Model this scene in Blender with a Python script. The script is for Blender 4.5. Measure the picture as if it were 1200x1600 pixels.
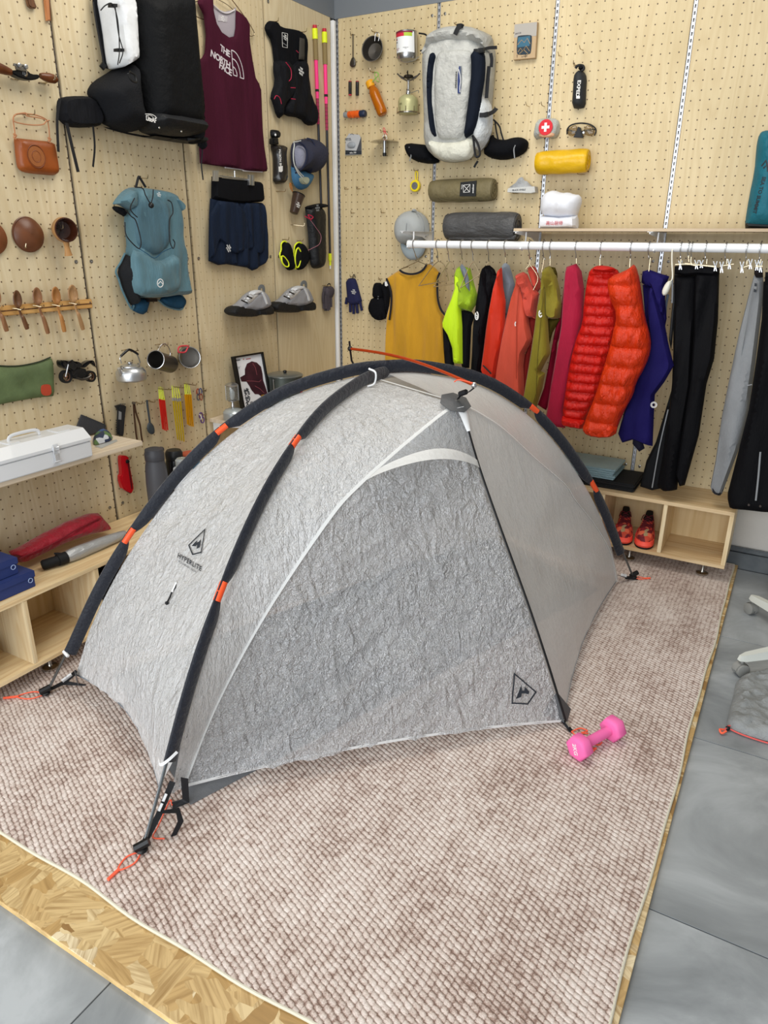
import bpy, bmesh, math, random
import numpy as np
from mathutils import Vector, Matrix, noise, geometry
from mathutils.bvhtree import BVHTree
for o in list(bpy.data.objects): bpy.data.objects.remove(o, do_unlink=True)
S = bpy.context.scene
C = S.collection
PI = math.pi

# ------------------------------------------------------------------ camera
CAM = np.array([2.45912, -3.75715, 1.545]); FPX = 1122.435
_ya, _pi, _ro = math.radians(119.59024), math.radians(20.87052), math.radians(-0.45910)
_f = np.array([math.cos(_ya)*math.cos(_pi), math.sin(_ya)*math.cos(_pi), -math.sin(_pi)])
_r = np.array([math.sin(_ya), -math.cos(_ya), 0.0]); _d = np.cross(_f, _r)
_r2 = math.cos(_ro)*_r + math.sin(_ro)*_d; _d2 = -math.sin(_ro)*_r + math.cos(_ro)*_d
cd = bpy.data.cameras.new('camera'); cam = bpy.data.objects.new('camera', cd); C.objects.link(cam)
cam.matrix_world = Matrix(((_r2[0], -_d2[0], -_f[0], CAM[0]), (_r2[1], -_d2[1], -_f[1], CAM[1]), (_r2[2], -_d2[2], -_f[2], CAM[2]), (0, 0, 0, 1)))
cd.sensor_fit = 'VERTICAL'; cd.sensor_height = 36.0; cd.lens = FPX/1600*36.0; cd.clip_start = 0.05
S.camera = cam

# ------------------------------------------------------------------ light
wd = bpy.data.worlds.new('world'); S.world = wd; wd.use_nodes = True
wd.node_tree.nodes['Background'].inputs[0].default_value = (0.95, 0.97, 1.0, 1)
wd.node_tree.nodes['Background'].inputs[1].default_value = 0.30
def area(name, loc, target, sx, sy, power, col):
    l = bpy.data.lights.new(name, 'AREA'); l.shape = 'RECTANGLE'; l.size = sx; l.size_y = sy; l.energy = power; l.color = col
    o = bpy.data.objects.new(name, l); C.objects.link(o); o.location = loc
    o.rotation_euler = (Vector(target)-Vector(loc)).to_track_quat('-Z', 'Y').to_euler(); return o
area('shopfront_daylight', (1.3, -5.9, 1.5), (1.2, -1.0, 0.8), 4.6, 2.6, 205, (0.90, 0.95, 1.0))
area('ceiling_lamp', (1.3, -1.5, 3.3), (1.3, -1.4, 0.0), 1.6, 1.2, 48, (1.0, 0.95, 0.86))
area('ceiling_lamp', (2.2, -4.2, 3.3), (1.6, -2.0, 0.5), 1.2, 1.2, 22, (1.0, 0.95, 0.88))
S.view_settings.view_transform = 'Standard'; S.view_settings.look = 'None'
S.view_settings.gamma = 1.0; S.view_settings.use_curve_mapping = False
S.view_settings.exposure = -0.12

# ------------------------------------------------------------------ reading places off the survey photograph onto real planes
def ray(x, y):
    return (x-600)/FPX*_r2 + (y-800)/FPX*_d2 + _f
def onx(px, py, x=0.0):
    r = ray(px, py); return CAM + r*((x-CAM[0])/r[0])
def ony(px, py, y=0.0):
    r = ray(px, py); return CAM + r*((y-CAM[1])/r[1])
def onz(px, py, z=0.0):
    r = ray(px, py); return CAM + r*((z-CAM[2])/r[2])
def Lw(pts, w=0.0):      # points on the left wall, offset w into the room -> (u,v)
    return [(float(p[1]), float(p[2])) for p in (onx(a, b, w) for a, b in pts)]
def Rw(pts, w=0.0):
    return [(float(p[0]), float(p[2])) for p in (ony(a, b, -w) for a, b in pts)]
class Frame:
    def __init__(s, o, u, v, w): s.o, s.u, s.v, s.w = [np.array(k, float) for k in (o, u, v, w)]
    def p(s, u, v, w=0.0): return s.o + s.u*u + s.v*v + s.w*w
FL = Frame((0,0,0), (0,1,0), (0,0,1), (1,0,0))
FR = Frame((0,0,0), (1,0,0), (0,0,1), (0,-1,0))
FT = Frame((0,0,0), (1,0,0), (0,1,0), (0,0,1))
WF = {'L': (FL, Lw), 'R': (FR, Rw)}

# ------------------------------------------------------------------ materials
def hx(h, g=1.0):
    h = h.lstrip('#'); c = [int(h[i:i+2], 16)/255 for i in (0, 2, 4)]
    return tuple(((k/12.92 if k <= .04045 else ((k+.055)/1.055)**2.4))*g for k in c) + (1.0,)
class NT:
    def __init__(s, m): s.t = m.node_tree; s.t.nodes.clear()
    def n(s, typ, **kw):
        nd = s.t.nodes.new('ShaderNode'+typ)
        ins = kw.pop('ins', {})
        for k, v in kw.items(): setattr(nd, k, v)
        for k, v in ins.items():
            if isinstance(v, tuple) and len(v) == 2 and hasattr(v[0], 'outputs'): s.t.links.new(v[0].outputs[v[1]], nd.inputs[k])
            elif hasattr(v, 'outputs'): s.t.links.new(v.outputs[0], nd.inputs[k])
            else: nd.inputs[k].default_value = v
        return nd
    def math(s, op, a, b=0.0, c=None):
        ins = {0: a, 1: b}
        if c is not None: ins[2] = c
        return s.n('Math', operation=op, ins=ins)
    def ramp(s, fac, stops, interp='LINEAR'):
        nd = s.n('ValToRGB', ins={0: fac}); nd.color_ramp.interpolation = interp
        e = nd.color_ramp.elements
        while len(e) < len(stops): e.new(0.5)
        for k, (p, c) in enumerate(stops): e[k].position = p; e[k].color = c
        return nd
    def mix(s, fac, a, b, blend='MIX'):
        nd = s.n('Mix', data_type='RGBA', blend_type=blend)
        for key, v in ((0, fac), (6, a), (7, b)):
            if hasattr(v, 'outputs'): s.t.links.new(v.outputs[2] if v.bl_idname == 'ShaderNodeMix' else v.outputs[0], nd.inputs[key])
            elif isinstance(v, tuple) and len(v) == 2 and hasattr(v[0], 'outputs'): s.t.links.new(v[0].outputs[v[1]], nd.inputs[key])
            else: nd.inputs[key].default_value = v
        return nd
    def out(s, sh): s.n('OutputMaterial', ins={0: sh})
def newmat(name):
    m = bpy.data.materials.new(name); m.use_nodes = True; return m, NT(m)
MC = {}
def M(name, col='#888888', rough=.6, metal=0.0, bump=None, var=0.0, sheen=0.0, coat=0.0, trans=0.0, ior=1.45, alpha=1.0, stretch=(1,1,1), emit=None, spec=.4):
    if name in MC: return MC[name]
    m, t = newmat(name); c = hx(col) if isinstance(col, str) else col
    b = t.n('BsdfPrincipled', ins={'Base Color': c, 'Roughness': rough, 'Metallic': metal, 'Sheen Weight': sheen, 'Coat Weight': coat, 'Transmission Weight': trans, 'IOR': ior, 'Alpha': alpha, 'Specular IOR Level': spec})
    co = t.n('TexCoord')
    if var or bump:
        mp = t.n('Mapping', ins={0: (co, 3), 3: stretch})
    if var:
        nz = t.n('TexNoise', ins={'Vector': mp, 'Scale': 14.0, 'Detail': 4.0})
        d = tuple(k*(1-var) for k in c[:3])+(1,); e = tuple(min(1, k*(1+var)) for k in c[:3])+(1,)
        r = t.ramp(nz, [(.35, d), (.65, e)]); t.t.links.new(r.outputs[0], b.inputs['Base Color'])
    if bump:
        nz = t.n('TexNoise', ins={'Vector': mp, 'Scale': bump[0], 'Detail': 5.0, 'Roughness': .6})
        bp = t.n('Bump', ins={'Strength': bump[1], 'Distance': bump[2] if len(bump) > 2 else .01, 'Height': nz})
        t.t.links.new(bp.outputs[0], b.inputs['Normal'])
    t.out(b); MC[name] = m; return m

def cloth(name, col='#888888', rough=.75, fold=.5, sheen=.3, coat=0.0):
    dk = sum(hx(col)[:3]) < .35
    return M(name, col, rough, bump=(26, fold, .012), sheen=0.0 if dk else sheen, stretch=(1.4, 1.4, .35), var=.08, coat=coat, spec=.12 if dk else .35)
def ply_panel(name, axis, holes=1.0):
    m, t = newmat(name)
    geo = t.n('NewGeometry'); sp = t.n('SeparateXYZ', ins={0: (geo, 'Position')})
    info = t.n('ObjectInfo')
    u = (sp, axis); v = (sp, 2)
    seed = t.math('MULTIPLY', (info, 'Random'), 37.0)
    vec = t.n('CombineXYZ', ins={0: t.math('MULTIPLY', u, 7.0), 1: seed, 2: t.math('MULTIPLY', v, 0.9)})
    n1 = t.n('TexNoise', ins={'Vector': vec, 'Scale': 1.0, 'Detail': 2.0, 'Distortion': .5})
    rings = t.math('SINE', t.math('MULTIPLY', n1, 75.0))
    vec2 = t.n('CombineXYZ', ins={0: t.math('MULTIPLY', u, 160.0), 1: seed, 2: t.math('MULTIPLY', v, 7.0)})
    n2 = t.n('TexNoise', ins={'Vector': vec2, 'Scale': 1.0, 'Detail': 4.0})
    vec3 = t.n('CombineXYZ', ins={0: t.math('MULTIPLY', u, 3.0), 1: seed, 2: t.math('MULTIPLY', v, 1.6)})
    n3 = t.n('TexNoise', ins={'Vector': vec3, 'Scale': 1.0, 'Detail': 2.0})
    base = t.ramp(n3, [(.3, hx('#c8b68d' if axis == 0 else '#cbbb98')), (.7, hx('#d6c49c' if axis == 0 else '#d9caa8'))])
    m1 = t.mix(t.math('MULTIPLY', t.math('ADD', rings, 1.0), .14), base, hx('#b59c6e'))
    m2 = t.mix(t.math('MULTIPLY', t.math('SUBTRACT', n2, .45), .75), m1, hx('#b9a072'))
    fu = t.math('SUBTRACT', t.math('FRACT', t.math('DIVIDE', t.math('ADD', u, 50*.038 - (.65 if axis == 0 else -.7903)), .038)), .5)
    fv = t.math('SUBTRACT', t.math('FRACT', t.math('DIVIDE', t.math('ADD', v, .019-2.228+.038*60), .038)), .5)
    d = t.math('SQRT', t.math('ADD', t.math('MULTIPLY', fu, fu), t.math('MULTIPLY', fv, fv)))
    hole = t.math('MULTIPLY', t.math('LESS_THAN', d, .068), holes)
    ring = t.math('MULTIPLY', t.math('LESS_THAN', d, .10), holes*.35)
    c1 = t.mix(ring, m2, hx('#8a683d')); c2 = t.mix(hole, c1, hx('#35240f' if axis == 0 else '#54402a'))
    bp = t.n('Bump', ins={'Strength': .25, 'Distance': .002, 'Height': t.math('SUBTRACT', t.math('MULTIPLY', n2, .4), hole)})
    b = t.n('BsdfPrincipled', ins={'Base Color': (c2, 2), 'Roughness': .5, 'Normal': bp})
    t.out(b); return m
def wood(name, light, dark, axis=1, sc=1.0, rough=.5):
    m, t = newmat(name); geo = t.n('TexCoord')
    s = [14.0*sc]*3; s[axis] = 1.1*sc
    info = t.n('ObjectInfo'); off = t.math('MULTIPLY', (info, 'Random'), 9.0)
    mp = t.n('Mapping', ins={0: (geo, 3), 1: off, 3: tuple(s)})
    n1 = t.n('TexNoise', ins={'Vector': mp, 'Scale': 1.0, 'Detail': 2.5, 'Distortion': .7})
    r = t.math('SINE', t.math('MULTIPLY', n1, 32.0))
    s2 = [110.0*sc]*3; s2[axis] = 4.0*sc
    mp2 = t.n('Mapping', ins={0: (geo, 3), 3: tuple(s2)}); n2 = t.n('TexNoise', ins={'Vector': mp2, 'Scale': 1.0, 'Detail': 3.0})
    f = t.math('ADD', t.math('MULTIPLY', t.math('ADD', r, 1.0), .22), t.math('MULTIPLY', t.math('SUBTRACT', n2, .4), .8))
    c = t.mix(f, hx(light), hx(dark))
    bp = t.n('Bump', ins={'Strength': .15, 'Distance': .002, 'Height': n2})
    t.out(t.n('BsdfPrincipled', ins={'Base Color': (c, 2), 'Roughness': rough, 'Normal': bp})); return m
def fabric_tent(name, crinkle, stretch, transp, spec=.35, tint='#d9dadb', line=0.0, rough=.32):
    m, t = newmat(name); co = t.n('TexCoord')
    mp = t.n('Mapping', ins={0: (co, 3), 3: stretch})
    wn = t.n('VectorMath', operation='SCALE', ins={0: (t.n('TexNoise', ins={'Vector': mp, 'Scale': 14.0, 'Detail': 5.0, 'Roughness': .65}), 1), 'Scale': .16})
    wp = t.n('VectorMath', operation='ADD', ins={0: mp, 1: wn})
    v1 = t.n('TexVoronoi', feature='F1', distance='MANHATTAN', ins={'Vector': wp, 'Scale': 34.0, 'Detail': 2.0, 'Roughness': .6})
    n1 = t.n('TexNoise', noise_type='RIDGED_MULTIFRACTAL', ins={'Vector': mp, 'Scale': 38.0, 'Detail': 6.0, 'Roughness': .7, 'Distortion': .9})
    n3 = t.n('TexNoise', noise_type='RIDGED_MULTIFRACTAL', ins={'Vector': t.n('Mapping', ins={0: (co, 3), 2: (.4, .5, .9), 3: (26, 26, 5)}), 'Scale': 1.0, 'Detail': 4.0, 'Distortion': .8})
    n2 = t.n('TexNoise', ins={'Vector': mp, 'Scale': 6.0, 'Detail': 3.0})
    h = t.math('ADD', t.math('ADD', t.math('MULTIPLY', n1, .34), t.math('MULTIPLY', v1, .35)), t.math('ADD', t.math('MULTIPLY', n2, 2.0), t.math('MULTIPLY', n3, .8)))
    bp = t.n('Bump', ins={'Strength': min(1, crinkle), 'Distance': .014*max(1, crinkle), 'Height': h})
    fib = t.n('TexNoise', ins={'Vector': t.n('Mapping', ins={0: (co, 3), 2: (.3, .4, .8), 3: (300, 300, 26)}), 'Scale': 1.0, 'Detail': 3.0, 'Distortion': .5})
    c = t.mix(t.math('MULTIPLY', fib, .35), hx(tint), hx('#cdcfd1'))
    pr = t.n('BsdfPrincipled', ins={'Base Color': (c, 2), 'Roughness': rough, 'Specular IOR Level': spec, 'Normal': bp, 'Coat Weight': .35, 'Coat Roughness': .16, 'Coat Normal': bp})
    tl = t.n('BsdfTranslucent', ins={'Color': hx('#ededec'), 'Normal': bp})
    tp = t.n('BsdfTransparent', ins={'Color': (.95, .96, .97, 1)})
    a = t.n('MixShader', ins={0: .22, 1: pr, 2: tl})
    gl = t.n('BsdfGlossy', ins={'Color': (.95, .97, 1, 1), 'Roughness': rough+.12, 'Normal': bp}); a = t.n('MixShader', ins={0: line, 1: a, 2: gl})
    fac = t.math('MULTIPLY', t.math('ADD', .7, t.math('MULTIPLY', fib, .6)), transp)
    b = t.n('MixShader', ins={0: fac, 1: a, 2: tp}); t.out(b); return m
def sheer(name, col, transp, rough=.6, bump=.3, sc=60):
    m, t = newmat(name); co = t.n('TexCoord'); nz = t.n('TexNoise', ins={'Vector': (co, 3), 'Scale': float(sc), 'Detail': 4.0})
    bp = t.n('Bump', ins={'Strength': bump, 'Distance': .006, 'Height': nz})
    pr = t.n('BsdfPrincipled', ins={'Base Color': hx(col), 'Roughness': rough, 'Normal': bp})
    b = t.n('MixShader', ins={0: transp, 1: pr, 2: t.n('BsdfTransparent')}); t.out(b); return m

# ------------------------------------------------------------------ geometry
def chaikin(p, it=1, closed=True):
    for _ in range(it):
        q = []; n = len(p)
        if not closed: q.append(p[0])
        for i in range(n if closed else n-1):
            a = np.array(p[i], float); b = np.array(p[(i+1) % n], float)
            q += [tuple(a*.75+b*.25), tuple(a*.25+b*.75)]
        if not closed: q.append(p[-1])
        p = q
    return p
def catmull(p, k=6):
    P = [np.array(a, float) for a in p]; P = [2*P[0]-P[1]]+P+[2*P[-1]-P[-2]]; out = []
    for i in range(1, len(P)-2):
        for j in range(k):
            t = j/k; a, b, c, d = P[i-1:i+3]
            out.append(.5*((2*b)+(-a+c)*t+(2*a-5*b+4*c-d)*t*t+(-a+3*b-3*c+d)*t**3))
    out.append(P[-2]); return out
def area2(p): return sum(p[i][0]*p[(i+1) % len(p)][1]-p[(i+1) % len(p)][0]*p[i][1] for i in range(len(p)))/2
class G:
    def __init__(s): s.v = []; s.f = []; s.m = []; s.cur = 0
    def add(s, vs, fs):
        n = len(s.v); s.v += [tuple(map(float, a)) for a in vs]; s.f += [tuple(i+n for i in f) for f in fs]; s.m += [s.cur]*len(fs); return s
    def bm(s, bm, mtx=None):
        if mtx is not None: bm.transform(mtx)
        bm.verts.index_update(); s.add([v.co[:] for v in bm.verts], [[v.index for v in f.verts] for f in bm.faces]); bm.free(); return s
    def box(s, c, size, bev=0.0, rot=None, seg=2):
        bm = bmesh.new(); bmesh.ops.create_cube(bm, size=1.0); bm.transform(Matrix.Diagonal((*size, 1)))
        if bev: bmesh.ops.bevel(bm, geom=bm.edges[:], offset=bev, segments=seg, affect='EDGES')
        m = Matrix.Translation(c)
        if rot is not None: m = m @ (rot.to_4x4() if not isinstance(rot, tuple) else Matrix.Rotation(rot[2], 4, 'Z') @ Matrix.Rotation(rot[1], 4, 'Y') @ Matrix.Rotation(rot[0], 4, 'X'))
        return s.bm(bm, m)
    def fbox(s, fr, u0, u1, v0, v1, w0, w1, bev=0.0):
        R = Matrix((fr.u, fr.v, fr.w)).transposed()
        return s.box(tuple(fr.p((u0+u1)/2, (v0+v1)/2, (w0+w1)/2)), (abs(u1-u0), abs(v1-v0), abs(w1-w0)), bev, R)
    def tube(s, pts, r, n=8, closed=False, flat=None, up=None):
        P = [np.array(p, float) for p in pts]; N = len(P); vs = []; prev = None
        for i in range(N):
            a = P[(i-1) % N] if (closed or i) else P[0]; b = P[(i+1) % N] if (closed or i < N-1) else P[-1]
            t = b-a; t = t/(np.linalg.norm(t)+1e-12)
            if up is not None: x = np.cross(np.array(up(i) if callable(up) else up, float), t)
            elif prev is None: x = np.cross(t, (0, 0, 1) if abs(t[2]) < .9 else (1, 0, 0))
            else: x = prev-t*np.dot(prev, t)
            if np.linalg.norm(x) < 1e-9: x = prev if prev is not None else np.array([1., 0, 0])
            x = x/np.linalg.norm(x); prev = x; y = np.cross(t, x)
            rr = r[i] if isinstance(r, (list, tuple)) else r
            ry = rr if flat is None else flat*(rr/(max(r) if isinstance(r, (list, tuple)) else r))
            for k in range(n):
                an = 2*PI*(k+.5)/n; vs.append(P[i]+x*math.cos(an)*rr+y*math.sin(an)*ry)
        fs = [[i*n+k, i*n+(k+1) % n, ((i+1) % N)*n+(k+1) % n, ((i+1) % N)*n+k] for i in range(N if closed else N-1) for k in range(n)]
        if not closed: fs += [list(range(n))[::-1], [(N-1)*n+k for k in range(n)]]
        return s.add(vs, fs)
    def band(s, pts, width, thick=.0015, wdir=None):     # flat webbing: wdir = width direction
        P = [np.array(p, float) for p in pts]; N = len(P); vs = []
        for i in range(N):
            t = P[min(i+1, N-1)]-P[max(i-1, 0)]; t /= np.linalg.norm(t)+1e-12
            x = np.array(wdir(i) if callable(wdir) else wdir, float); x = x-t*np.dot(x, t); x /= np.linalg.norm(x)+1e-9; y = np.cross(t, x)
            wd = width[i] if isinstance(width, (list, tuple)) else width
            vs += [P[i]+x*wd/2+y*thick/2, P[i]-x*wd/2+y*thick/2, P[i]-x*wd/2-y*thick/2, P[i]+x*wd/2-y*thick/2]
        fs = [[i*4+k, i*4+(k+1) % 4, i*4+4+(k+1) % 4, i*4+4+k] for i in range(N-1) for k in range(4)]+[[3, 2, 1, 0], [N*4-4+k for k in range(4)]]
        return s.add(vs, fs)
    def lathe(s, prof, org, axis=(0, 0, 1), n=24, cap=(True, True), sc=(1, 1), xdir=None):
        a = np.array(axis, float); a /= np.linalg.norm(a)
        x = np.cross(a, (0, 0, 1) if abs(a[2]) < .9 else (0, 1, 0)) if xdir is None else np.array(xdir, float)-a*np.dot(xdir, a)
        x /= np.linalg.norm(x); y = np.cross(a, x); o = np.array(org, float)
        vs = [o+a*h+x*(math.cos(2*PI*k/n)*r*sc[0])+y*(math.sin(2*PI*k/n)*r*sc[1]) for r, h in prof for k in range(n)]
        N = len(prof); fs = [[i*n+k, i*n+(k+1) % n, (i+1)*n+(k+1) % n, (i+1)*n+k] for i in range(N-1) for k in range(n)]
        if cap[0]: fs.append(list(range(n))[::-1])
        if cap[1]: fs.append([(N-1)*n+k for k in range(n)])
        return s.add(vs, fs)
    def ball(s, c, r, n=12, m=8):
        r = (r, r, r) if not isinstance(r, tuple) else r
        bm = bmesh.new(); bmesh.ops.create_uvsphere(bm, u_segments=n, v_segments=m, radius=1.0)
        return s.bm(bm, Matrix.Translation(c) @ Matrix.Diagonal((*r, 1)))
    def prism(s, poly, fr, w0, w1, bev=0.0):
        if area2(poly) < 0: poly = poly[::-1]
        bm = bmesh.new(); vs = [bm.verts.new(fr.p(a, b, w0)) for a, b in poly]
        f = bm.faces.new(vs); r = bmesh.ops.extrude_face_region(bm, geom=[f])
        nv = [e for e in r['geom'] if isinstance(e, bmesh.types.BMVert)]
        bmesh.ops.translate(bm, verts=nv, vec=Vector(fr.w*(w1-w0)))
        f.normal_flip() if False else None
        if bev:
            top = [e for e in bm.edges if all(v in nv for v in e.verts)]
            bmesh.ops.bevel(bm, geom=top, offset=bev, segments=2, affect='EDGES')
        bmesh.ops.recalc_face_normals(bm, faces=bm.faces[:]); return s.bm(bm)
    def puff(s, poly, fr, w0, depth, res=.02, D=None, it=1, folds=None, back=.15, fn=None):
        if area2(poly) < 0: poly = poly[::-1]
        if it: poly = chaikin(poly, it)
        B = []
        for i in range(len(poly)):
            a = np.array(poly[i]); b = np.array(poly[(i+1) % len(poly)]); L = np.linalg.norm(b-a)
            if L < res*.15: continue
            k = max(1, int(round(L/res)))
            for j in range(k): B.append(a+(b-a)*j/k)
        B = np.array(B); A1 = B; B1 = np.roll(B, -1, 0)
        lo = B.min(0); hi = B.max(0); pts = []; row = 0; y = lo[1]
        while y < hi[1]:
            xx = np.arange(lo[0]+(res/2 if row % 2 else 0), hi[0], res); pts += [(a, y) for a in xx]; y += res*.866; row += 1
        P = np.array(pts) if pts else np.zeros((0, 2))
        def dist(Q):
            ab = B1-A1; out = np.full(len(Q), 1e9)
            for a, d in zip(A1, ab):
                t = np.clip(((Q-a) @ d)/(d @ d+1e-12), 0, 1); out = np.minimum(out, np.linalg.norm(Q-(a+t[:, None]*d), axis=1))
            return out
        def inside(P):
            ins = np.zeros(len(P), bool)
            for a, b in zip(A1, B1):
                c = ((a[1] > P[:, 1]) != (b[1] > P[:, 1])); xi = (b[0]-a[0])*(P[:, 1]-a[1])/((b[1]-a[1]) if abs(b[1]-a[1]) > 1e-12 else 1e-12)+a[0]
                ins ^= c & (P[:, 0] < xi)
            return ins
        tg = np.roll(B, -1, 0)-np.roll(B, 1, 0); tg /= np.linalg.norm(tg, axis=1)[:, None]+1e-12; nr = np.stack([-tg[:, 1], tg[:, 0]], 1); R2 = []
        for dl in (.28*res, .8*res):
            q = B+nr*dl; q = q[inside(q)]; q = q[dist(q) > dl*.93] if len(q) else q; R2.append(q)
        if len(P): P = P[inside(P)]
        if len(P): P = P[dist(P) > res*1.35]
        P = np.concatenate([P.reshape(-1, 2)]+R2)
        allp = [Vector(a) for a in B.tolist()+P.tolist()]
        vv, ee, ff, ov, oe, of = geometry.delaunay_2d_cdt(allp, [], [list(range(len(B)))], 1, 1e-6)
        Q = np.array([a[:] for a in vv]); d = dist(Q); edge = d < 1e-5
        if D is None: D = max(d.max(), 1e-4)
        h = depth*np.sqrt(np.clip(1-(1-np.minimum(d/D, 1))**2, 0, 1))
        if folds:
            am, su, sv = folds[:3]; sd = folds[3] if len(folds) > 3 else 0
            nz = np.array([noise.noise(Vector((a*su, b*sv, sd)))*.75+noise.noise(Vector((a*su*2.3, b*sv*2.1, sd+9)))*.35 for a, b in Q])
            h = h+am*nz*np.minimum(1, d/(.6*D))
        if fn is not None: h = h+np.array([fn(a, b) for a, b in Q])*np.minimum(1, d/(res*2))
        n = len(Q); vs = [fr.p(a, b, w0+k) for (a, b), k in zip(Q, h)]; bi = {}; 
        for i in range(n):
            if edge[i]: bi[i] = i
            else: bi[i] = len(vs); vs.append(fr.p(Q[i][0], Q[i][1], w0-abs(h[i])*back))
        fs = []
        for f in ff:
            f = list(f); a = [Q[i] for i in f]
            if area2(a) < 0: f = f[::-1]
            fs.append(f); fs.append([bi[i] for i in f][::-1])
        return s.add(vs, fs)
    def grid(s, fn, nu, nv):
        vs = [fn(i/nu, j/nv) for j in range(nv+1) for i in range(nu+1)]
        return s.add(vs, [[j*(nu+1)+i, j*(nu+1)+i+1, (j+1)*(nu+1)+i+1, (j+1)*(nu+1)+i] for j in range(nv) for i in range(nu)])
ORG = {}
def tag(o, label=None, cat=None, group=None, kind=None):
    if label: o['label'] = label
    if cat: o['category'] = cat
    if group: o['group'] = group
    if kind: o['kind'] = kind
def thing(name, loc, label, cat, group=None):
    o = bpy.data.objects.new(name, None); C.objects.link(o); o.location = tuple(map(float, loc)); o.empty_display_size = .05
    ORG[o.name] = np.array(loc, float); tag(o, label, cat, group); return o
def obj(name, g, mat, parent=None, label=None, cat=None, group=None, kind=None, sharp=38):
    V = np.array(g.v, float)
    if parent is not None and parent.name == 'tent': V[:, 2] = np.maximum(V[:, 2], .0275)
    if parent is not None: org = ORG[parent.name]
    else: org = np.array([(V[:, 0].min()+V[:, 0].max())/2, (V[:, 1].min()+V[:, 1].max())/2, V[:, 2].min()])
    me = bpy.data.meshes.new(name); me.from_pydata((V-org).tolist(), [], g.f)
    for m in (mat if isinstance(mat, list) else [mat]): me.materials.append(m)
    if isinstance(mat, list): me.polygons.foreach_set('material_index', g.m)
    me.polygons.foreach_set('use_smooth', [True]*len(me.polygons))
    me.validate(); me.update()
    me.set_sharp_from_angle(angle=math.radians(sharp))
    o = bpy.data.objects.new(name, me); C.objects.link(o)
    if parent is None: o.location = tuple(org)
    else: o.parent = parent
    ORG[o.name] = org; tag(o, label, cat, group, kind); return o
def text_mesh(body, size, ext=.0004, align='CENTER', bold=0.0, space=1.0, shear=0.0, sub=0):
    cu = bpy.data.curves.new('t', 'FONT'); cu.body = body; cu.size = size; cu.extrude = ext; cu.align_x = align; cu.align_y = 'CENTER'
    cu.offset = bold*size; cu.space_character = space; cu.shear = shear; cu.resolution_u = 3
    ob = bpy.data.objects.new('t', cu); C.objects.link(ob); bpy.context.view_layer.update()
    me = bpy.data.meshes.new_from_object(ob.evaluated_get(bpy.context.evaluated_depsgraph_get()))
    bm = bmesh.new(); bm.from_mesh(me)
    if sub: bmesh.ops.triangulate(bm, faces=bm.faces[:]); bmesh.ops.subdivide_edges(bm, edges=[e for e in bm.edges if e.calc_length() > sub], cuts=1)
    bm.verts.index_update()
    v = [tuple(a.co) for a in bm.verts]; f = [[a.index for a in p.verts] for p in bm.faces]; bm.free()
    bpy.data.objects.remove(ob); bpy.data.curves.remove(cu); bpy.data.meshes.remove(me)
    return v, f
def letter(g, body, size, fr, u, v, w, rot=0.0, align='CENTER', bold=0.0, sx=1.0, space=1.0, drape=None, shear=0.0):
    vs, fs = text_mesh(body, size, align=align, bold=bold, space=space, shear=shear, sub=(size*.35 if drape else 0))
    c, s_ = math.cos(rot), math.sin(rot); out = []
    for a, b, z in vs:
        a *= sx; uu = u+a*c-b*s_; vv = v+a*s_+b*c; p = fr.p(uu, vv, w+z)
        if drape is not None:
            hit = drape.ray_cast(Vector(fr.p(uu, vv, w+.4)), Vector(-fr.w))
            if hit[0] is not None: p = np.array(hit[0])+fr.w*(.0012+z)
        out.append(p)
    g.add(out, fs); return g
def bvh(g): return BVHTree.FromPolygons([Vector(a) for a in g.v], g.f)
def strokes(g, fr, w, paths, width, drape=None):
    for p in paths:
        q = []
        for a, b in p:
            pt = fr.p(a, b, w)
            if drape is not None:
                h = drape.ray_cast(Vector(fr.p(a, b, w+.4)), Vector(-fr.w))
                if h[0] is not None: pt = np.array(h[0])+fr.w*.0015
            q.append(pt)
        g.band(q, width, .0008, lambda i, q=q: np.cross(fr.w, q[min(i+1, len(q)-1)]-q[max(i-1, 0)]))
    return g

# ================================================================== the room
grey_paint = M('grey_beam_paint', '#74797e', .7); plaster = M('white_plaster', '#cfcbc4', .8, bump=(60, .1))
alu = M('slotted_aluminium', '#c9ccd2', .35, .75); dark_gap = M('dark_gap', '#1a1a1c', .8); white_paint = M('white_painted_metal', '#eceef0', .35)
screw_mat = M('screw_metal', '#8d8a84', .35, .9)
def rail(parent, fr, u, z0, z1, pw=-.004, hw=.0075):
    g = G(); g.fbox(fr, u-hw, u-.0035, z0, z1, -.02, pw); g.fbox(fr, u+.0035, u+hw, z0, z1, -.02, pw)
    z = z0
    while z < z1: g.fbox(fr, u-.0035, u+.0035, z, z+.011, -.014, pw); z += .025
    obj('slotted_rail', g, alu if fr is FR else M('dull_rail', '#77716c', .5, .6), parent)
def build_wall(name, fr, seams, u_end, z_top, mats):
    g = G(); lo, hi = min(seams+[u_end]), max(seams+[u_end])
    g.fbox(fr, lo-.2, hi+.14, 0, z_top, -.14, -.02)
    g.cur = 1; g.fbox(fr, lo-.2, hi+.02, z_top, 3.4, -.14, 0.0)
    w = obj(name, g, [plaster, grey_paint], kind='structure'); ORG[w.name] = np.array(w.location)
    return w
z0p, ztop = .325, 2.625
wl = build_wall('wall_left', FL, [0.0], -3.8, ztop, None)
wr = build_wall('wall_right', FR, [0.0], 4.2, ztop, None)
plyL = ply_panel('birch_pegboard_left', 1, 1.0); plyLf = ply_panel('birch_board_faint_holes', 1, .35); plyR = ply_panel('birch_pegboard_right', 0, 1.0); plyL0 = ply_panel('birch_board_plain', 1, 0.0)
SL_ = [-.035, -.6, -1.195, -1.787, -2.387, -2.987, -3.587]
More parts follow.
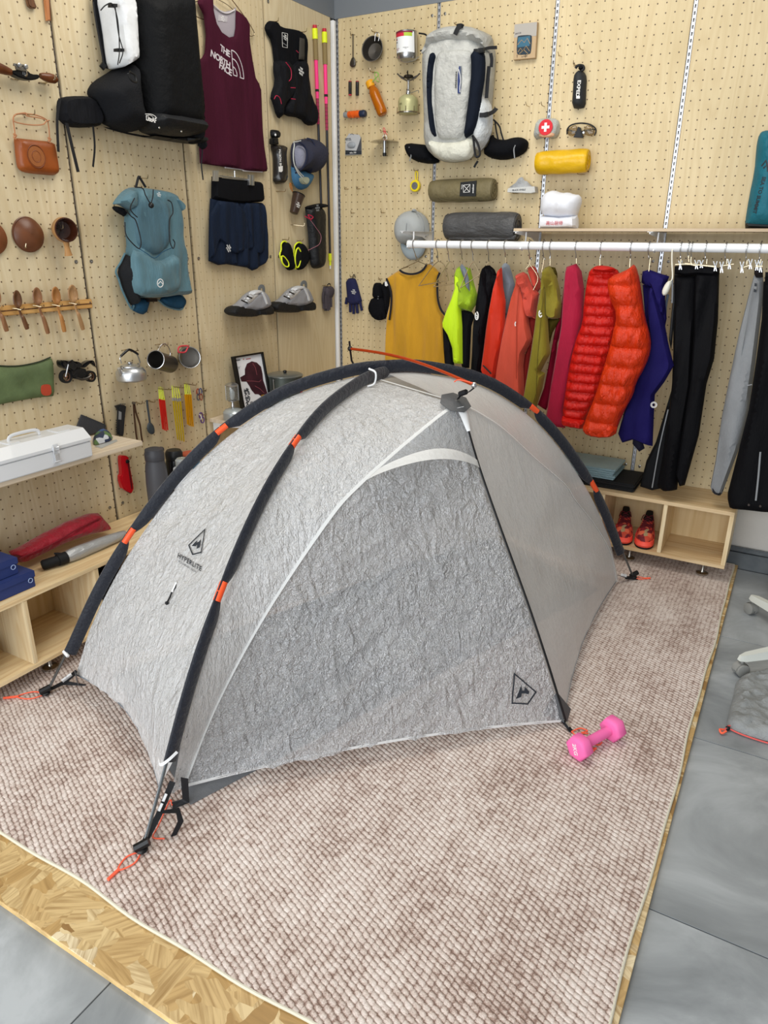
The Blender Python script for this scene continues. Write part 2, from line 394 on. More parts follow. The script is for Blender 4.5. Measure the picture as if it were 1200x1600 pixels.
for i in range(len(SL_)-1):
    a, b = SL_[i]-.0065, SL_[i+1]+.0065
    g = G(); g.fbox(FL, b, a, z0p, ztop, -.0185, 0, .0015); obj('wood_panel', g, [plyL0, plyLf, plyL, plyL, plyL, plyL][i], wl)
    if i: rail(wl, FL, SL_[i], z0p, ztop, -.010, .0063)
SR_ = [.012, .613, 1.213, 1.813, 2.413, 3.013, 3.613]
for i in range(len(SR_)-1):
    a, b = SR_[i]+.010, SR_[i+1]-.010
    g = G(); g.fbox(FR, a, b, z0p, ztop, -.0185, 0, .0015); obj('wood_panel', g, plyR, wr)
    rail(wr, FR, SR_[i], z0p, ztop)
g = G(); g.fbox(FL, -.03, -.008, .3, ztop-.01, -.01, .014, .003); obj('trim_1', g, white_paint, kind='structure')
# panel screws
for fr, ss, par in ((FL, SL_[1:4], wl), (FR, SR_[1:4], wr)):
    for sm in ss:
        for z in (2.575, 1.452, .45):
            for du in (-.035, .035):
                g = G(); g.lathe([(.0075, -.002), (.007, .0025), (.003, .0035), (.001, .0015)], fr.p(sm+du, z, 0), fr.w, 12); obj('panel_screw', g, screw_mat, par)
# dark tile baseboard under the white wall on the right
m, t = newmat('dark_stone_skirting'); geo = t.n('NewGeometry'); nz = t.n('TexNoise', ins={'Vector': (geo, 'Position'), 'Scale': 6.0, 'Detail': 6.0, 'Distortion': 1.0})
t.out(t.n('BsdfPrincipled', ins={'Base Color': t.ramp(nz, [(.35, hx('#4a5055')), (.7, hx('#6a7073'))]), 'Roughness': .25})); skirt = m
g = G(); g.fbox(FR, 2.30, 4.2, 0, .085, -.01, .014, .002); g.fbox(FR, 2.30, 4.2, .088, .112, -.01, .009, .004); obj('baseboard_right', g, skirt, kind='structure')

# floor: screed with large stone-look tiles laid on it
m, t = newmat('grey_stone_tile'); geo = t.n('NewGeometry'); info = t.n('ObjectInfo')
mp = t.n('Mapping', ins={0: (geo, 'Position'), 1: t.n('CombineXYZ', ins={0: t.math('MULTIPLY', (info, 'Random'), 13.0)})})
n1 = t.n('TexNoise', ins={'Vector': mp, 'Scale': 2.2, 'Detail': 7.0, 'Roughness': .6, 'Distortion': 1.3})
n2 = t.n('TexNoise', noise_type='RIDGED_MULTIFRACTAL', ins={'Vector': mp, 'Scale': 3.0, 'Detail': 6.0, 'Distortion': 1.6})
base = t.ramp(n1, [(.3, hx('#7b8083')), (.5, hx('#969b9e')), (.68, hx('#b2b7ba'))])
vein = t.math('MULTIPLY', t.math('SUBTRACT', n2, .5), .4)
c = t.mix(vein, base, hx('#c3c7c9'))
t.out(t.n('BsdfPrincipled', ins={'Base Color': (c, 2), 'Roughness': .33, 'Normal': t.n('Bump', ins={'Strength': .08, 'Distance': .003, 'Height': n1})})); tile_mat = m
g = G(); g.box((1.6, -2.3, -.03), (5.4, 5.2, .05)); fl = obj('floor', g, M('grout_screed', '#4d5052', .85), kind='structure')
for i in range(-1, 3):
    for j in range(-5, 3):
        x0, x1 = 1.39+1.5*(i-1), 1.39+1.5*i; y0, y1 = -1.53+.757*(j-1), -1.53+.757*j
        x0, x1, y0, y1 = max(x0, -.02), min(x1, 4.2), max(y0, -4.8), min(y1, 0.0)
        if x1-x0 < .05 or y1-y0 < .05: continue
        g = G(); g.box(((x0+x1)/2, (y0+y1)/2, -.004), (x1-x0-.003, y1-y0-.003, .008), .0008, seg=1); obj('tile', g, tile_mat, fl)

# ------------------------------------------------------------------ OSB platform and rug
m, t = newmat('osb_strands'); geo = t.n('TexCoord')
def strand(scale, st, rot, seed):
    mp = t.n('Mapping', ins={0: (geo, 3), 1: (seed, seed*.7, 0), 2: (0, 0, rot), 3: st})
    dn = t.n('TexNoise', ins={'Vector': mp, 'Scale': 9.0, 'Detail': 2.0}); dv = t.n('VectorMath', operation='SCALE', ins={0: (dn, 1), 'Scale': .07})
    vo = t.n('TexVoronoi', distance='MANHATTAN', ins={'Vector': t.n('VectorMath', operation='ADD', ins={0: mp, 1: dv}), 'Scale': scale})
    sep = t.n('SeparateColor', ins={0: (vo, 'Color')})
    ang = t.math('MULTIPLY', (sep, 0), 6.28)
    vr = t.n('VectorRotate', rotation_type='Z_AXIS', ins={'Vector': (geo, 3), 'Angle': ang})
    g1 = t.n('TexNoise', ins={'Vector': t.n('Mapping', ins={0: vr, 3: (9, 120, 1)}), 'Scale': 1.0, 'Detail': 3.0, 'Distortion': .3})
    g2 = t.n('TexNoise', ins={'Vector': t.n('Mapping', ins={0: vr, 3: (3, 28, 1)}), 'Scale': 1.0, 'Detail': 2.0, 'Distortion': 1.0})
    s = t.math('ADD', t.math('MULTIPLY', t.math('SINE', t.math('MULTIPLY', g2, 26.0)), .20), t.math('SUBTRACT', t.math('MULTIPLY', g1, 2.2), .62))
    tone = t.ramp((sep, 1), [(0, hx('#8f6b3c')), (.10, hx('#b7935a')), (.4, hx('#c9a973')), (.8, hx('#d8be8b')), (1, hx('#e4d5b2'))])
    c = t.mix(t.math('MULTIPLY', t.math('SUBTRACT', s, .22), 1.0), tone, hx('#9b7a48'))
    return c, (sep, 2), (vo, 'Distance')
c1, a1, d1 = strand(7.0, (1, 2.4, 1), .5, 0.0); c2, a2, d2 = strand(6.5, (2.6, 1.0, 1), -.4, 3.1); c3, a3, d3 = strand(11.0, (1, 2.0, 1), 1.3, 7.7)
k1 = t.mix(t.math('GREATER_THAN', a2, .45), c1, c2); k2 = t.mix(t.math('GREATER_THAN', a3, .62), k1, c3)
vk = t.n('TexVoronoi', ins={'Vector': t.n('Mapping', ins={0: (geo, 3), 3: (1, 1.7, 1)}), 'Scale': 5.0}); kn = t.math('LESS_THAN', (vk, 'Distance'), .045)
k3 = t.mix(kn, k2, hx('#3a230f'))
bp = t.n('Bump', ins={'Strength': .35, 'Distance': .003, 'Height': t.math('ADD', a1, t.math('ADD', a2, a3))})
t.out(t.n('BsdfPrincipled', ins={'Base Color': (k3, 2), 'Roughness': .55, 'Normal': bp})); osb = m
osb_edge = M('osb_sawn_edge', '#d8b67c', .8, bump=(120, .6, .004), var=.3)
g = G(); g.box((1.195, -1.545, .009), (2.385, 3.078, .018), .0012, seg=1); g.m = [0 if i < 0 else 0 for i in g.m]
ob = obj('osb_platform', g, [osb, osb_edge], label='golden strand board platform lying on the tiles under the rug', cat='platform')
for p in ob.data.polygons:
    if abs(p.normal.z) < .5: p.material_index = 1
m, t = newmat('pink_beige_woven_rug'); geo = t.n('TexCoord'); sp = t.n('SeparateXYZ', ins={0: (geo, 3)})
wob = t.n('TexNoise', ins={'Vector': (geo, 3), 'Scale': 14.0, 'Detail': 2.0}); wv = t.n('VectorMath', operation='SCALE', ins={0: (wob, 1), 'Scale': .015})
vv = t.n('VectorMath', operation='ADD', ins={0: (geo, 3), 1: wv}); s2 = t.n('SeparateXYZ', ins={0: vv})
col_i = t.math('FLOOR', t.math('DIVIDE', (s2, 0), .0180)); fx = t.math('SUBTRACT', t.math('FRACT', t.math('DIVIDE', (s2, 0), .0180)), .5)
yy = t.math('ADD', t.math('DIVIDE', (s2, 1), .0150), t.math('ADD', t.math('MULTIPLY', col_i, .5), t.math('MULTIPLY', fx, .35)))
fy = t.math('SUBTRACT', t.math('FRACT', yy), .5)
e2 = t.math('ADD', t.math('POWER', t.math('ABSOLUTE', t.math('MULTIPLY', fx, 1.65)), 3.4), t.math('POWER', t.math('ABSOLUTE', t.math('MULTIPLY', fy, 1.9)), 2.6))
hgt = t.math('SUBTRACT', 1.0, t.math('MINIMUM', e2, 1.3))
fuz = t.n('TexNoise', ins={'Vector': (geo, 3), 'Scale': 260.0, 'Detail': 3.0, 'Roughness': .7}); fz2 = t.n('TexNoise', ins={'Vector': (geo, 3), 'Scale': 60.0, 'Detail': 3.0})
big = t.n('TexNoise', ins={'Vector': t.n('Mapping', ins={0: (geo, 3), 3: (2.2, 1.1, 1)}), 'Scale': 2.0, 'Detail': 5.0, 'Roughness': .65})
f0 = t.math('ADD', t.math('MULTIPLY', hgt, .42), t.math('ADD', t.math('MULTIPLY', t.math('SUBTRACT', fuz, .5), 1.0), t.math('MULTIPLY', t.math('SUBTRACT', fz2, .5), .9)))
f1 = t.math('ADD', f0, t.math('MULTIPLY', t.math('SUBTRACT', big, .5), .9))
cr = t.ramp(f1, [(0.0, hx('#8f766a')), (.14, hx('#b6a196')), (.32, hx('#d3c3b9')), (.7, hx('#ebe1da'))])
bp = t.n('Bump', ins={'Strength': .6, 'Distance': .006, 'Height': t.math('ADD', hgt, t.math('MULTIPLY', fuz, .5))})
t.out(t.n('BsdfPrincipled', ins={'Base Color': cr, 'Roughness': .95, 'Specular IOR Level': .1, 'Sheen Weight': .15, 'Normal': bp})); rug_m = m
random.seed(4)
def wavy(a, b, n, amp, ph, ax):
    out = []
    for i in range(n):
        k = i/n; p = [a[0]+(b[0]-a[0])*k, a[1]+(b[1]-a[1])*k]; p[ax] += amp*(math.sin(k*17+ph)+.6*math.sin(k*41+ph*2))*min(1, 8*k, 8*(1-k)); out.append(tuple(p))
    return out
rug_out = wavy((.02, -2.955), (2.372, -2.95), 60, .005, .5, 1)+wavy((2.372, -2.95), (2.372, -.012), 60, .0035, 2.0, 0)+[(2.372, -.03), (.02, -.03)]
g = G(); g.prism(rug_out, FT, .0185, .0265, .002); rg = obj('rug', g, rug_m, label='large pink beige chunky woven rug under the tent', cat='rug')
g = G(); g.tube([(a, b, .0230) for a, b in rug_out], .0043, 8, closed=True); obj('edge_binding', g, M('cream_binding', '#d5d0bd', .8, bump=(200, .5, .003)), rg)

# ------------------------------------------------------------------ benches with open cubbies
pineL = wood('pine_along_wall', '#ecd5a8', '#c9a06a', 1); pineR = wood('pine_along_back', '#dcc39a', '#b8935f', 0); pineV = wood('pine_upright', '#ecd9b2', '#cfae78', 2); ply_in = wood('ply_back', '#dcc496', '#c2a068', 2, .6)
def bench(fr, u0, u1, divs, label, mat, name='cubby_bench'):
    t_ = thing(name, fr.p((u0+u1)/2, 0, .15), label, 'bench')
    T = .018
    g = G(); g.fbox(fr, u0, u1, .367, .385, .002, .30, .0015); obj('top_board', g, mat, t_)
    g = G(); g.fbox(fr, u0, u1, .10, .118, .002, .30, .0015); obj('bottom_board', g, mat, t_)
    for u in divs: g = G(); g.fbox(fr, u-T/2, u+T/2, .118, .367, .004, .298, .001); obj('divider', g, pineV, t_)
    for u in (u0+T/2, u1-T/2): g = G(); g.fbox(fr, u-T/2, u+T/2, .118, .367, .004, .2985, .001); obj('end_panel', g, pineV, t_)
    g = G(); g.fbox(fr, u0+T, u1-T, .119, .366, .003, .012); obj('back_panel', g, ply_in, t_)
    for u in np.linspace(u0+.11, u1-.095, 3 if u1-u0 < 1.2 else 5):
        for w in (.05, .235):
            g = G(); g.lathe([(.026, .0268), (.028, .029), (.028, .036), (.010, .040), (.007, .045), (.007, .098), (.02, .0995)], fr.p(u, 0, w), (0, 0, 1), 20); obj('foot', g, M('chromed_foot', '#b8b4ac', .2, 1.0), t_)
    return t_
bench(FL, -3.10, -.40, [-2.775, -2.455, -2.155, -1.855, -1.555, -1.255, -.955, -.655], 'long pine cubby bench along the left wall under the toolbox shelf', pineL)
bench(FR, 1.44, 2.338, [1.745, 2.04], 'pine cubby bench below the hanging clothes with orange running shoes inside', pineR)

# ================================================================== the tent
F1 = np.array([1.195, -2.808, .03]); F2 = np.array([.37, -2.485, .03]); F3 = np.array([1.966, -.458, .03]); F4 = np.array([1.141, -.25, .03])
TC = np.array([1.168, -1.47, 0.0])
PT = [0, .035, .083, .131, .196, .263, .347, .443, .5]; PZ = [.03, .185, .407, .585, .779, .925, 1.044, 1.104, 1.113]
_cs = catmull([np.array([a, b]) for a, b in zip(PT, PZ)][:], 8)
_cx = [c[0] for c in _cs]; _cz = [c[1] for c in _cs]
def hz(t): t = min(t, 1-t); return float(np.interp(t, _cx, _cz))
def pole_pt(a, b, t):
    p = a+(b-a)*t; return np.array([p[0], p[1], hz(t)])
PA = lambda t: pole_pt(F1, F4, t)-np.array([0, 0, .008*math.sin(PI*t)])
PB = lambda t: pole_pt(F2, F3, t)+np.array([0, 0, .012*math.sin(PI*t)])
def inset(p, k=.965): q = TC+(p-TC)*k; return q
def resample(pts, n=60):
    P = np.array(pts); d = np.r_[0, np.cumsum(np.linalg.norm(np.diff(P, axis=0), axis=1))]; d /= d[-1]
    return lambda t: np.array([np.interp(t, d, P[:, k]) for k in range(3)])
mirror = lambda p: np.array([2*TC[0]-p[0], 2*TC[1]-p[1], p[2]])
ts = np.linspace(.05, .5, 40)
cB2 = onz(119, 1054, .10); cA1 = onz(248, 1232, .05); cA1b = onz(268, 1240, .05)
edgeB_l = resample([cB2]+[inset(PB(t)) for t in ts]); edgeA_l = resample([cA1]+[inset(PA(t)) for t in ts]); edgeA_r = resample([cA1b]+[inset(PA(t)) for t in ts])
cF3 = onz(966, 905, .05)
edgeB_r = resample([cF3]+[inset(PB(1-t)) for t in ts])
K = np.array([1.501, -1.579, 1.030])
SLs = catmull([np.array(p) for p in [(1.144,-2.598,.06),(1.178,-2.501,.25),(1.217,-2.39,.417),(1.263,-2.258,.578),(1.327,-2.076,.765),(1.36,-1.982,.833),(1.403,-1.859,.902),(1.439,-1.756,.954),(1.476,-1.649,1.004),tuple(K)]], 6)
SL = resample(SLs)
SRs = catmull([np.array(p) for p in [(1.91,-.585,.05),(1.88,-.664,.221),(1.83,-.785,.378),(1.763,-.948,.545),(1.737,-1.011,.620),(1.657,-1.204,.773),(1.586,-1.374,.914),(1.518,-1.538,1.015),tuple(K)]], 6)
SR = resample(SRs)
Vc = onz(880, 1126, .045)
Zs = catmull([Vc, np.array([1.91,-1.708,.245]), np.array([1.819,-1.679,.421]), np.array([1.70,-1.642,.635]), np.array([1.594,-1.608,.832]), np.array([1.516,-1.583,1.003]), K], 6)
ZP = resample(Zs)
fly_mat = fabric_tent('fly_fabric', 1.0, (1, 1, .35), .16, .5, tint='#fbfbfa', line=.05, rough=.3)
door_mat = fabric_tent('fly_door_fabric', 2.2, (.8, .8, .65), .30, .8, '#f8f9fb', line=.24, rough=.2)
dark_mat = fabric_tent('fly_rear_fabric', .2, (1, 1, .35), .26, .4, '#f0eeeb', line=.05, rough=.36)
seam_mat = sheer('seam_tape', '#e9ebea', .5, .5); patch_mat = M('grey_reinforcement', '#4c4e50', .5, bump=(90, .4, .004))
navy = M('navy_sleeve', '#131824', .5, bump=(60, .8, .008), sheen=.2); blackw = M('black_webbing', '#15161a', .6, bump=(300, .3, .002)); orange_p = M('orange_plastic', '#f0592b', .4); cord_o = M('orange_cord', '#ff6a4a', .6); chrome = M('polished_metal', '#d5d7da', .18, 1.0); blackpl = M('black_plastic', '#131416', .38); whitepl = M('white_plastic', '#e9ebec', .35)
def wr_noise(p, k, amp): return amp*noise.noise(Vector((p[0]*k, p[1]*k, p[2]*k)))
def patch(left, right, sag=.02, hem=(0, 0), nu=34, nv=46, wr=.003, crease=0, amp=9, mir=False, t0=0.0):
    g = G()
    def fn(s, t):
        t = t0+(1-t0)*t
        a, b = left(t), right(t); p = a+(b-a)*s; w = 4*s*(1-s)
        n = p-(TC+np.array([0, 0, .25])); n /= np.linalg.norm(n)
        p = p-n*sag*w*math.sin(PI*min(1, t*1.15+.02))
        hb = max(0, 1-t*5)**1.5
        p = p-np.array([n[0], n[1], 0])*hem[0]*w*hb+np.array([0, 0, hem[1]])*w*hb
        e = min(1, 6*s*(1-s))
        p = p+n*(wr_noise(p, amp, wr)+wr_noise(p, amp*3, wr*.35))*e
        if crease:
            q = noise.noise(Vector((t*13-s*9+.6*math.sin(5*s), (s+t)*1.3, 2.0))); q2 = noise.noise(Vector((t*30-s*22, (s+t)*3, 7.0)))
            p = p+n*crease*e*((1-abs(q)*2)**3*.8+(1-abs(q2)*2)**3*.35)*(max(0, 1-s*1.1)+.25)*(.35+.65*(1-t))
        return mirror(p) if mir else p
    return g.grid(fn, nu, nv)
tent = thing('tent', (TC[0], TC[1], .0265), 'translucent silver white dome tent with navy pole sleeves pitched on the rug', 'tent')
g_end = patch(edgeB_l, edgeA_l, .035, (.05, .02), nu=60, nv=80, crease=.007); obj('end_panel', g_end, fly_mat, tent)
g_rl = patch(edgeA_r, SL, .0, (0, 0), nu=30, nv=90, wr=.003, crease=.011); g_rl2 = obj('side_panel', g_rl, fly_mat, tent)
g_door = patch(SL, ZP, .012, (0, .035), nu=110, nv=130, wr=.007, amp=12, crease=.020); obj('door_panel', g_door, door_mat, tent, label='crinkled glossy front door panel')
g_rd = patch(ZP, SR, .02, (.03, .03), nu=30); obj('door_panel', g_rd, dark_mat, tent)
g_rr = patch(SR, edgeB_r, .01, (0, .01), nu=20); obj('side_panel', g_rr, dark_mat, tent)
# the side turned to the walls
edgeA_b = resample([mirror(cA1)]+[inset(PA(1-t)) for t in ts])
obj('end_panel', patch(edgeB_r, edgeA_b, .035, (.05, .02), nu=16, nv=24), dark_mat, tent)
obj('side_panel', patch(edgeB_l, edgeA_b, .02, (.03, .02), nu=24, nv=30), dark_mat, tent)
# inner tent
inner_m = sheer('inner_mesh', '#c9cacb', .9); tub_m = M('grey_bathtub_fabric', '#6f7174', .45, bump=(80, .4, .004))
I1 = np.array([1.185, -2.62, .028]); I3 = np.array([1.86, -.66, .028]); I2 = mirror(I3); I4 = mirror(I1)
g = G(); ring = [I1, I3, I4, I2]; n = 4
vs = [p for p in ring]+[np.array([*(TC[:2]+(p[:2]-TC[:2])*.90), .055]) for p in ring]
g.add(vs, [[0, 1, 2, 3]]+[[i, (i+1) % 4, 4+(i+1) % 4, 4+i] for i in range(4)]); obj('bathtub_floor', g, tub_m, tent)
g = G()
for P1, P2, f1, f2 in ((PB, PA, 0, 0), (PA, PB, 0, 1), (PB, PA, 1, 1), (PA, PB, 1, 0)):
    def ic(s, t, P1=P1, P2=P2, f1=f1, f2=f2):
        k = .06+.44*t; a = inset(P1(1-k if f1 else k), .90); b = inset(P2(1-k if f2 else k), .90); return a+(b-a)*s
    g.grid(ic, 12, 20)
obj('inner_canopy', g, inner_m, tent)
# seam tapes and hems
def seam(fn, t0, t1, wd, mat=seam_mat, n=50, lift=.004, name='seam_tape'):
    pts = []
    for i in range(n+1):
        p = fn(t0+(t1-t0)*i/n); nn = p-(TC+np.array([0, 0, .2])); pts.append(p+nn/np.linalg.norm(nn)*lift)
    g = G(); g.band(pts, wd, .0012, lambda i: np.cross(pts[i]-(TC+np.array([0, 0, .2])), pts[min(i+1, n)]-pts[max(i-1, 0)])); return obj(name, g, mat, tent)
seam(SL, 0, 1, .012); seam(SR, 0, 1, .010)
ridge = lambda t: inset(PA(.5))*(1-t)+K*t
seam(ridge, 0, 1, .008, lift=.006)
def hem_of(left, right, sag, hem, mir=False):
    def f(s):
        a, b = left(0), right(0); p = a+(b-a)*s; w = 4*s*(1-s); n_ = p-(TC+np.array([0, 0, .25])); n_ /= np.linalg.norm(n_)
        return p-n_*sag*w*math.sin(PI*.02)-np.array([n_[0], n_[1], 0])*hem[0]*w+np.array([0, 0, hem[1]])*w
    return f
hem_m = M('white_hem', '#dfe1e0', .6)
seam(hem_of(SL, ZP, .012, (0, .035)), 0, 1, .010, hem_m, lift=.001, name='hem'); seam(hem_of(edgeB_l, edgeA_l, .035, (.05, .02)), 0, 1, .006, M('grey_hem', '#7d858c', .6), lift=.0, name='hem'); seam(hem_of(ZP, SR, .02, (.03, .03)), 0, 1, .007, M('grey_hem'), lift=0, name='hem')
# zipper along the vestibule ridge
zp = [ZP(t)+np.array([.008, -.002, .006]) for t in np.linspace(0.0, .955, 50)]
g = G(); g.tube(zp, .0062, 6, flat=.004); obj('zipper', g, blackpl, tent)
# vent hood and its stiffened lower band
def hood(s, t):
    a = SL(.705+.27*t); b = ZP(.80+.17*t); p = a+(b-a)*s; n_ = np.array([.75, -.6, .3]); n_ /= np.linalg.norm(n_)
    low = (1-t)**2
    return p+n_*(.012+.05*low*math.sin(PI*s))+np.array([0, 0, .045])*low*math.sin(PI*s)**.8
g = G(); g.grid(hood, 18, 14); obj('vent_hood', g, fabric_tent('vent_fabric', .9, (1, 1, 1), .30, .5, '#c4c7ca', rough=.25), tent)
pts = [hood(i/24, 0)+np.array([.004, -.003, 0]) for i in range(25)]
g = G(); g.grid(lambda s, t: hood(s, .0)*(1-t)+hood(s, .14+.12*math.sin(PI*s))*t+np.array([.004, -.003, .002]), 24, 3); obj('vent_band', g, sheer('pale_band', '#f4f5f3', .42, .4, .6, 40), tent)
# peak patches
def disc_on(c, nrm, r, name, mat, lift=.006, sq=1.0):
    n_ = np.array(nrm, float); n_ /= np.linalg.norm(n_); g = G(); g.lathe([(0.001, .004), (r*.5, .003), (r, -.004), (r, -.006)], c+n_*lift, n_, 7, sc=(1, sq), cap=(False, False)); return obj(name, g, mat, tent)
disc_on(K+np.array([-.01, 0, .0]), (.35, -.25, .9), .055, 'peak_patch', patch_mat, .010)
def tongue(s, t):
    p = ZP(.985-.075*t)+np.array([.010, -.005, .008]); return p+(np.array([-.3, -.95, 0])*(s-.5)*.05*(1.0-.6*t)+np.array([.5, -.2, .2])*.012*math.sin(PI*s))
g = G(); g.grid(tongue, 6, 6); obj('zipper_cover', g, sheer('white_cover', '#f3f4f4', .05, .35), tent)
g = G(); q = [Vc+np.array([-.075, -.005, .004]), Vc+np.array([.004, -.004, -.004]), Vc+np.array([0, .06, .012]), ZP(.09)+np.array([.006, .0, .004])]
g.add([q[0]+np.array([.004, -.006, .003]), q[1]+np.array([.004, -.004, 0]), q[3], q[1]+np.array([.01, 0, 0]), q[2]+np.array([.008, 0, 0]), q[3]+np.array([.004, 0, 0])], [[0, 1, 2], [3, 4, 5]]); obj('corner_patch', g, patch_mat, tent)
g = G(); a = edgeB_l(0); g.add([a+np.array([-.004, 0, -.03]), a+np.array([.035, -.02, -.035]), a+np.array([.03, -.02, .02]), a+np.array([-.003, -.004, .035])], [[0, 1, 2, 3]]); obj('corner_patch', g, patch_mat, tent)
# poles
pole_m = M('dark_pole', '#26282b', .3, .6); pole_g = M('grey_carbon_pole', '#6d7173', .25, .8)
def lat(a, b): d = (b-a); return np.array([d[1], -d[0], 0])/np.linalg.norm(d)
def make_pole(P, A_, B_, tabs, ends, label):
    g = G(); g.tube([P(t) for t in np.linspace(0, 1, 90)], .0048, 8); obj('pole', g, [pole_g], tent)
    la = lat(A_, B_)
    ttab = sorted(tabs)
    brk = [ends[0]]+ttab+[ends[1]]
    for a, b in zip(brk[:-1], brk[1:]):
        N = 26; pts = []; r = []
        for i in range(N+1):
            k = i/N; t = a+(b-a)*k; p = P(t); nn = p-(TC+np.array([0, 0, .15])); nn /= np.linalg.norm(nn)
            da = 1 if a == ends[0] else min(1, (k)*(b-a)/.022); db = 1 if b == ends[1] else min(1, (1-k)*(b-a)/.022)
            wdt = .0225*(.32+.68*math.sin(PI/2*min(da, db)))
            pts.append(p-nn*(wdt-.009)); r.append(wdt)
        g = G(); g.tube(pts, r, 12, flat=.0115, up=la); obj('pole_sleeve', g, navy, tent)
    for t in ttab:
        p0, p1 = P(t-.007), P(t+.007); nn = P(t)-(TC+np.array([0, 0, .15])); nn /= np.linalg.norm(nn)
        g = G(); g.tube([p0-nn*.004, p1-nn*.004], .0115, 10); obj('orange_tab', g, orange_p, tent)
make_pole(PA, F1, F4, [.1456, .294, .706, .854], (.045, .955), '')
make_pole(PB, F2, F3, [.131, .263, .751, .885], (.033, .967), '')
# ridge strut over the top
ra = np.array([.969, -1.405, 1.150]); rb = np.array([1.565, -1.600, 1.103])
def rp(t): p = ra+(rb-ra)*t; return p+np.array([0, 0, .022*math.sin(PI*t)])
g = G(); g.tube([rp(t) for t in np.linspace(0, 1, 20)], .0052, 8); obj('ridge_strut', g, M('orange_anodised_pole', '#c4481c', .28, .55), tent, label='thin orange strut over the crown')
for e, s_ in ((ra, -1), (rb, 1)):
    g = G(); g.ball(tuple(e), .010); obj('strut_tip', g, chrome if s_ > 0 else blackpl, tent)
g = G(); g.band([rb+np.array([.004, 0, -.006]), rb+np.array([-.012, -.012, -.022]), K+np.array([.03, -.01, .045]), K+np.array([.016, -.004, .038]), K+np.array([0, 0, .016])], .011, .002, (0.2, 1, 0)); g.tube([K+np.array([.035, -.012, .047]), K+np.array([.008, -.004, .035])], .009, 6); obj('peak_webbing', g, blackw, tent)
K2 = mirror(K); g = G(); g.band([ra+np.array([-.003, 0, .028]), ra, ra+np.array([.005, .002, -.045]), ra+np.array([.025, .004, -.075])], .011, .002, (0, 1, 0)); obj('peak_webbing', g, blackw, tent)
g = G(); g.tube(catmull([rb+np.array([0, 0, .006]), rb+np.array([-.04, -.03, .018]), rb+np.array([-.065, -.01, .006])], 5), .002, 5); obj('guy_cord', g, cord_o, tent)
# white clips where the sleeves meet the crown
for t in (.473,):
    p = PA(t); g = G(); g.tube(catmull([p+np.array([.004, -.01, .018]), p+np.array([.03, -.008, .006]), p+np.array([.028, -.012, -.03]), p+np.array([.01, -.03, -.04])], 6), .0035, 6); obj('crown_clip', g, whitepl, tent)
# pole feet, tensioning straps, cords
def strap_foot(foot, up_pt, corner, side, tail=True, cord=(-.05, -.07)):
    g = G(); mid = foot*.45+corner*.55+np.array([0, 0, -.005])
    g.band([foot+np.array([0, 0, .012]), mid, corner], .017, .0022, side); obj('strap', g, blackw, tent)
    g = G(); dd = corner-foot; L_ = np.linalg.norm(dd); dd /= L_
    for k in (.60, .74):
        c = foot+dd*L_*k+np.array([0, 0, .004]); g.tube([c-dd*.010, c+dd*.010], .0105, 4, flat=.005, up=side)
    obj('buckle', g, whitepl, tent)
    g = G(); g.band([mid+np.array([.01, 0, .01]), mid+np.array([.05, .02, .018]), mid+np.array([.062, .015, -.01]), mid+np.array([.045, 0, -.07])] if tail else [mid, mid+np.array([.05, .05, -.03])], .016, .0018, (.6, .8, 0)); obj('strap_tail', g, blackw, tent)
    g = G(); g.tube([foot+np.array([-.012, -.012, .012]), foot+np.array([.012, .016, .026])], .012, 8); g.ball(tuple(foot+np.array([0, 0, .006])), (.016, .016, .008)); obj('pole_foot', g, blackpl, tent)
    g = G(); c = np.array([cord[0], cord[1], 0]); s2 = np.array([-cord[1], cord[0], 0])*.22; z = np.array([0, 0, .0015])
    g.tube(catmull([foot+z, foot+c*.5+s2+z, foot+c+z, foot+c*.5-s2+z, foot+z], 6), .0022, 6); g.tube([foot+c*.95+z, foot+c*1.45+s2*.3+z+np.array([0,0,.002])], .0045, 6); obj('guy_cord', g, cord_o, tent)
strap_foot(F1, None, np.array([1.17, -2.66, .135]), (.6, .8, .1), True, (-.005, -.075))
strap_foot(F2, None, np.array([.405, -2.375, .075]), (.6, .6, .1), False, (-.075, -.06))
strap_foot(F3, None, cF3+np.array([0, 0, .02]), (.5, -.5, .2), False, (.05, .02))
strap_foot(F4, None, mirror(np.array([1.17, -2.66, .135])), (.9, .4, .1), False, (0, .05))
g = G(); g.band(catmull([PA(.047)+np.array([-.02, -.012, 0]), PA(.047)+np.array([.0, -.024, .0]), PA(.047)+np.array([.018, -.012, .014]), PA(.047)+np.array([.03, .01, .03])], 5), .008, .0015, (0, .2, 1)); obj('white_tie', g, whitepl, tent)
g = G(); g.tube([PB(.034)+np.array([-.006, -.006, .006]), PB(.034)+np.array([.02, -.01, -.004])], .006, 6); obj('white_tie', g, whitepl, tent)
g = G(); g.band([I1+np.array([-.012, 0, .09]), I1+np.array([-.012, -.004, .012]), I1+np.array([-.04, -.03, .002])], .022, .002, (1, .3, 0)); obj('strap', g, blackw, tent)
g = G(); g.tube(catmull([I1+np.array([-.04, -.03, .004]), I1+np.array([-.06, -.02, .003]), I1+np.array([-.02, -.10, .003]), I1+np.array([.0, -.14, .003]), F1+np.array([.02, .06, 0])], 6), .002, 5); obj('guy_cord', g, cord_o, tent)
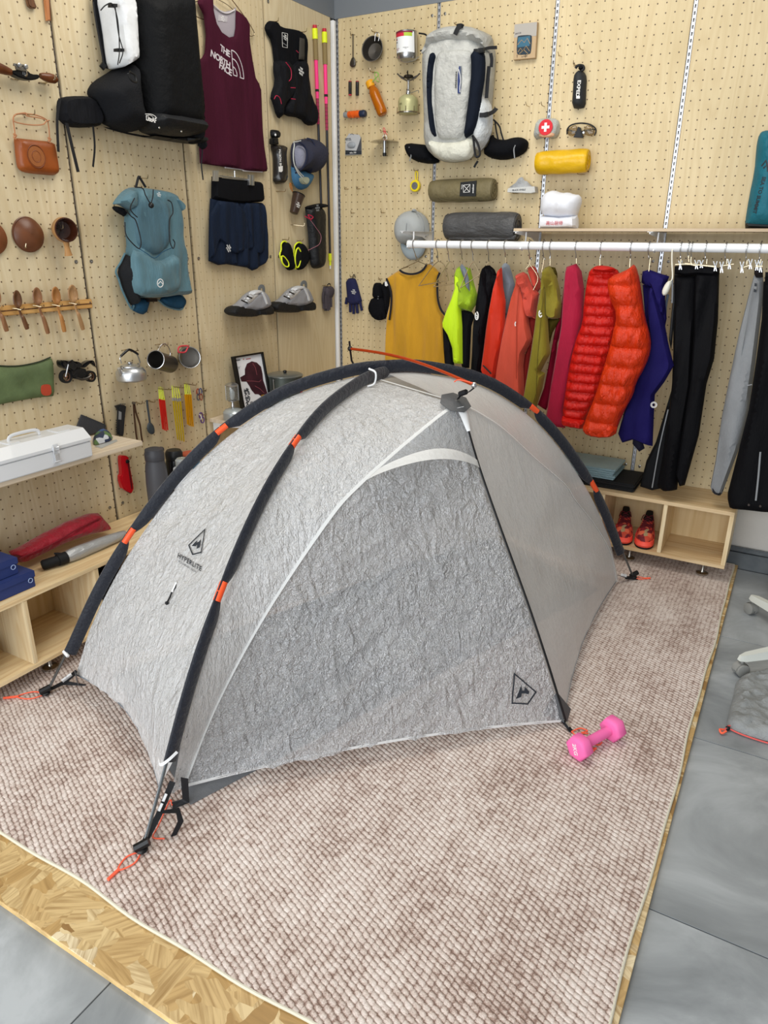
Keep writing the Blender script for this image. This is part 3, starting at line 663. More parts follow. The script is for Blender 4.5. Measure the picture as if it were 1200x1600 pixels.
# vestibule stake end: buckle and loops held by the dumbbell
g = G(); vb = onz(893, 1143, .032); g.band([Vc+np.array([0, 0, .0]), vb], .016, .002, (.3, 1, 0)); obj('strap', g, blackw, tent)
g = G(); g.tube([Vc*.7+vb*.3+np.array([0, 0, .004]), Vc*.25+vb*.75+np.array([0, 0, .004])], .008, 4, flat=.004, up=(.3, 1, 0)); obj('buckle', g, chrome, tent)
g = G(); g.tube(catmull([vb, vb+np.array([.02, .03, .001]), vb+np.array([.045, .03, .0]), vb+np.array([.03, .01, .0]), vb+np.array([.05, .02, -.002])], 6), .0022, 5); g.tube(catmull([vb, vb+np.array([.035, -.02, .0]), vb+np.array([.09, -.02, -.003]), vb+np.array([.10, .0, -.003])], 6), .0022, 5); obj('guy_cord', g, cord_o, tent)
# writing on the fly
def px_on(bv, x, y, lift=.0018):
    h = bv.ray_cast(Vector(CAM), Vector(ray(x, y)).normalized())
    if h[0] is None: return None
    n_ = np.array(h[1]); r_ = ray(x, y)
    if n_ @ r_ > 0: n_ = -n_
    return np.array(h[0])+n_*lift
ink = M('black_print', '#2a2f36', .6)
def poly_on(bv, pts, lift=.003):
    out = []
    for i in range(len(pts)):
        a, b = np.array(pts[i]), np.array(pts[(i+1) % len(pts)])
        out += [tuple(a+(b-a)*k/3) for k in range(3)]
    v = [px_on(bv, *p, lift) for p in out]; c = px_on(bv, *np.mean(pts, axis=0), lift)
    return v+[c], [[i, (i+1) % len(v), len(v)] for i in range(len(v))]
def logo(bv, outer, wd, fills):
    g = G(); P = []
    for i in range(len(outer)):
        a, b = np.array(outer[i]), np.array(outer[(i+1) % len(outer)]); P += [a+(b-a)*k/8 for k in range(8)]
    c = np.mean(outer, axis=0); n = len(P)
    ou = [px_on(bv, *p, .004) for p in P]; inn = [px_on(bv, *(c+(p-c)*(1-wd)), .004) for p in P]
    g.add(ou+inn, [[i, (i+1) % n, n+(i+1) % n, n+i] for i in range(n)])
    for f in fills: g.add(*poly_on(bv, f, .004))
    return g
bE, bD = bvh(g_end), bvh(g_door)
f17 = lambda *p: [(150+a/6.316, 660+b/6.316) for a, b in p]; f12 = lambda *p: [(780+a/2.857, 960+b/2.857) for a, b in p]
g = logo(bE, [(322.5, 826), (295.3, 852.3), (301.8, 868), (316.2, 864.6)], .15, [f17((952,1222),(1008,1166),(995,1228)), f17((1012,1200),(1045,1155),(1032,1238),(1002,1252)), f17((990,1195),(1030,1180),(1028,1205),(992,1218))])
def text_on(g, bv, body, p0, p1, hpx, bold=0.0, sq=1.0):
    vs, fs = text_mesh(body, 1.0, ext=0, bold=bold, space=1.12, sub=.4); p0, p1 = np.array(p0, float), np.array(p1, float)
    xs = [v[0] for v in vs]; w = max(xs)-min(xs); d = (p1-p0)/w; nrm = np.array([d[1], -d[0]]); nrm /= np.linalg.norm(nrm)
    if nrm[1] > 0: nrm = -nrm
    up = np.array([.22, -1.0]); up = up/np.linalg.norm(up)*hpx/.72
    o = (p0+p1)/2; out = []
    for x, y, z in vs: out.append(px_on(bv, *(o+d*x+up*y), .004))
    g.add(out, fs)
text_on(g, bE, 'HYPERLITE', (279, 868), (316, 890), 7.5, .02); text_on(g, bE, 'MOUNTAIN GEAR', (280, 877.5), (308, 894.5), 3.2)
obj('printed_logo', g, ink, tent, label='black pentagon logo with HYPERLITE MOUNTAIN GEAR lettering')
g = logo(bD, [(802, 1050.3), (837.8, 1080.8), (824, 1100.7), (798.2, 1099.3)], .13, [f12((97,312),(72,376),(96,368),(100,345)), f12((112,322),(132,345),(128,356),(108,350)), f12((92,338),(118,340),(116,352),(92,352))])
obj('printed_logo', g, ink, tent, label='black pentagon logo near the lower corner')
p0 = px_on(bE, 277, 911, .004); p1 = px_on(bE, 271, 926, .006); p2 = px_on(bE, 263, 943, .006)
g = G(); g.tube([p0, p1], .0035, 6); obj('guy_anchor', g, whitepl, tent); g = G(); g.tube([p1, (p1+p2)/2+np.array([.004, 0, .004]), p2], .0028, 5); g.tube([p0, (p1+p0)/2+np.array([.005, 0, 0]), p1], .0018, 5); g.ball(tuple(p2), .006); obj('guy_loop', g, blackw, tent)

# ================================================================== helpers for things that hang on the walls
def cr(ox, oy, s): return lambda *p: [(ox+a/s, oy+b/s) for a, b in p]
cA, cB, cC, cD, cE = cr(0, 0, 3.75), cr(280, 0, 4.615), cr(0, 300, 3.75), cr(280, 260, 4.615), cr(0, 580, 3.529)
cF, cG, cH, cI, cJ, cK = cr(520, 0, 3.75), cr(780, 0, 2.857), cr(520, 300, 3.529), cr(780, 340, 2.857), cr(860, 640, 3.529), cr(0, 780, 3.529)
cP, cBl, cHw, cP3, cP5, cSV, cTl, cTo, cTh = cr(640, 20, 6), cr(160, 260, 6.667), cr(560, 360, 6), cr(740, 380, 6.156), cr(1000, 380, 6), cr(420, 180, 9.41), cr(0, 0, 7.5), cr(120, 560, 5.714), cr(150, 660, 6.316)
def W3(W, p, w=.02): fr, f = WF[W]; a = f([p], w)[0]; return fr.p(a[0], a[1], w)
def root(name, W, pts, label, cat, group=None, w=.02):
    q = [W3(W, p, w) for p in pts]; c = np.mean(q, axis=0); c[2] = min(a[2] for a in q); return thing(name, c, label, cat, group)
def T(name, W, pts, w, depth, mat, parent=None, **kw):
    fr, f = WF[W]; tg = {k: kw.pop(k) for k in ('label', 'cat', 'group', 'kind') if k in kw}
    g = G(); kw.setdefault('res', .014); g.puff(f(pts, w), fr, w, depth, **kw); o = obj(name, g, mat, parent, **tg); return o, g
def PR(name, W, pts, w0, w1, mat, parent=None, bev=.001, it=0, **tg):
    fr, f = WF[W]; p = f(pts, w1); g = G(); g.prism(chaikin(p, it) if it else p, fr, w0, w1, bev); return obj(name, g, mat, parent, **tg), g
def TB(name, W, pts, w, r, mat, parent=None, k=5, n=7, closed=False, **tg):
    ws = w if isinstance(w, (list, tuple)) else [w]*len(pts); q = [W3(W, p, a) for p, a in zip(pts, ws)]
    g = G(); g.tube(catmull(q, k) if k and len(q) > 2 else q, r, n, closed=closed); return obj(name, g, mat, parent, **tg)
def BD(name, W, pts, w, width, mat, parent=None, th=.0015, k=4, **tg):
    fr = WF[W][0]; ws = w if isinstance(w, (list, tuple)) else [w]*len(pts); q = [W3(W, p, a) for p, a in zip(pts, ws)]
    q = catmull(q, k) if k and len(q) > 2 else q
    g = G(); g.band(q, width, th, lambda i: np.cross(fr.w, q[min(i+1, len(q)-1)]-q[max(i-1, 0)])); return obj(name, g, mat, parent, **tg)
def LT(name, W, base, top, prof, wb, wt, mat, parent=None, n=20, cap=(True, True), sc=(1, 1), **tg):
    a, b = W3(W, base, wb), W3(W, top, wt); L = np.linalg.norm(b-a); g = G()
    g.lathe([(r*L, h*L) for r, h in prof], a, b-a, n, cap, sc, xdir=WF[W][0].w if sc != (1, 1) else None)
    return obj(name, g, mat, parent, **tg)
hook_m = M('wire_hook', '#b9a98c', .25, .95)
def hook(W, p, label, dirn=(0, 0), ln=.045, two=True):
    fr, f = WF[W]; u, v = f([p], 0)[0]; g = G()
    for du in ((-.008, .008) if two else (0,)):
        g.tube(catmull([fr.p(u+du, v, -.002), fr.p(u+du*.6, v, .012), fr.p(u+du*.2+dirn[0], v-.002+dirn[1], ln), fr.p(u+dirn[0], v+.012+dirn[1], ln+.006)], 3), .0014, 6)
    if two: g.tube([fr.p(u-.014, v, .0015), fr.p(u+.014, v, .0015)], .0014, 6)
    return obj('wire_hook', g, hook_m, label=label, cat='hook', group='wire pegboard hooks')
def word(name, W, body, p, hpx, w, mat, parent, rot=0.0, bold=0.0, sx=1.0, drape=None, space=1.0, align='CENTER', shear=0.0):
    if body == 'TNF': body = 'THE\nNORTH\nFACE'; hpx *= .45
    fr, f = WF[W]; (u, v), (u2, v2) = f([p, (p[0], p[1]-hpx)], w); g = G()
    letter(g, body, (v2-v)/.72, fr, u, v, w, rot, bold=bold, sx=sx, drape=drape, space=space, align=align, shear=shear); return obj(name, g, mat, parent)
black_c = cloth('black_cloth', '#15161a', .7, .6); black_soft = cloth('black_stretch', '#101115', .85, .4); white_print = M('white_print', '#e8e8e6', .6); grey_print = M('grey_print', '#8c8f92', .6)
steel = M('titanium', '#85817b', .35, .9, bump=(300, .05, .002)); steel_dk = M('dark_titanium', '#5a5651', .38, .85); steel_b = M('brushed_steel', '#b9bbbd', .28, .95)
wood_br = wood('walnut_wood', '#6b4528', '#3c2414', 2, 1.2, .4); wood_md = wood('cherry_wood', '#8f6340', '#5f3d22', 2, 1.2, .45); wood_lt = wood('light_wood', '#b18a5e', '#7d5833', 2, 1.2, .5)
black_m = M('black_metal', '#17181a', .35, .6)

# ================================================================== left wall, from the left edge to the corner
# ---- carving tools cut by the top of the frame
L = 'L'
r_ = root('spoon_blank', L, cTl((330,0),(445,110)), 'dark brown wooden blade hanging at the top edge of the photo', 'carving tool'); PR('blade', L, cTl((290,-170),(380,-180),(405,0),(447,105),(348,88),(325,0)), .004, .016, wood_br, r_, .003, 1)
PR('handle', L, cTl((300,-330),(350,-335),(365,-165),(305,-165)), .004, .022, wood_lt, r_, .005, 1)
r_ = root('wooden_ruler', L, cTl((530,0),(600,240)), 'narrow reddish wooden strip overlapping the panel joint at the top', 'ruler'); PR('strip', L, cTl((500,-260),(572,-268),(604,240),(556,240),(530,0)), .004, .014, wood('reddish_strip', '#c08050', '#9a5c30', 2), r_, .002); PR('edge_rule', L, cTl((561,-260),(572,-262),(603,238),(594,238)), .0142, .0155, wood_br, r_, .0003)
# ---- spokeshave
r_ = root('spokeshave', L, [(0,100),(45,115),(89,125)], 'wooden handled spokeshave lying across two hooks, upper left', 'hand plane')
LT('handle', L, (17,113), (-30,96), [(.10,0),(.13,.15),(.17,.5),(.15,.8),(.08,.97),(.01,1)], .035, .035, M('varnished_handle', '#5f3317', .3, var=.25), r_)
LT('handle', L, (63,118.5), (90,125), [(.12,0),(.17,.15),(.23,.5),(.21,.8),(.11,.97),(.01,1)], .035, .035, M('varnished_handle'), r_)
PR('body', L, cTl((130,825),(180,822),(235,815),(330,825),(375,870),(470,872),(472,915),(405,940),(330,938),(235,910),(180,880),(135,852)), .02, .048, M('black_cast_iron', '#1d1e20', .3, .5), r_, .004, 1)
PR('blade', L, cTl((165,740),(330,762),(325,790),(160,770)), .042, .047, steel, r_); PR('cap_iron', L, cTl((185,765),(290,790),(330,830),(300,840),(200,815)), .046, .054, steel, r_, .002)
g = G(); 
for a in ((215,768),(292,784)):
    p = W3(L, cTl(a)[0], .05); g.lathe([(.006,0),(.007,.002),(.007,.008),(.005,.009)], p, (1,0,0), 12)
obj('thumb_screw', g, steel_b, r_)
word('stamp', L, '151', cTl((292,870))[0], 5, .0492, grey_print, r_, -.25)
hook(L, (22,124), 'wire hook under the left handle of the spokeshave', (.012,.01), .05); hook(L, (66,130), 'wire hook under the right handle of the spokeshave', (.012,.01), .05)
# ---- leather bag
leather = M('tan_leather', '#8c4616', .45, bump=(70, .25, .003), var=.12, coat=.1); leather_dk = M('tooled_leather', '#733a1b', .5, var=.15)
r_ = root('leather_bag', L, cA((80,800),(335,1030)), 'small tan leather shoulder bag with a round tooled medallion', 'bag')
o, g_bag = T('body', L, cA((80,812),(88,808),(180,818),(300,830),(312,850),(335,985),(335,1010),(318,1028),(280,1026),(160,1015),(115,1000),(98,975),(88,900)), .006, .028, leather, r_, D=.02, it=1)
for r, n_ in ((.034, 'ring'), (.017, 'ring')):
    c = W3(L, cA((213,917))[0], .0345); g = G(); g.tube([c+np.array([0, r*math.cos(a), r*1.05*math.sin(a)]) for a in np.linspace(0, 2*PI, 32, endpoint=False)], .0016 if r > .02 else .0013, 6, closed=True); obj('medallion_ring', g, leather_dk, r_)
g = G(); c = W3(L, cA((213,917))[0], .0336); g.lathe([(.032,0),(.032,.0012),(.018,.0014)], c, (1,0,0), 28); g.lathe([(.0145,0),(.0145,.0018),(.001,.0022)], c, (1,0,0), 24); obj('medallion', g, M('medallion_leather', '#94582d', .5, bump=(220, .6, .002)), r_)
TB('strap', L, cA((92,815),(85,760),(78,690),(110,668),(200,672),(270,700),(285,740),(292,825)), .015, .0022, M('cord_leather', '#b07a55', .6), r_)
TB('strap', L, cA((78,690),(90,715),(180,732),(250,730),(270,712),(290,705)), .02, .002, M('cord_leather'), r_); TB('strap', L, cA((95,668),(150,662),(160,680),(215,688),(262,700)), .026, .002, M('cord_leather'), r_)
for a in ((88,800),(290,822)): TB('strap_knot', L, cA((a[0]-8,a[1]-14),(a[0]+7,a[1]-6),(a[0]-5,a[1]+4),(a[0]+6,a[1]+14)), .028, .0035, M('cord_leather'), r_)
hook(L, cA((150,672))[0], 'wire hook carrying the tan leather bag')
# ---- wooden bowls and cup
def bowl(pts_c, rpx, label, mat):
    r_ = root('wooden_bowl', L, [pts_c], label, 'bowl'); c = W3(L, pts_c, .012); R_ = rpx
    g = G(); g.lathe([(R_, .0),(R_*1.0, .006),(R_*.92, .010),(R_*.6, .022),(R_*.3, .027),(.001, .029)], c-np.array([.008,0,0]), (1, -.12, .10), 36, (True, False)); obj('shell', g, mat, r_)
    g = G(); g.tube([c+np.array([-.008+.12*0, R_*1.0*math.cos(a), R_*1.0*math.sin(a)]) for a in np.linspace(0, 2*PI, 40, endpoint=False)], .003, 6, closed=True); obj('rim', g, mat, r_); return r_
d1 = abs(Lw([(45,340)],.02)[0][1]-Lw([(45,394)],.02)[0][1])/2
bowl((45.5, 366.5), d1, 'round dark wooden bowl shown from its base, left of the cup', M('oiled_walnut', '#633b24', .35, bump=(12, .1, .004), var=.18)); bowl((-14, 371), d1, 'round wooden bowl cut by the left edge of the photo', M('oiled_cherry', '#754428', .35, var=.15))
hook(L, cC((132,322))[0], 'wire hook under the round dark wooden bowl', (-.02,0)); 
r_ = root('wooden_cup', L, cC((330,150),(450,370)), 'dark hollow wooden cup with a light carved handle pointing down', 'cup')
a = W3(L, cC((352,222))[0], .012); b = W3(L, cC((392,222))[0], .07); ax = (b-a)/np.linalg.norm(b-a); R_ = abs(Lw(cC((390,150)),.06)[0][1]-Lw(cC((390,295)),.06)[0][1])/2; H_ = .055
g = G(); g.lathe([(.001,0),(R_*.55,.001),(R_*.9,.015),(R_*1.05,.035),(R_,H_)], a, ax, 32, (True, False)); obj('cup_shell', g, M('light_burl', '#a67b4c', .4, var=.2), r_)
g = G(); g.lathe([(R_,H_),(R_*.9,H_+.001),(R_*.86,.04),(R_*.7,.02),(.001,.012)], a, ax, 32, (False, False)); obj('cup_hollow', g, M('dark_hollow', '#3a1c10', .25, coat=.5, var=.3), r_)
hb = a+ax*H_*.7+np.array([0,0,-R_*.9]); he = W3(L, cC((402,372))[0], .045)
g = G(); g.tube(catmull([hb, hb*.6+he*.4, hb*.2+he*.8, he], 6), [.010+.003*abs(i-6)/6 for i in range(19)], 10, flat=.012); obj('handle', g, M('light_burl'), r_)
hook(L, cC((300,212))[0], 'wire hook beside the carved wooden cup', (.012,0))
# ---- spoon rack and spoons
r_ = root('spoon_rack', L, cC((0,700),(540,650)), 'narrow pine rail screwed across the panels with wooden spoons', 'rack')
rackw = wood('pine_rail', '#d9ab68', '#b07c3c', 1); fr, f = WF[L]
(u0, v0), (u1, v1) = f(cC((538,627)), .014)[0], f(cC((538,680)), .014)[0]
g = G(); g.fbox(FL, -2.60, u0, v1, v0, .001, .014, .002); obj('rail', g, rackw, r_)
g = G(); g.fbox(FL, -2.60, u0-.002, (v0+v1)/2-.002, (v0+v1)/2+.002, .0135, .0155, .0008); obj('groove_bead', g, wood_br, r_)
g = G(); p = FL.p(u0-.01, v0-.012, .014); g.lathe([(.0035,0),(.003,.001)], p, (1,0,0), 10); obj('screw', g, screw_mat, r_)
sp = [((-26,640),(-28,560),(40,815),'wooden spoon cut by the left edge, first on the pine rail',wood_md,1.0),((97,628),(95,577),(160,802),'shortest dark brown wooden spoon on the pine rail',wood_br,1.0),((212,610),(212,560),(282,828),'mid brown wooden spoon, second from the right but one on the rail',wood_md,1.05),((320,605),(322,556),(378,818),'honey brown wooden spoon, second from the right on the rail',wood('honey_wood','#b0793f','#7c4d22',2),1.0),((416,598),(420,545),(487,806),'light wooden spoon nearest the right end of the rail',wood_lt,1.1)]
for (ncx, ncy), (tx, ty), (ex, ey), lab, mt, k in sp:
    r_ = root('wooden_spoon', L, cC((ncx,ncy),(ex,ey)), lab, 'spoon', 'wooden spoons on the pine rail', w=.03)
    top = cC((tx,ty))[0]; neck = cC((tx+14*1.0, ty+108))[0]; end = cC((ex,ey))[0]; cx, cy = (top[0]+neck[0])/2, (top[1]+neck[1])/2-1; hh = (neck[1]-top[1])/2; hw_ = 7.2*k
    ang = math.atan2(neck[0]-top[0], neck[1]-top[1]); pts = []
    for q in range(14):
        a = 2*PI*q/14; x = hw_*math.sin(a)*(1-.12*math.cos(a)); y = -hh*math.cos(a); pts.append((cx+x*math.cos(ang)+y*math.sin(ang), cy-x*math.sin(ang)+y*math.cos(ang)))
    fr, f = WF[L]; P_ = f(pts, .028); cu, cv = np.mean(P_, axis=0); rad = max(abs(b-cv) for a, b in P_)
    g = G(); g.puff(P_, FL, .028, .006, res=.006, it=1, back=1.6, fn=lambda a, b: -.012*max(0, 1-(((a-cu)/(rad*.62))**2+((b-cv)/(rad*.92))**2))); obj('bowl', g, mt, r_)
    n1, n2 = W3(L, neck, .026), W3(L, end, .022); mid = (n1*.55+n2*.45)+np.array([.004,0,0])
    g = G(); g.tube(catmull([n1+np.array([0,0,.006]), n1*.7+n2*.3, mid, n2], 5), [.0042, .0042, .0042, .0045, .005, .0052, .0055, .006, .0065, .007, .0078, .0082, .0085, .009, .0092, .008], 10, flat=.0058); obj('handle', g, mt, r_)
    g = G(); c0 = W3(L, neck, .014)
    for s in (-1, 1): g.tube(catmull([c0+np.array([0, s*.022, .004]), c0+np.array([.012, s*.014, .002]), c0+np.array([.022, s*.007, -.001]), c0+np.array([.024, s*.003, .003])], 4), .0014, 6)
    obj('wire_hook', g, hook_m, label='wire prong hook holding the '+lab.split(',')[0], cat='hook', group='wire hooks on the pine rail')
# ---- green waxed pouch
green_c = M('waxed_green_canvas', '#5a6a45', .75, bump=(22, .35, .01), var=.16); dkg = M('dark_green_binding', '#2b3323', .7)
r_ = root('canvas_pouch', L, cC((0,1020),(310,1190)), 'green waxed canvas pouch with a red leather tag', 'pouch')
T('body', L, [(-30,567),(0,572),(30,572),(60,566),(78,558.5),(82,562),(83.5,617),(83.5,619),(60,621),(30,626),(0,632),(-30,638)], .006, .022, green_c, r_, D=.03, folds=(.006, 14, 20), it=1)
TB('zip_edge', L, [(-28,567),(0,571.5),(30,571.5),(60,565.5),(79,558)], .016, .0025, dkg, r_)
PR('leather_tag', L, cC((250,1130),(290,1126),(302,1142),(303,1190),(262,1196),(246,1180),(243,1150)), .029, .034, M('red_leather', '#a8402a', .5, var=.1), r_, .001, 1)
# ---- model motorcycle
r_ = root('model_motorcycle', L, [(93,602),(150,600)], 'black miniature motorcycle clipped to the pegboard above the shelf', 'model')
tyre = M('rubber_tyre', '#121212', .7); blk = M('gloss_black', '#0c0d10', .15, coat=.6)
def moto(px, py, R1, nm='wheel'):
    c = W3(L, (px, py), .03); up = abs(Lw([(px,py)],.03)[0][1]-Lw([(px,py-R1)],.03)[0][1]); g = G()
    g.lathe([(up*.66,-.008),(up*.98,-.009),(up*1.02,0),(up*.98,.009),(up*.66,.008)], c, (1,0,0), 28, (False, False)); w_ = obj(nm, g, tyre, r_)
    g = G(); g.tube([c+np.array([.003, up*.66*math.cos(a), up*.66*math.sin(a)]) for a in np.linspace(0, 2*PI, 28, endpoint=False)], .0028, 6, closed=True)
    for q in range(6):
        a = q*PI/3; g.tube([c, c+np.array([.004, up*.66*math.cos(a), up*.66*math.sin(a)])], .0012, 5)
    g.lathe([(.005,-.006),(.006,.006),(.002,.010)], c, (1,0,0), 10); obj('rim', g, M('wheel_rim', '#7b5a48', .3, .8), w_)
moto(*cC((384,1082))[0], 10.3); moto(*cC((528,1080))[0], 9.0)
PR('fairing', L, cC((362,990),(378,985),(405,992),(428,985),(455,998),(470,1010),(455,1040),(430,1062),(420,1045),(398,1040),(372,1030),(362,1012)), .014, .045, blk, r_, .006, 1)
PR('tank', L, cC((430,998),(460,992),(485,1005),(492,1025),(460,1040),(430,1030)), .016, .046, blk, r_, .007, 1)
PR('engine', L, cC((420,1035),(500,1030),(515,1060),(500,1092),(440,1098),(418,1075)), .018, .043, M('engine_black', '#1d1c1b', .45, .5, bump=(200, 1, .006)), r_, .003, 1)
PR('seat', L, cC((485,1015),(515,992),(545,985),(548,996),(525,1012),(505,1030),(490,1032)), .018, .042, blk, r_, .005, 1)
PR('tail', L, cC((520,990),(552,985),(562,1010),(565,1028),(545,1012)), .024, .036, blk, r_, .003, 1)
TB('exhaust', L, cC((450,1090),(480,1098),(515,1090),(535,1075)), .046, .005, steel_dk, r_)
TB('fork', L, cC((384,1082),(392,1050),(400,1010)), .044, .003, steel_b, r_); TB('handlebar', L, cC((398,1000),(412,992),(425,986)), .048, .003, black_m, r_); TB('mirror', L, cC((370,995),(358,990)), .05, .004, black_m, r_)
# ---- shelf with its bracket, toolbox, pouches
shelf_w = wood('shelf_plywood', '#ded0ba', '#c6b092', 1)
r_ = thing('wall_shelf', (0, -2.4, .783), 'whitewashed plywood wall shelf carrying the white toolbox', 'shelf')
g = G(); g.fbox(FL, -3.0, -1.822, .765, .783, .001, .25, .001); obj('board', g, shelf_w, r_)
for y in (-1.85, -2.39):
    g = G(); g.prism([(.002,.764),(.22,.764),(.22,.757),(.03,.715),(.002,.70)], Frame((0,y,0),(1,0,0),(0,0,1),(0,-1,0)), -.0012, .0012); obj('shelf_bracket', g, alu, r_)
def tb(u, v, w): return np.array([u, v, w])
# toolbox: placed through its footprint corners on the shelf top
zt = .7835
A0 = onz(23, 748.5, zt); B0 = onz(146, 712.5, zt); ux = B0-A0; Lb = np.linalg.norm(ux); ux /= Lb; uy = np.array([-ux[1], ux[0], 0]); 
if uy[0] > 0: uy = -uy
Db, Hb = .155, .088
fb = Frame(A0, ux, (0,0,1), -uy)      # u along the box, v up, w towards the room (0 = front face)
white_en = M('white_enamel', '#d8dadc', .35, bump=(8, .03, .004), coat=.2)
r_ = thing('toolbox', A0+ux*Lb/2+uy*Db/2, 'white steel toolbox with a latch and top handle on the wall shelf', 'toolbox')
u_lo = -.16
g = G(); g.fbox(fb, u_lo, Lb, 0.0, Hb*.68, -Db, 0, .004); obj('base', g, white_en, r_)
fe = Frame(A0, -np.array(fb.w), (0,0,1), ux)
pr = [(-.003, Hb*.68+.0015), (-.003, Hb*.68+.012), (.035, Hb*1.18), (Db-.035, Hb*1.18), (Db+.003, Hb*.68+.012), (Db+.003, Hb*.68+.0015)]
g = G(); g.prism(pr, fe, u_lo-.002, Lb+.002, .003); obj('lid', g, white_en, r_)
for a, b in ((.03, .075), (Lb-.10, Lb-.045)):
    g = G(); g.fbox(fb, a, b, Hb*1.18, Hb*1.18+.003, -Db*.7, -Db*.3, .003); obj('lid_recess', g, white_en, r_)
g = G(); h0 = .05; h1 = .17; zz = Hb*1.18
g.tube(catmull([fb.p(h0, zz+.002, -Db/2), fb.p(h0+.006, zz+.016, -Db/2), fb.p(h0+.03, zz+.022, -Db/2), fb.p(h1-.03, zz+.022, -Db/2), fb.p(h1-.006, zz+.016, -Db/2), fb.p(h1, zz+.002, -Db/2)], 4), .006, 8, flat=.0035); obj('handle', g, white_en, r_)
lu = .165; g = G(); g.fbox(fb, lu-.011, lu+.011, Hb*.66, Hb*.93, .002, .006, .001); obj('hasp', g, white_en, r_)
g = G(); g.fbox(fb, lu-.009, lu+.009, Hb*.22, Hb*.55, .0005, .007, .002); g.tube([fb.p(lu-.012, Hb*.55, .008), fb.p(lu-.009, Hb*.82, .010), fb.p(lu+.009, Hb*.82, .010), fb.p(lu+.012, Hb*.55, .008)], .0018, 6); g.tube([fb.p(lu-.014, Hb*.22, .008), fb.p(lu+.014, Hb*.22, .008)], .0025, 6); obj('latch', g, M('latch_metal', '#dfe1e4', .25, .6), r_)
# dark wedge pouch behind the box, and the blue-green pouch with a flat card
PR_ = [cE((455,240),(585,300),(580,325),(500,345),(430,300))]
r_ = root('felt_wallet', L, PR_[0], 'dark grey angular felt wallet standing behind the white toolbox', 'wallet'); PR('body', L, cE((455,240),(572,288),(587,300),(583,322),(500,350),(420,330)), .006, .016, M('grey_felt', '#3f4044', .9, bump=(200, .4, .003)), r_, .003); PR('flap', L, cE((452,250),(570,296),(583,322),(500,350),(440,322)), .0165, .020, M('grey_felt'), r_, .0015)
r_ = root('printed_pouch', L, cE((512,410),(620,380)), 'small blue, green and white printed pouch on the shelf', 'pouch', w=.1)
def flat_blob(name, pts, z, depth, mat, parent, **kw):
    P_ = [tuple(onz(a, b, z)[:2]) for a, b in pts]; g = G(); g.puff(P_, FT, z, depth, back=kw.pop('back', .05), **kw); return obj(name, g, mat, parent), g
m_, t = newmat('blue_camouflage'); co = t.n('TexCoord'); v_ = t.n('TexVoronoi', ins={'Vector': (co, 3), 'Scale': 34.0}); s_ = t.n('SeparateColor', ins={0: (v_, 'Color')})
t.out(t.n('BsdfPrincipled', ins={'Base Color': t.ramp((s_, 0), [(0, hx('#20304e')), (.3, hx('#35578f')), (.5, hx('#5c7a4c')), (.7, hx('#28344a')), (.88, hx('#c9cfd6'))], 'CONSTANT'), 'Roughness': .5}))
flat_blob('body', cE((512,375),(540,350),(600,345),(622,362),(618,380),(560,398),(515,410)), .786, .03, m_, r_, res=.012, folds=(.004, 25, 25))
o, g = flat_blob('flat_card', cE((520,415),(640,375),(650,385),(560,425)), .7838, .0012, M('clear_card', '#aeb0ae', .3), None, res=.02, it=0); tag(o, 'thin translucent card lying on the shelf beside the printed pouch', 'card')
# ---- big black backpack
r_ = root('backpack', L, cA((510,0),(1140,850)), 'large black hiking backpack with a white side panel', 'backpack', w=.1)
gridx = M('black_gridstop', '#0b0c0e', .65, bump=(20, .5, .015), spec=.14); shiny_blk = M('black_shell_fabric', '#191a1c', .5, bump=(30, .6, .01), spec=.25); blk_mesh = M('black_stretch_mesh', '#191a1d', .8, bump=(170, .8, .004), spec=.15); wht_panel = M('white_laminate', '#d9dcdf', .45, bump=(14, .5, .012), var=.05)
T('white_panel', L, cA((560,-60),(700,-60),(730,340),(725,375),(640,420),(625,350),(600,150)), .045, .105, wht_panel, r_, D=.02, folds=(.004, 12, 5), it=1)
o, g_b = T('main_body', L, cA((690,-80),(1035,-80),(1060,150),(1085,440),(1110,640),(1100,790),(1000,815),(780,760),(745,600),(730,330),(700,150)), .04, .15, gridx, r_, D=.09, folds=(.005, 8, 5), it=1)
T('side_pocket', L, cA((735,350),(640,420),(540,480),(508,530),(515,560),(560,640),(585,690),(600,735),(770,790),(790,720),(745,600)), .03, .13, blk_mesh, r_, D=.06, folds=(.006, 10, 8), it=1)
T('side_pocket', L, cA((1083,440),(1130,490),(1150,560),(1160,830),(1130,848),(1095,835),(1100,640)), .065, .08, gridx, r_, D=.05, it=1)
T('bottom_panel', L, cA((772,640),(950,655),(1098,690),(1105,790),(1090,805),(1000,812),(840,790),(790,735)), .05, .155, shiny_blk, r_, D=.05, it=1, folds=(.003, 10, 10))
T('base', L, cA((590,735),(780,785),(1000,815),(1100,790),(1135,800),(1150,848),(1080,842),(800,800),(640,760)), .03, .13, shiny_blk, r_, D=.04, it=1)
bv_b = None
T('hip_belt', L, cA((330,600),(345,575),(400,563),(510,562),(560,640),(585,740),(480,750),(400,745),(365,725),(330,690)), .02, .045, black_c, r_, D=.015, it=1, folds=(.006, 15, 15))
for pts, w_ in ((cA((350,580),(335,700),(342,890)), .010), (cA((390,720),(420,850),(458,1008)), .013), (cA((545,735),(555,860),(545,978)), .008)): BD('strap', L, pts, .05, w_, blackw, r_)
BD('shoulder_strap', L, cA((560,-60),(575,90),(610,240),(625,400)), .03, .03, black_c, r_, th=.008); BD('strap', L, cA((545,10),(560,110),(600,330),(612,385)), .05, .006, blackw, r_)
PR('buckle', L, cA((588,385),(605,362),(630,385),(612,412)), .05, .058, blackpl, r_, .002)
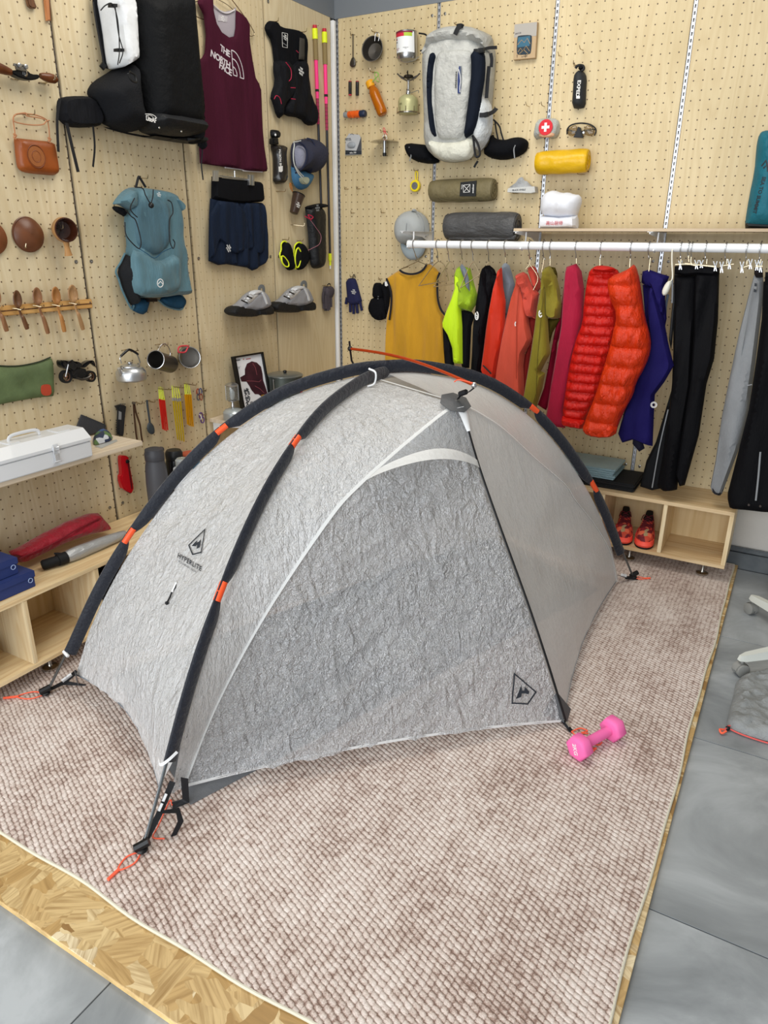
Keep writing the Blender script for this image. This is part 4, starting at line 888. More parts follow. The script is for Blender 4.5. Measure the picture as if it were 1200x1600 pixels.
for pts in (cA((655,20),(690,22),(690,42),(655,40)), cA((688,282),(730,284),(730,302),(688,300))): PR('webbing_tab', L, pts, .13, .150, blackw, r_)
PR('webbing_tab', L, cA((1048,28),(1072,30),(1072,48),(1048,46)), .09, .10, blackw, r_)
TB('shock_cord', L, cA((590,60),(620,30),(660,25),(690,120),(700,290),(690,380)), .152, .002, blackw, r_); TB('shock_cord', L, cA((675,40),(695,200),(720,300),(700,370)), .152, .002, blackw, r_)
TB('zip_puller', L, cA((760,420),(790,440),(800,480),(770,470),(750,430)), .19, .004, blackpl, r_); TB('draw_cord', L, cA((1160,850),(1185,880),(1180,960),(1190,1055)), .065, .003, blackw, r_)
T('belt_wing', L, cA((1150,780),(1180,800),(1200,860),(1190,880),(1160,860)), .065, .03, black_c, r_)
word('printed_logo', L, 'LiteAF', cA((886,700))[0], 8, .212, white_print, r_, -.08, .015, .8)
TB('printed_arc', L, cA((852,668),(880,668),(905,678),(918,692)), .212, .0012, white_print, r_, n=4); TB('printed_arc', L, cA((856,680),(875,674),(895,682)), .212, .0009, white_print, r_, n=4)
for a in ((933,748),(1063,770)): g = G(); g.lathe([(.004,0),(.003,.002)], W3(L, cA(a)[0], .195), (1,0,0), 10); obj('snap', g, steel_b, r_)
# ---- maroon tank top on a hanger
maroon = cloth('maroon_jersey', '#401426', .8, .25, .1); lining = M('grey_mesh_lining', '#a19aa2', .8, bump=(120, .3, .003))
r_ = root('tank_top', L, cB((90,0),(630,1240)), 'maroon sleeveless running top with white chest print on a hanger', 'vest', w=.03)
T('back_lining', L, cB((235,20),(260,60),(330,85),(390,70),(410,50),(412,200),(395,265),(360,280),(300,240),(250,150),(238,60)), .016, .003, lining, r_, it=0)
o, g_t = T('front', L, cB((150,-30),(235,-30),(240,80),(262,170),(300,230),(360,270),(395,262),(405,200),(408,72),(470,125),(498,175),(500,300),(520,430),(545,560),(582,625),(590,800),(598,950),(610,1080),(632,1235),(590,1240),(480,1232),(330,1205),(148,1178),(140,1000),(120,800),(95,600),(88,462),(130,445),(165,415),(183,380),(192,250),(175,110),(130,20)), .022, .014, maroon, r_, D=.014, it=0, folds=(.014, 11, 2.2, 3))
bt = bvh(g_t)
TB('neck_trim', L, cB((240,30),(300,82),(350,95),(400,72)), .022, .0028, M('pale_trim', '#c9c4c8', .7), r_)
TB('hanger_wire', L, cB((90,60),(100,25),(130,8),(280,-60),(330,-60),(470,120),(540,235),(520,262),(500,250)), .014, .0022, hook_m, r_); TB('hanger_wire', L, cB((90,60),(110,110),(170,138),(185,130)), .014, .0022, hook_m, r_); TB('hanger_wire', L, cB((270,-10),(340,30),(390,70)), .014, .0018, hook_m, r_)
PR('inner_label', L, cB((285,105),(350,118),(345,160),(280,150)), .0195, .0205, M('label_grey', '#b5b0b5'), r_, .0002); word('label_mark', L, 'TNF', cB((315,134))[0], 5, .0208, white_print, r_, -.1)
g = G(); fr, f = WF[L]
for body, p, h in (('THE', (340,368), 10.5), ('NORTH', (308,430), 10.5), ('FACE', (340,498), 10.5)):
    (u, v), (u2, v2) = f([cB(p)[0], (cB(p)[0][0], cB(p)[0][1]-h)], .045); letter(g, body, (v2-v)/.72, FL, u, v, .045, -.24, bold=.03, sx=1.02, drape=bt, space=.92)
def arc(c, r0, r1, a0, a1, n=14): return [(c[0]+r0*math.cos(a0+(a1-a0)*i/n), c[1]-r1*math.sin(a0+(a1-a0)*i/n)) for i in range(n+1)]
def arcs_px(A, B, Cc, k):  # quarter dome: A = foot of the left edge, B top of the left edge, Cc right foot
    return [(A[0]+(Cc[0]-A[0])*k*math.sin(t)+(B[0]-A[0])*k*math.cos(t), A[1]+(Cc[1]-A[1])*k*math.sin(t)+(B[1]-A[1])*k*math.cos(t)) for t in np.linspace(0, PI/2, 12)]
A_, B_, C_ = (396,540),(386,360),(474,568)
paths = [f(cB(*arcs_px(A_, B_, C_, k)), .045) for k in (1, .66, .33)]+[f(cB(A_, C_), .045), f(cB(A_, B_), .045)]
strokes(g, FL, .045, paths, .0042, bt); obj('chest_print', g, M('chest_print_grey', '#c8c0c6', .7), r_)
PR('hem_label', L, cB((612,1185),(628,1190),(632,1225),(616,1218)), .03, .032, M('pale_trim'), r_, .0002); TB('hem_lining', L, cB((330,1208),(450,1222),(470,1232),(600,1240)), .024, .003, M('pale_trim'), r_)
# ---- blue pack
bl1 = cloth('slate_blue_ripstop', '#52747f', .6, .6, .15); bl2 = cloth('slate_blue_panel', '#456572', .65, .5, .1); bl3 = cloth('deep_blue_stretch', '#274c66', .7, .4, .1); blm = M('black_side_mesh', '#15171b', .9, bump=(150, .5, .003))
r_ = root('running_backpack', L, cBl((100,200),(860,1550)), 'slate blue running backpack with black mesh sides hanging by its loop', 'backpack', w=.06)
T('hip_wing', L, cBl((320,1370),(480,1370),(470,1440),(440,1545),(380,1535),(310,1500),(300,1470)), .014, .03, bl3, r_); T('hip_wing', L, cBl((580,1380),(700,1340),(790,1325),(850,1370),(855,1430),(820,1490),(730,1480),(640,1445)), .014, .03, bl3, r_)
TB('wing_piping', L, cBl((580,1390),(650,1450),(740,1485),(825,1490),(855,1430),(850,1370),(790,1320),(700,1345)), .03, .003, bl1, r_)
o, g_bp = T('main_body', L, cBl((240,225),(350,215),(500,235),(640,262),(700,290),(720,360),(735,560),(750,780),(790,900),(800,1100),(840,1280),(850,1340),(740,1340),(560,1370),(330,1370),(290,1280),(270,1100),(240,900),(255,800),(225,620),(235,450)), .02, .075, bl1, r_, D=.022, it=1, folds=(.020, 12, 6, 2))
T('shoulder_flap', L, cBl((255,225),(180,280),(105,380),(110,400),(160,395),(230,440),(290,460),(300,330),(280,240)), .045, .055, bl1, r_, D=.02, folds=(.008, 15, 10)); T('shoulder_flap', L, cBl((690,295),(760,350),(815,410),(795,440),(800,490),(745,480),(725,420),(700,360),(660,320)), .06, .055, bl1, r_, D=.02, folds=(.008, 15, 10))
T('strap_end', L, cBl((95,430),(120,410),(170,420),(240,460),(240,530),(180,500),(130,470)), .03, .03, black_c, r_); T('strap_end', L, cBl((730,500),(790,505),(800,520),(770,540),(725,545)), .03, .025, black_c, r_)
T('side_mesh', L, cBl((235,910),(150,1090),(180,1180),(210,1290),(290,1450),(315,1440),(318,1380),(310,1250),(280,1080),(262,930)), .022, .075, blm, r_, D=.03); T('side_mesh', L, cBl((805,1150),(840,1300),(842,1345),(735,1330),(740,1290),(780,1210)), .022, .08, blm, r_, D=.03)
TB('side_piping', L, cBl((235,905),(190,1000),(140,1090),(170,1180),(210,1300),(300,1480),(330,1450)), .035, .004, bl1, r_)
T('front_panel', L, cBl((390,300),(600,340),(690,400),(690,560),(700,800),(545,955),(370,850),(330,640),(340,400)), .085, .022, bl2, r_, D=.03, it=1, folds=(.014, 12, 6, 7))
T('front_pocket', L, cBl((290,860),(420,900),(560,1000),(720,890),(770,960),(790,1120),(770,1280),(700,1330),(560,1350),(340,1350),(300,1200)), .078, .040, bl1, r_, D=.03, it=1, folds=(.022, 11, 8, 1))
TB('pocket_seam', L, cBl((370,850),(460,905),(545,955),(630,890),(720,850)), [.125,.132,.135,.13,.12], .0016, bl3, r_)
TB('haul_loop', L, cBl((350,215),(375,118),(390,120),(450,215)), .05, .005, blackw, r_); TB('shock_cord', L, cBl((340,215),(420,230),(450,300),(500,380),(525,320),(530,240)), .13, .0022, blackw, r_)
g = G(); g.ball(tuple(W3(L, cBl((508,405))[0], .14)), .011); obj('cord_lock', g, blackpl, r_)
TB('shock_cord', L, cBl((335,330),(290,430),(320,490),(365,530)), .14, .0022, blackw, r_); TB('shock_cord', L, cBl((240,450),(300,520),(350,570),(400,760),(395,840),(360,845),(250,720),(235,580)), .13, .0022, blackw, r_); TB('shock_cord', L, cBl((680,350),(720,380),(735,480),(700,560),(700,760),(735,855),(755,800),(735,760)), .12, .0022, blackw, r_)
PR('hip_buckle', L, cBl((480,1375),(580,1375),(582,1410),(480,1412)), .03, .05, blackpl, r_, .004)
c = cBl((603,1215))[0]; 
g = G(); 
for k in (0,):
    P_ = f([(c[0]+4.6*math.sin(a)*(1-.25*math.cos(a)*-1 if False else 1), c[1]-6.3*math.cos(a)) for a in np.linspace(0, 2*PI, 20)], .15); strokes(g, FL, .15, [P_, f([(c[0]-3.2,c[1]+1.5),(c[0]+.3,c[1]-2.6),(c[0]+3.6,c[1]+1.2)], .15)], .0035)
obj('oval_emblem', g, white_print, r_, label='white oval emblem'); word('printed_mark', L, 'TNF', cBl((590,292))[0], 4.2, .115, white_print, r_, -.15)
hook(L, cBl((385,122))[0], 'wire hook carrying the slate blue running backpack')
# ---- skort on clip hanger
navy_c = cloth('navy_running_fabric', '#182234', .7, .5, .1)
r_ = root('running_skort', L, cD((210,70),(630,750)), 'navy running skort with black waistband clipped to a metal hanger', 'shorts', w=.05)
T('skirt', L, cD((222,230),(300,245),(450,262),(592,262),(610,380),(628,500),(632,640),(600,700),(525,752),(490,730),(340,705),(280,712),(210,682),(212,500),(215,350)), .014, .024, navy_c, r_, D=.010, it=0, folds=(.022, 26, 2.5, 4))
T('overlay_flap', L, cD((222,240),(440,262),(520,500),(545,590),(440,610),(430,628),(370,625),(290,520),(275,545),(250,640),(211,670)), .036, .014, navy_c, r_, D=.008, it=1, folds=(.018, 28, 2.5, 8))
T('overlay_flap', L, cD((440,262),(592,264),(612,420),(625,600),(550,640),(520,560),(470,420)), .034, .014, navy_c, r_, D=.008, it=1, folds=(.016, 28, 2.5, 2))
T('waistband', L, cD((232,72),(400,88),(578,112),(592,255),(450,268),(340,262),(230,236)), .016, .032, cloth('black_waistband', '#0d0e12', .8, .3), r_, D=.015, it=0)
TB('hanger_bar', L, cD((290,68),(400,82),(520,98)), .05, .003, steel_b, r_); TB('hanger_bar', L, cD((310,82),(400,92),(500,100)), .046, .002, steel_b, r_); TB('hanger_neck', L, cD((402,92),(401,60),(400,32)), .045, .0035, steel_b, r_)
for x in (262, 278, 515, 535): PR('hanger_clip', L, cD((x-8,28+(x-262)*.12),(x+8,28+(x-262)*.12),(x+8,105+(x-262)*.12),(x-8,105+(x-262)*.12)), .048, .060, steel_b, r_, .001)
word('printed_logo', L, 'TNF', cD((357,590))[0], 6, .064, white_print, r_, -.9, .01)
# ---- black running vest
r_ = root('running_vest', L, cB((612,150),(978,910)), 'black race vest with red cords hanging beside the trekking poles', 'vest', w=.04)
T('back_panel', L, cB((612,190),(640,150),(690,152),(715,195),(830,212),(878,235),(905,275),(908,440),(905,560),(850,620),(700,600),(690,520),(680,440),(665,300),(620,230)), .010, .026, black_soft, r_, D=.014, it=1, folds=(.008, 20, 12))
T('chest_panel', L, cB((680,430),(780,440),(815,560),(800,700),(740,760),(730,858),(700,845),(672,740),(652,700),(690,590),(675,500)), .020, .036, black_c, r_, D=.02, it=1, folds=(.014, 22, 8)); T('chest_panel', L, cB((800,440),(908,435),(915,600),(930,700),(975,790),(975,905),(910,905),(870,850),(750,835),(735,780),(790,700),(780,560)), .018, .036, black_c, r_, D=.02, it=1, folds=(.014, 22, 8))
T('mesh_window', L, cB((868,270),(904,280),(902,432),(862,428)), .045, .008, M('olive_mesh', '#3a3630', .8), r_, it=0)
g = G(); strokes(g, FL, .055, [f(cB((742,235),(782,243),(780,345),(745,338),(742,235)), .055)], .002); obj('printed_frame', g, white_print, r_)
word('printed_logo', L, 'TNF', cB((765,270))[0], 5, .055, white_print, r_, -.2, .01); word('printed_logo', L, 'TNF', cB((880,515))[0], 7, .074, white_print, r_, -.2, .02); word('printed_line', L, 'race vest', cB((762,318))[0], 2.2, .055, grey_print, r_, -.2)
red_cord = M('crimson_cord', '#b32245', .6)
for pts in (cB((770,450),(805,500),(808,560),(792,585)), cB((685,715),(700,690),(725,705),(738,750)), cB((805,632),(838,634)), cB((808,712),(838,716)), cB((845,365),(860,380))): TB('red_cord', L, pts, .074, .0018, red_cord, r_)
hook(L, cB((655,158))[0], 'wire hook at the shoulder of the black race vest'); hook(L, cB((860,232))[0], 'wire hook at the right side of the black race vest')
# ---- trekking poles
pink = M('hot_pink_shaft', '#ff3f8e', .35); carbon = M('dark_carbon', '#3a3a3e', .3, .4); yel = M('neon_yellow', '#e6f52a', .5); cork = M('cork_grip', '#8d7a52', .8, bump=(120, .5, .003)); redp = M('red_plastic', '#c02a3a', .4)
for i, (top, bot, lab) in enumerate(((cB((978,190))[0], cD((1038,672))[0], 'left trekking pole, its lower end behind the black pole bag'), (cB((1047,215))[0], cD((1090,740))[0], 'right trekking pole with pink shaft and yellow top'))):
    r_ = root('trekking_pole', L, [bot], lab, 'trekking pole', 'pair of pink and black trekking poles')
    d = np.array(bot)-np.array(top); P_ = lambda k: tuple(np.array(top)+d*k); w_ = .013
    H_ = 410.0
    def sg(nm, k0, k1, r, mt, n=10): TB(nm, L, [P_(k0), P_(k1)], w_, r, mt, r_, k=0, n=n)
    sg('grip_cap', -.005, .012, .011, redp); sg('yellow_strap', .01, .055, .014, yel); sg('cork_grip', .05, .145, .012, cork); sg('shaft', .145, .27, .0095, pink); sg('collar', .27, .28, .010, blackpl)
    sg('shaft', .28, .31, .0085, pink)
    for q in range(14): sg('band', .31+q*.008, .3135+q*.008, .0084, M('maroon_band', '#7d2740', .4), 8) if q % 2 == 0 else None
    sg('shaft', .31, .42, .0078, M('maroon_shaft', '#a32c55', .4)); sg('shaft', .42, .94, .0068, carbon); sg('yellow_tip_cap', .935, .965, .010, yel); sg('tip', .965, .985, .006, yel); sg('tip', .985, .9995, .005, M('clear_tip', '#d9d9d4', .2))
hook(L, cB((978,185))[0], 'wire hook behind the tops of the trekking poles', ln=.02)
# ---- soft flask, cap, cup
smoke = M('smoke_plastic', '#2b2724', .3, trans=.25, coat=.3)
r_ = root('soft_flask', L, cSV((30,210),(220,1020)), 'dark soft flask bottle with white lettering and a bite valve', 'bottle', w=.03)
T('body', L, cSV((30,440),(90,425),(160,430),(205,450),(218,490),(200,560),(205,700),(218,800),(218,1015),(60,1012),(65,800),(60,560),(25,480)), .008, .045, smoke, r_, D=.03, it=1)
PR('neck', L, cSV((75,330),(150,320),(152,400),(165,430),(80,430),(70,400)), .012, .04, blackpl, r_, .006, 1); T('valve', L, cSV((15,225),(50,208),(110,222),(125,270),(125,340),(75,350),(25,320)), .012, .03, blackpl, r_)
g = G(); g.ball(tuple(W3(L, cSV((98,290))[0], .04)), (.004,.006,.006)); obj('valve_tip', g, whitepl, r_)
word('printed_logo', L, 'THE NORTH', cSV((172,650))[0], 5.5, .054, white_print, r_, PI/2, .02, .72); PR('printed_half_dome', L, cSV((145,755),(205,745),(205,820),(185,838),(150,830)), .053, .0538, white_print, r_, .0001)
r_ = root('mesh_cap', L, cSV((320,330),(740,1100)), 'blue and charcoal mesh running cap hanging by its back', 'cap', w=.05)
T('brim', L, cSV((322,700),(345,790),(370,840),(470,800),(560,845),(640,860),(610,960),(560,1050),(500,1100),(440,1095),(380,1050),(335,950)), .03, .035, M('steel_blue_brim', '#3f6f92', .7, bump=(150, .2, .002)), r_, D=.03)
T('crown', L, cSV((330,440),(360,390),(450,360),(560,335),(640,360),(700,430),(740,530),(740,650),(700,770),(640,855),(560,845),(480,800),(380,850),(345,790),(320,600)), .026, .10, M('charcoal_mesh', '#2f3142', .85, bump=(170, .9, .004)), r_, D=.07, it=1)
T('side_mesh_panel', L, cSV((385,470),(430,440),(490,460),(530,540),(530,640),(500,740),(450,800),(410,770),(390,680),(375,560)), .07, .035, M('pale_mesh', '#8c8ea0', .8, bump=(220, 1, .004)), r_, D=.04)
TB('mesh_trim', L, cSV((440,395),(510,440),(555,520),(560,620),(530,720),(470,800),(390,850)), [.10,.11,.118,.12,.115,.1,.07], .005, M('navy_trim', '#1a2038', .8), r_); TB('mesh_trim', L, cSV((560,340),(640,370),(680,460),(690,560),(670,700),(610,850)), [.07,.095,.11,.11,.1,.05], .004, M('navy_trim'), r_)
TB('chin_cord', L, cSV((365,395),(375,440),(360,560),(370,700),(420,830),(490,920)), .125, .003, M('pale_strap', '#b9bcb8', .5), r_); TB('chin_cord', L, cSV((365,395),(440,385),(470,375)), .1, .003, M('pale_strap'), r_); TB('chin_cord', L, cSV((380,740),(450,840),(510,900)), .12, .003, M('pale_strap'), r_)
PR('cord_toggle', L, cSV((485,920),(540,905),(600,915),(610,960),(590,1010),(540,1020),(500,980)), .07, .09, M('frosted_toggle', '#b7bca6', .2, trans=.3), r_, .005, 1)
hook(L, cSV((405,375))[0], 'wire hook behind the mesh running cap')
r_ = root('folding_cup', L, cSV((300,1000),(520,1450)), 'brown translucent folding cup hanging from an orange loop', 'cup', w=.03)
LT('cup_body', L, cSV((365,1440))[0], cSV((440,1170))[0], [(.20,0),(.22,.01),(.33,1),(.31,1),(.21,.03),(.001,.03)], .035, .045, M('brown_silicone', '#43332a', .3, trans=.2), r_, cap=(True, False)); 
a = W3(L, cSV((440,1165))[0], .045); b = W3(L, cSV((365,1440))[0], .035); ax = (a-b)/np.linalg.norm(a-b); Lc = np.linalg.norm(a-b); x_ = np.cross(ax, (1,0,0)); x_ /= np.linalg.norm(x_); y_ = np.cross(ax, x_)
g = G(); g.tube([a+(x_*math.cos(t)+y_*math.sin(t))*.325*Lc for t in np.linspace(0, 2*PI, 26, endpoint=False)], .0028, 6, closed=True); obj('rim', g, blackpl, r_)
TB('loop', L, cSV((350,1120),(315,1060),(312,1005),(325,1010),(345,1080)), .03, .003, M('orange_brown_cord', '#b5763a', .6), r_); word('printed_logo', L, 'TNF', cSV((432,1320))[0], 5, .072, white_print, r_, -.2, .02)
hook(L, cD((710,180))[0], 'empty wire hook below the dark soft flask'); hook(L, cD((815,420))[0], 'empty wire hook above the green trimmed gaiters', (.02,-.004), .06); hook(L, cSV((318,1005))[0], 'wire hook carrying the brown folding cup')
# ---- pole bag
r_ = root('pole_quiver', L, cD((905,270),(1040,740)), 'black folded pole bag with a red and grey draw cord', 'bag', w=.04)
T('body', L, cD((905,292),(960,285),(1030,300),(1028,500),(1032,700),(1010,735),(960,738),(942,700),(930,500),(915,360)), .024, .045, M('black_ripstop', '#0f1013', .5, bump=(25, .7, .01)), r_, D=.03, it=1, folds=(.005, 15, 6)); T('rolled_top', L, cD((903,290),(975,272),(1020,265),(1040,275),(1038,298),(1000,305),(960,300),(910,312)), .024, .055, black_c, r_, D=.02)
word('printed_logo', L, 'TNF', cD((998,300))[0], 6, .078, grey_print, r_, .1, .015); TB('red_cord', L, cD((908,360),(945,380),(965,365),(930,350),(950,388)), .07, .003, red_cord, r_); TB('grey_cord', L, cD((945,385),(985,440),(1022,500),(1010,560),(960,590),(930,605)), .068, .0016, M('pink_grey_cord', '#a06a78', .6), r_)
# ---- gaiters
for pts, inn, lab in ((cD((735,560),(755,540),(775,550),(795,600),(805,670),(818,720),(800,752),(775,745),(745,700),(725,640),(735,600)), cD((738,650),(755,650),(785,690),(788,720),(765,720),(742,690)), 'left black and neon gaiter hanging from a hook'), (cD((835,570),(860,548),(885,560),(915,620),(920,670),(895,720),(865,750),(840,740),(825,680),(828,610)), cD((845,600),(862,590),(880,640),(862,720),(842,720),(835,660)), 'right black and neon gaiter beside the pole bag')):
    r_ = root('gaiter', L, pts, lab, 'gaiter', 'pair of black and neon gaiters', w=.02); T('body', L, pts, .006, .035, black_soft, r_, D=.02, res=.01)
    TB('neon_edge', L, inn+inn[:1], .036, .004, yel, r_, k=4, n=6); TB('neon_trim', L, pts[-3:]+pts[:4], .022, .004, yel, r_, k=3, n=6); T('opening', L, inn, .036, .004, M('deep_black', '#050506', .9), r_, res=.01)
    hook(L, (pts[1][0]-.5, pts[1][1]-3), 'wire hook carrying the '+lab.split(' hanging')[0].split(' beside')[0], ln=.03)
# ---- trail shoes
def shoe(dx, dy, lab, sc=1.0):
    q = lambda *p: [(280+(a+dx)/4.615, 260+(b+dy)/4.615) for a, b in p]
    r_ = root('trail_shoe', L, q((355,1060),(650,1080)), lab, 'shoe', 'pair of grey trail shoes', w=.05)
    sole = M('black_rubber_sole', '#17181a', .6, bump=(60, .3, .006)); up = M('grey_shoe_mesh', '#939499', .7, bump=(180, .5, .003)); sil = M('silver_overlay', '#d3d5d8', .35, .15)
    T('sole', L, q((355,1050),(360,1025),(385,1003),(430,1000),(480,1015),(530,1030),(580,1020),(630,1000),(645,1010),(650,1055),(640,1072),(590,1070),(550,1075),(520,1086),(420,1084),(370,1075)), .05, .040, sole, r_, D=.010, back=.95, res=.008)
    for k in range(9):
        x = 590+k*7; PR('lug', L, q((x-2,1045),(x+2,1045),(x+2,1068),(x-2,1068)), .08, .104, sole, r_, .0005) if k < 7 else None
    T('upper', L, q((372,1012),(400,1000),(430,985),(460,955),(500,912),(540,890),(580,893),(604,915),(624,960),(638,1005),(590,1034),(530,1046),(470,1040),(400,1036)), .05, .046, up, r_, D=.022, back=.9, res=.01, folds=(.003, 30, 30))
    T('heel_overlay', L, q((575,895),(600,910),(620,955),(633,1000),(615,1010),(600,960),(585,925)), .085, .015, sil, r_, res=.008)
    T('tongue', L, q((505,905),(545,888),(580,892),(575,910),(530,925),(500,930)), .07, .030, sil, r_, res=.008); T('ankle_overlay', L, q((480,960),(500,930),(560,905),(572,920),(540,960),(500,995),(470,985)), .086, .013, sil, r_, res=.008)
    BD('heel_loop', L, q((580,905),(578,880),(592,865),(608,875),(608,930)), .06, .018, M('grey_webbing', '#6d7173', .7), r_, th=.004)
    for k in range(4):
        a = q((450+k*20,965-k*15),(492+k*16,985-k*17)); TB('lace', L, a, .104, .0035, blackpl if k % 2 == 0 else sil, r_, k=0, n=6)
    return r_
shoe(0, 0, 'left grey and black trail shoe on the wall above the framed poster'); shoe(305, -30, 'right grey and black trail shoe across the panel joint')
# ---- grey gloves by the corner
r_ = root('liner_gloves', L, cD((1030,845),(1115,1050)), 'pair of dark grey liner gloves hanging next to the corner', 'gloves', w=.02)
gg = M('grey_glove_knit', '#4b454c', .85, bump=(150, .4, .003))
for k, (o_, w0) in enumerate(((0, .006), (12, .022))):
    s_ = -1 if k == 0 else 1
    T('cuff', L, cD((1032+o_*2,870),(1060+o_*2.5,862),(1090+o_*2,872),(1088+o_*1.6,950),(1042+o_*1.2,955)), w0, .016, gg, r_, D=.02, res=.012)
    for j in range(4): a = 1044+j*12+o_*1.1; TB('finger', L, cD((a,930),(a+1*s_,985),(a+2*s_,1020+8*math.sin(j+1)+(14 if j in (1,2) else 0))), w0+.006, .0075, gg, r_, k=3)
    TB('thumb', L, cD((1040+o_*2.6,905),(1036+o_*3.2,945),(1040+o_*3.4,985)), w0+.006, .007, gg, r_, k=3)
TB('hanging_loop', L, cD((1065,880),(1070,855),(1082,845),(1092,860),(1088,885)), .02, .003, blackw, r_); hook(L, cD((1040,858))[0], 'wire hook carrying the grey liner gloves')

# ---- kettle
r_ = root('kettle', L, cC((680,1105),(865,1105)), 'small silver kettle with black wrapped bail handle above the tent stakes', 'kettle', w=.07)
alk = M('spun_aluminium', '#c6c8ca', .34, .9); kc = W3(L, cC((773,1104))[0], .062); R_ = abs(Lw(cC((680,1060)),.062)[0][0]-Lw(cC((866,1060)),.062)[0][0])/2*.97
kh = abs(Lw(cC((773,1000)),.062)[0][1]-Lw(cC((773,1104)),.062)[0][1]); R_ = min(R_, .062)
g = G(); g.lathe([(.001,0),(R_*.88,0),(R_*.97,kh*.08),(R_,kh*.35),(R_*.96,kh*.55),(R_*.80,kh*.72),(R_*.62,kh*.80)], kc, (0,0,1), 40); obj('body', g, alk, r_)
g = G(); g.lathe([(R_*.64,kh*.80),(R_*.62,kh*.86),(R_*.3,kh*.93),(.009,kh*.95)], kc, (0,0,1), 36, (False, True)); lid = obj('lid', g, alk, r_); g = G(); g.lathe([(.006,kh*.94),(.011,kh*1.0),(.011,kh*1.06),(.004,kh*1.09)], kc, (0,0,1), 14); obj('knob', g, steel_b, lid)
g = G(); g.tube(catmull([kc+np.array([.0,-R_*.85,kh*.45]), kc+np.array([.01,-R_*1.02,kh*.62]), kc+np.array([.014,-R_*1.16,kh*.86])], 5), [.012,.0115,.011,.0105,.010,.0095,.009,.0085,.008,.0075,.007], 12); obj('spout', g, alk, r_)
hp = [cC(a)[0] for a in ((712,1005),(706,965),(755,925),(800,950),(822,1000))]
TB('bail_handle', L, hp, .062, .0025, steel_b, r_, k=4); TB('handle_grip', L, cC((708,962),(735,938),(757,924),(790,938),(808,952)), .062, .0052, blackpl, r_, k=3)
for s in (-1, 1): g = G(); g.lathe([(.006,-.003),(.006,.003)], kc+np.array([0, s*R_*.74, kh*.84]), (0,1,0), 10); obj('handle_lug', g, steel_b, r_)
hook(L, cC((725,925))[0], 'wire hook carrying the silver kettle', (.015,.0), .058)
# ---- mugs
def mug(mp, bp, rpx, mat, label, w0, w1, ring=None):
    r_ = root('camp_mug', L, [mp, bp], label, 'mug', w=w0); m_, b_ = W3(L, mp, w1), W3(L, bp, w0); a = m_-b_; Lc = np.linalg.norm(a); a /= Lc
    R_ = abs(Lw([mp], w1)[0][1]-Lw([(mp[0], mp[1]-rpx)], w1)[0][1])
    g = G(); g.lathe([(.001,0),(R_*.93,0),(R_,.006),(R_,Lc),(R_*1.04,Lc+.001),(R_*.95,Lc+.001),(R_*.94,.006),(.001,.005)], b_, a, 40, (False, False)); obj('body', g, mat, r_)
    x_ = np.cross(a, (0,0,1)); x_ /= np.linalg.norm(x_); y_ = np.cross(x_, a); g = G(); g.tube([b_+a*Lc+(x_*math.cos(t)+y_*math.sin(t))*R_*1.0 for t in np.linspace(0, 2*PI, 40, endpoint=False)], .0022, 6, closed=True); obj('rim', g, steel_b, r_); return r_, b_, a, Lc, R_
r_, b_, a, Lc, R_ = mug(cC((912,982))[0], cC((1000,1010))[0], 14.5, steel_dk, 'dark titanium mug with folded wire handle, left of the red handled mug', .045, .095)
TB('folding_handle', L, cC((935,905),(960,890),(985,905),(998,940),(995,965)), .08, .002, steel_b, r_); TB('folding_handle', L, cC((925,930),(945,900),(970,888)), .075, .002, steel_b, r_)
g = G(); c = W3(L, cC((960,1000))[0], .105); g.ball(tuple(c), (.002,.004,.004)); g.ball(tuple(c+np.array([0,.01,0])), (.002,.003,.004)); obj('stamped_mark', g, blackpl, r_)
hook(L, cC((920,893))[0], 'wire hook carrying the dark titanium mug', (.01,0), .05)
r_, b_, a, Lc, R_ = mug(cC((1112,970))[0], cC((1098,965))[0], 16.5, steel, 'small titanium mug opening outward with red folding handles', .012, .075)
for q_ in (cC((1045,940),(1045,915),(1062,903),(1100,902),(1105,910)), cC((1048,940),(1085,938),(1100,912))): TB('red_handle', L, q_, .085, .0035, M('red_coated_wire', '#c83c48', .4), r_, k=3)
hook(L, cC((1075,905))[0], 'wire hook carrying the titanium mug with red handles', ln=.03)
# ---- brush, tongs, spork
r_ = root('camp_brush', L, cTo((345,410),(430,690)), 'black scraper brush with ribbed edge hanging next to the tongs', 'brush')
PR('handle', L, cTo((375,412),(447,420),(440,465),(430,560),(422,698),(400,692),(372,680),(378,540),(380,470)), .008, .022, M('charcoal_nylon', '#26282b', .5), r_, .003, 1)
for k in range(7): y = 550+k*21; PR('rib', L, cTo((362,y),(398,y+4),(398,y+12),(362,y+8)), .010, .020, M('charcoal_nylon'), r_, .0006)
PR('hook_end', L, cTo((345,425),(372,418),(380,470),(365,455)), .01, .018, M('charcoal_nylon'), r_, .001); PR('grey_inlay', L, cTo((378,470),(400,480),(398,548),(374,545)), .0222, .0235, M('grey_inlay', '#8e9092'), r_, .0002)
for k in range(7): x = 385+k*8; TB('bristle', L, cTo((x,412),(x,404)), .016, .0016, blackpl, r_, k=0, n=5)
r_ = root('tongs', L, cTo((500,390),(590,750)), 'bent wood tongs with dark tips hanging between brush and spork', 'tongs')
for q_ in (cTo((507,400),(510,470),(520,580),(530,680),(542,742)), cTo((512,400),(530,490),(563,590),(575,680),(586,748))): BD('arm', L, q_, .02, .0075, M('dark_bamboo', '#4c3425', .5), r_, th=.003, k=5)
g = G(); g.lathe([(.006,-.006),(.006,.006)], W3(L, cTo((508,398))[0], .02), (1,0,0), 12); obj('hinge', g, steel, r_)
hook(L, cTo((512,392))[0], 'wire hook carrying the wooden tongs')
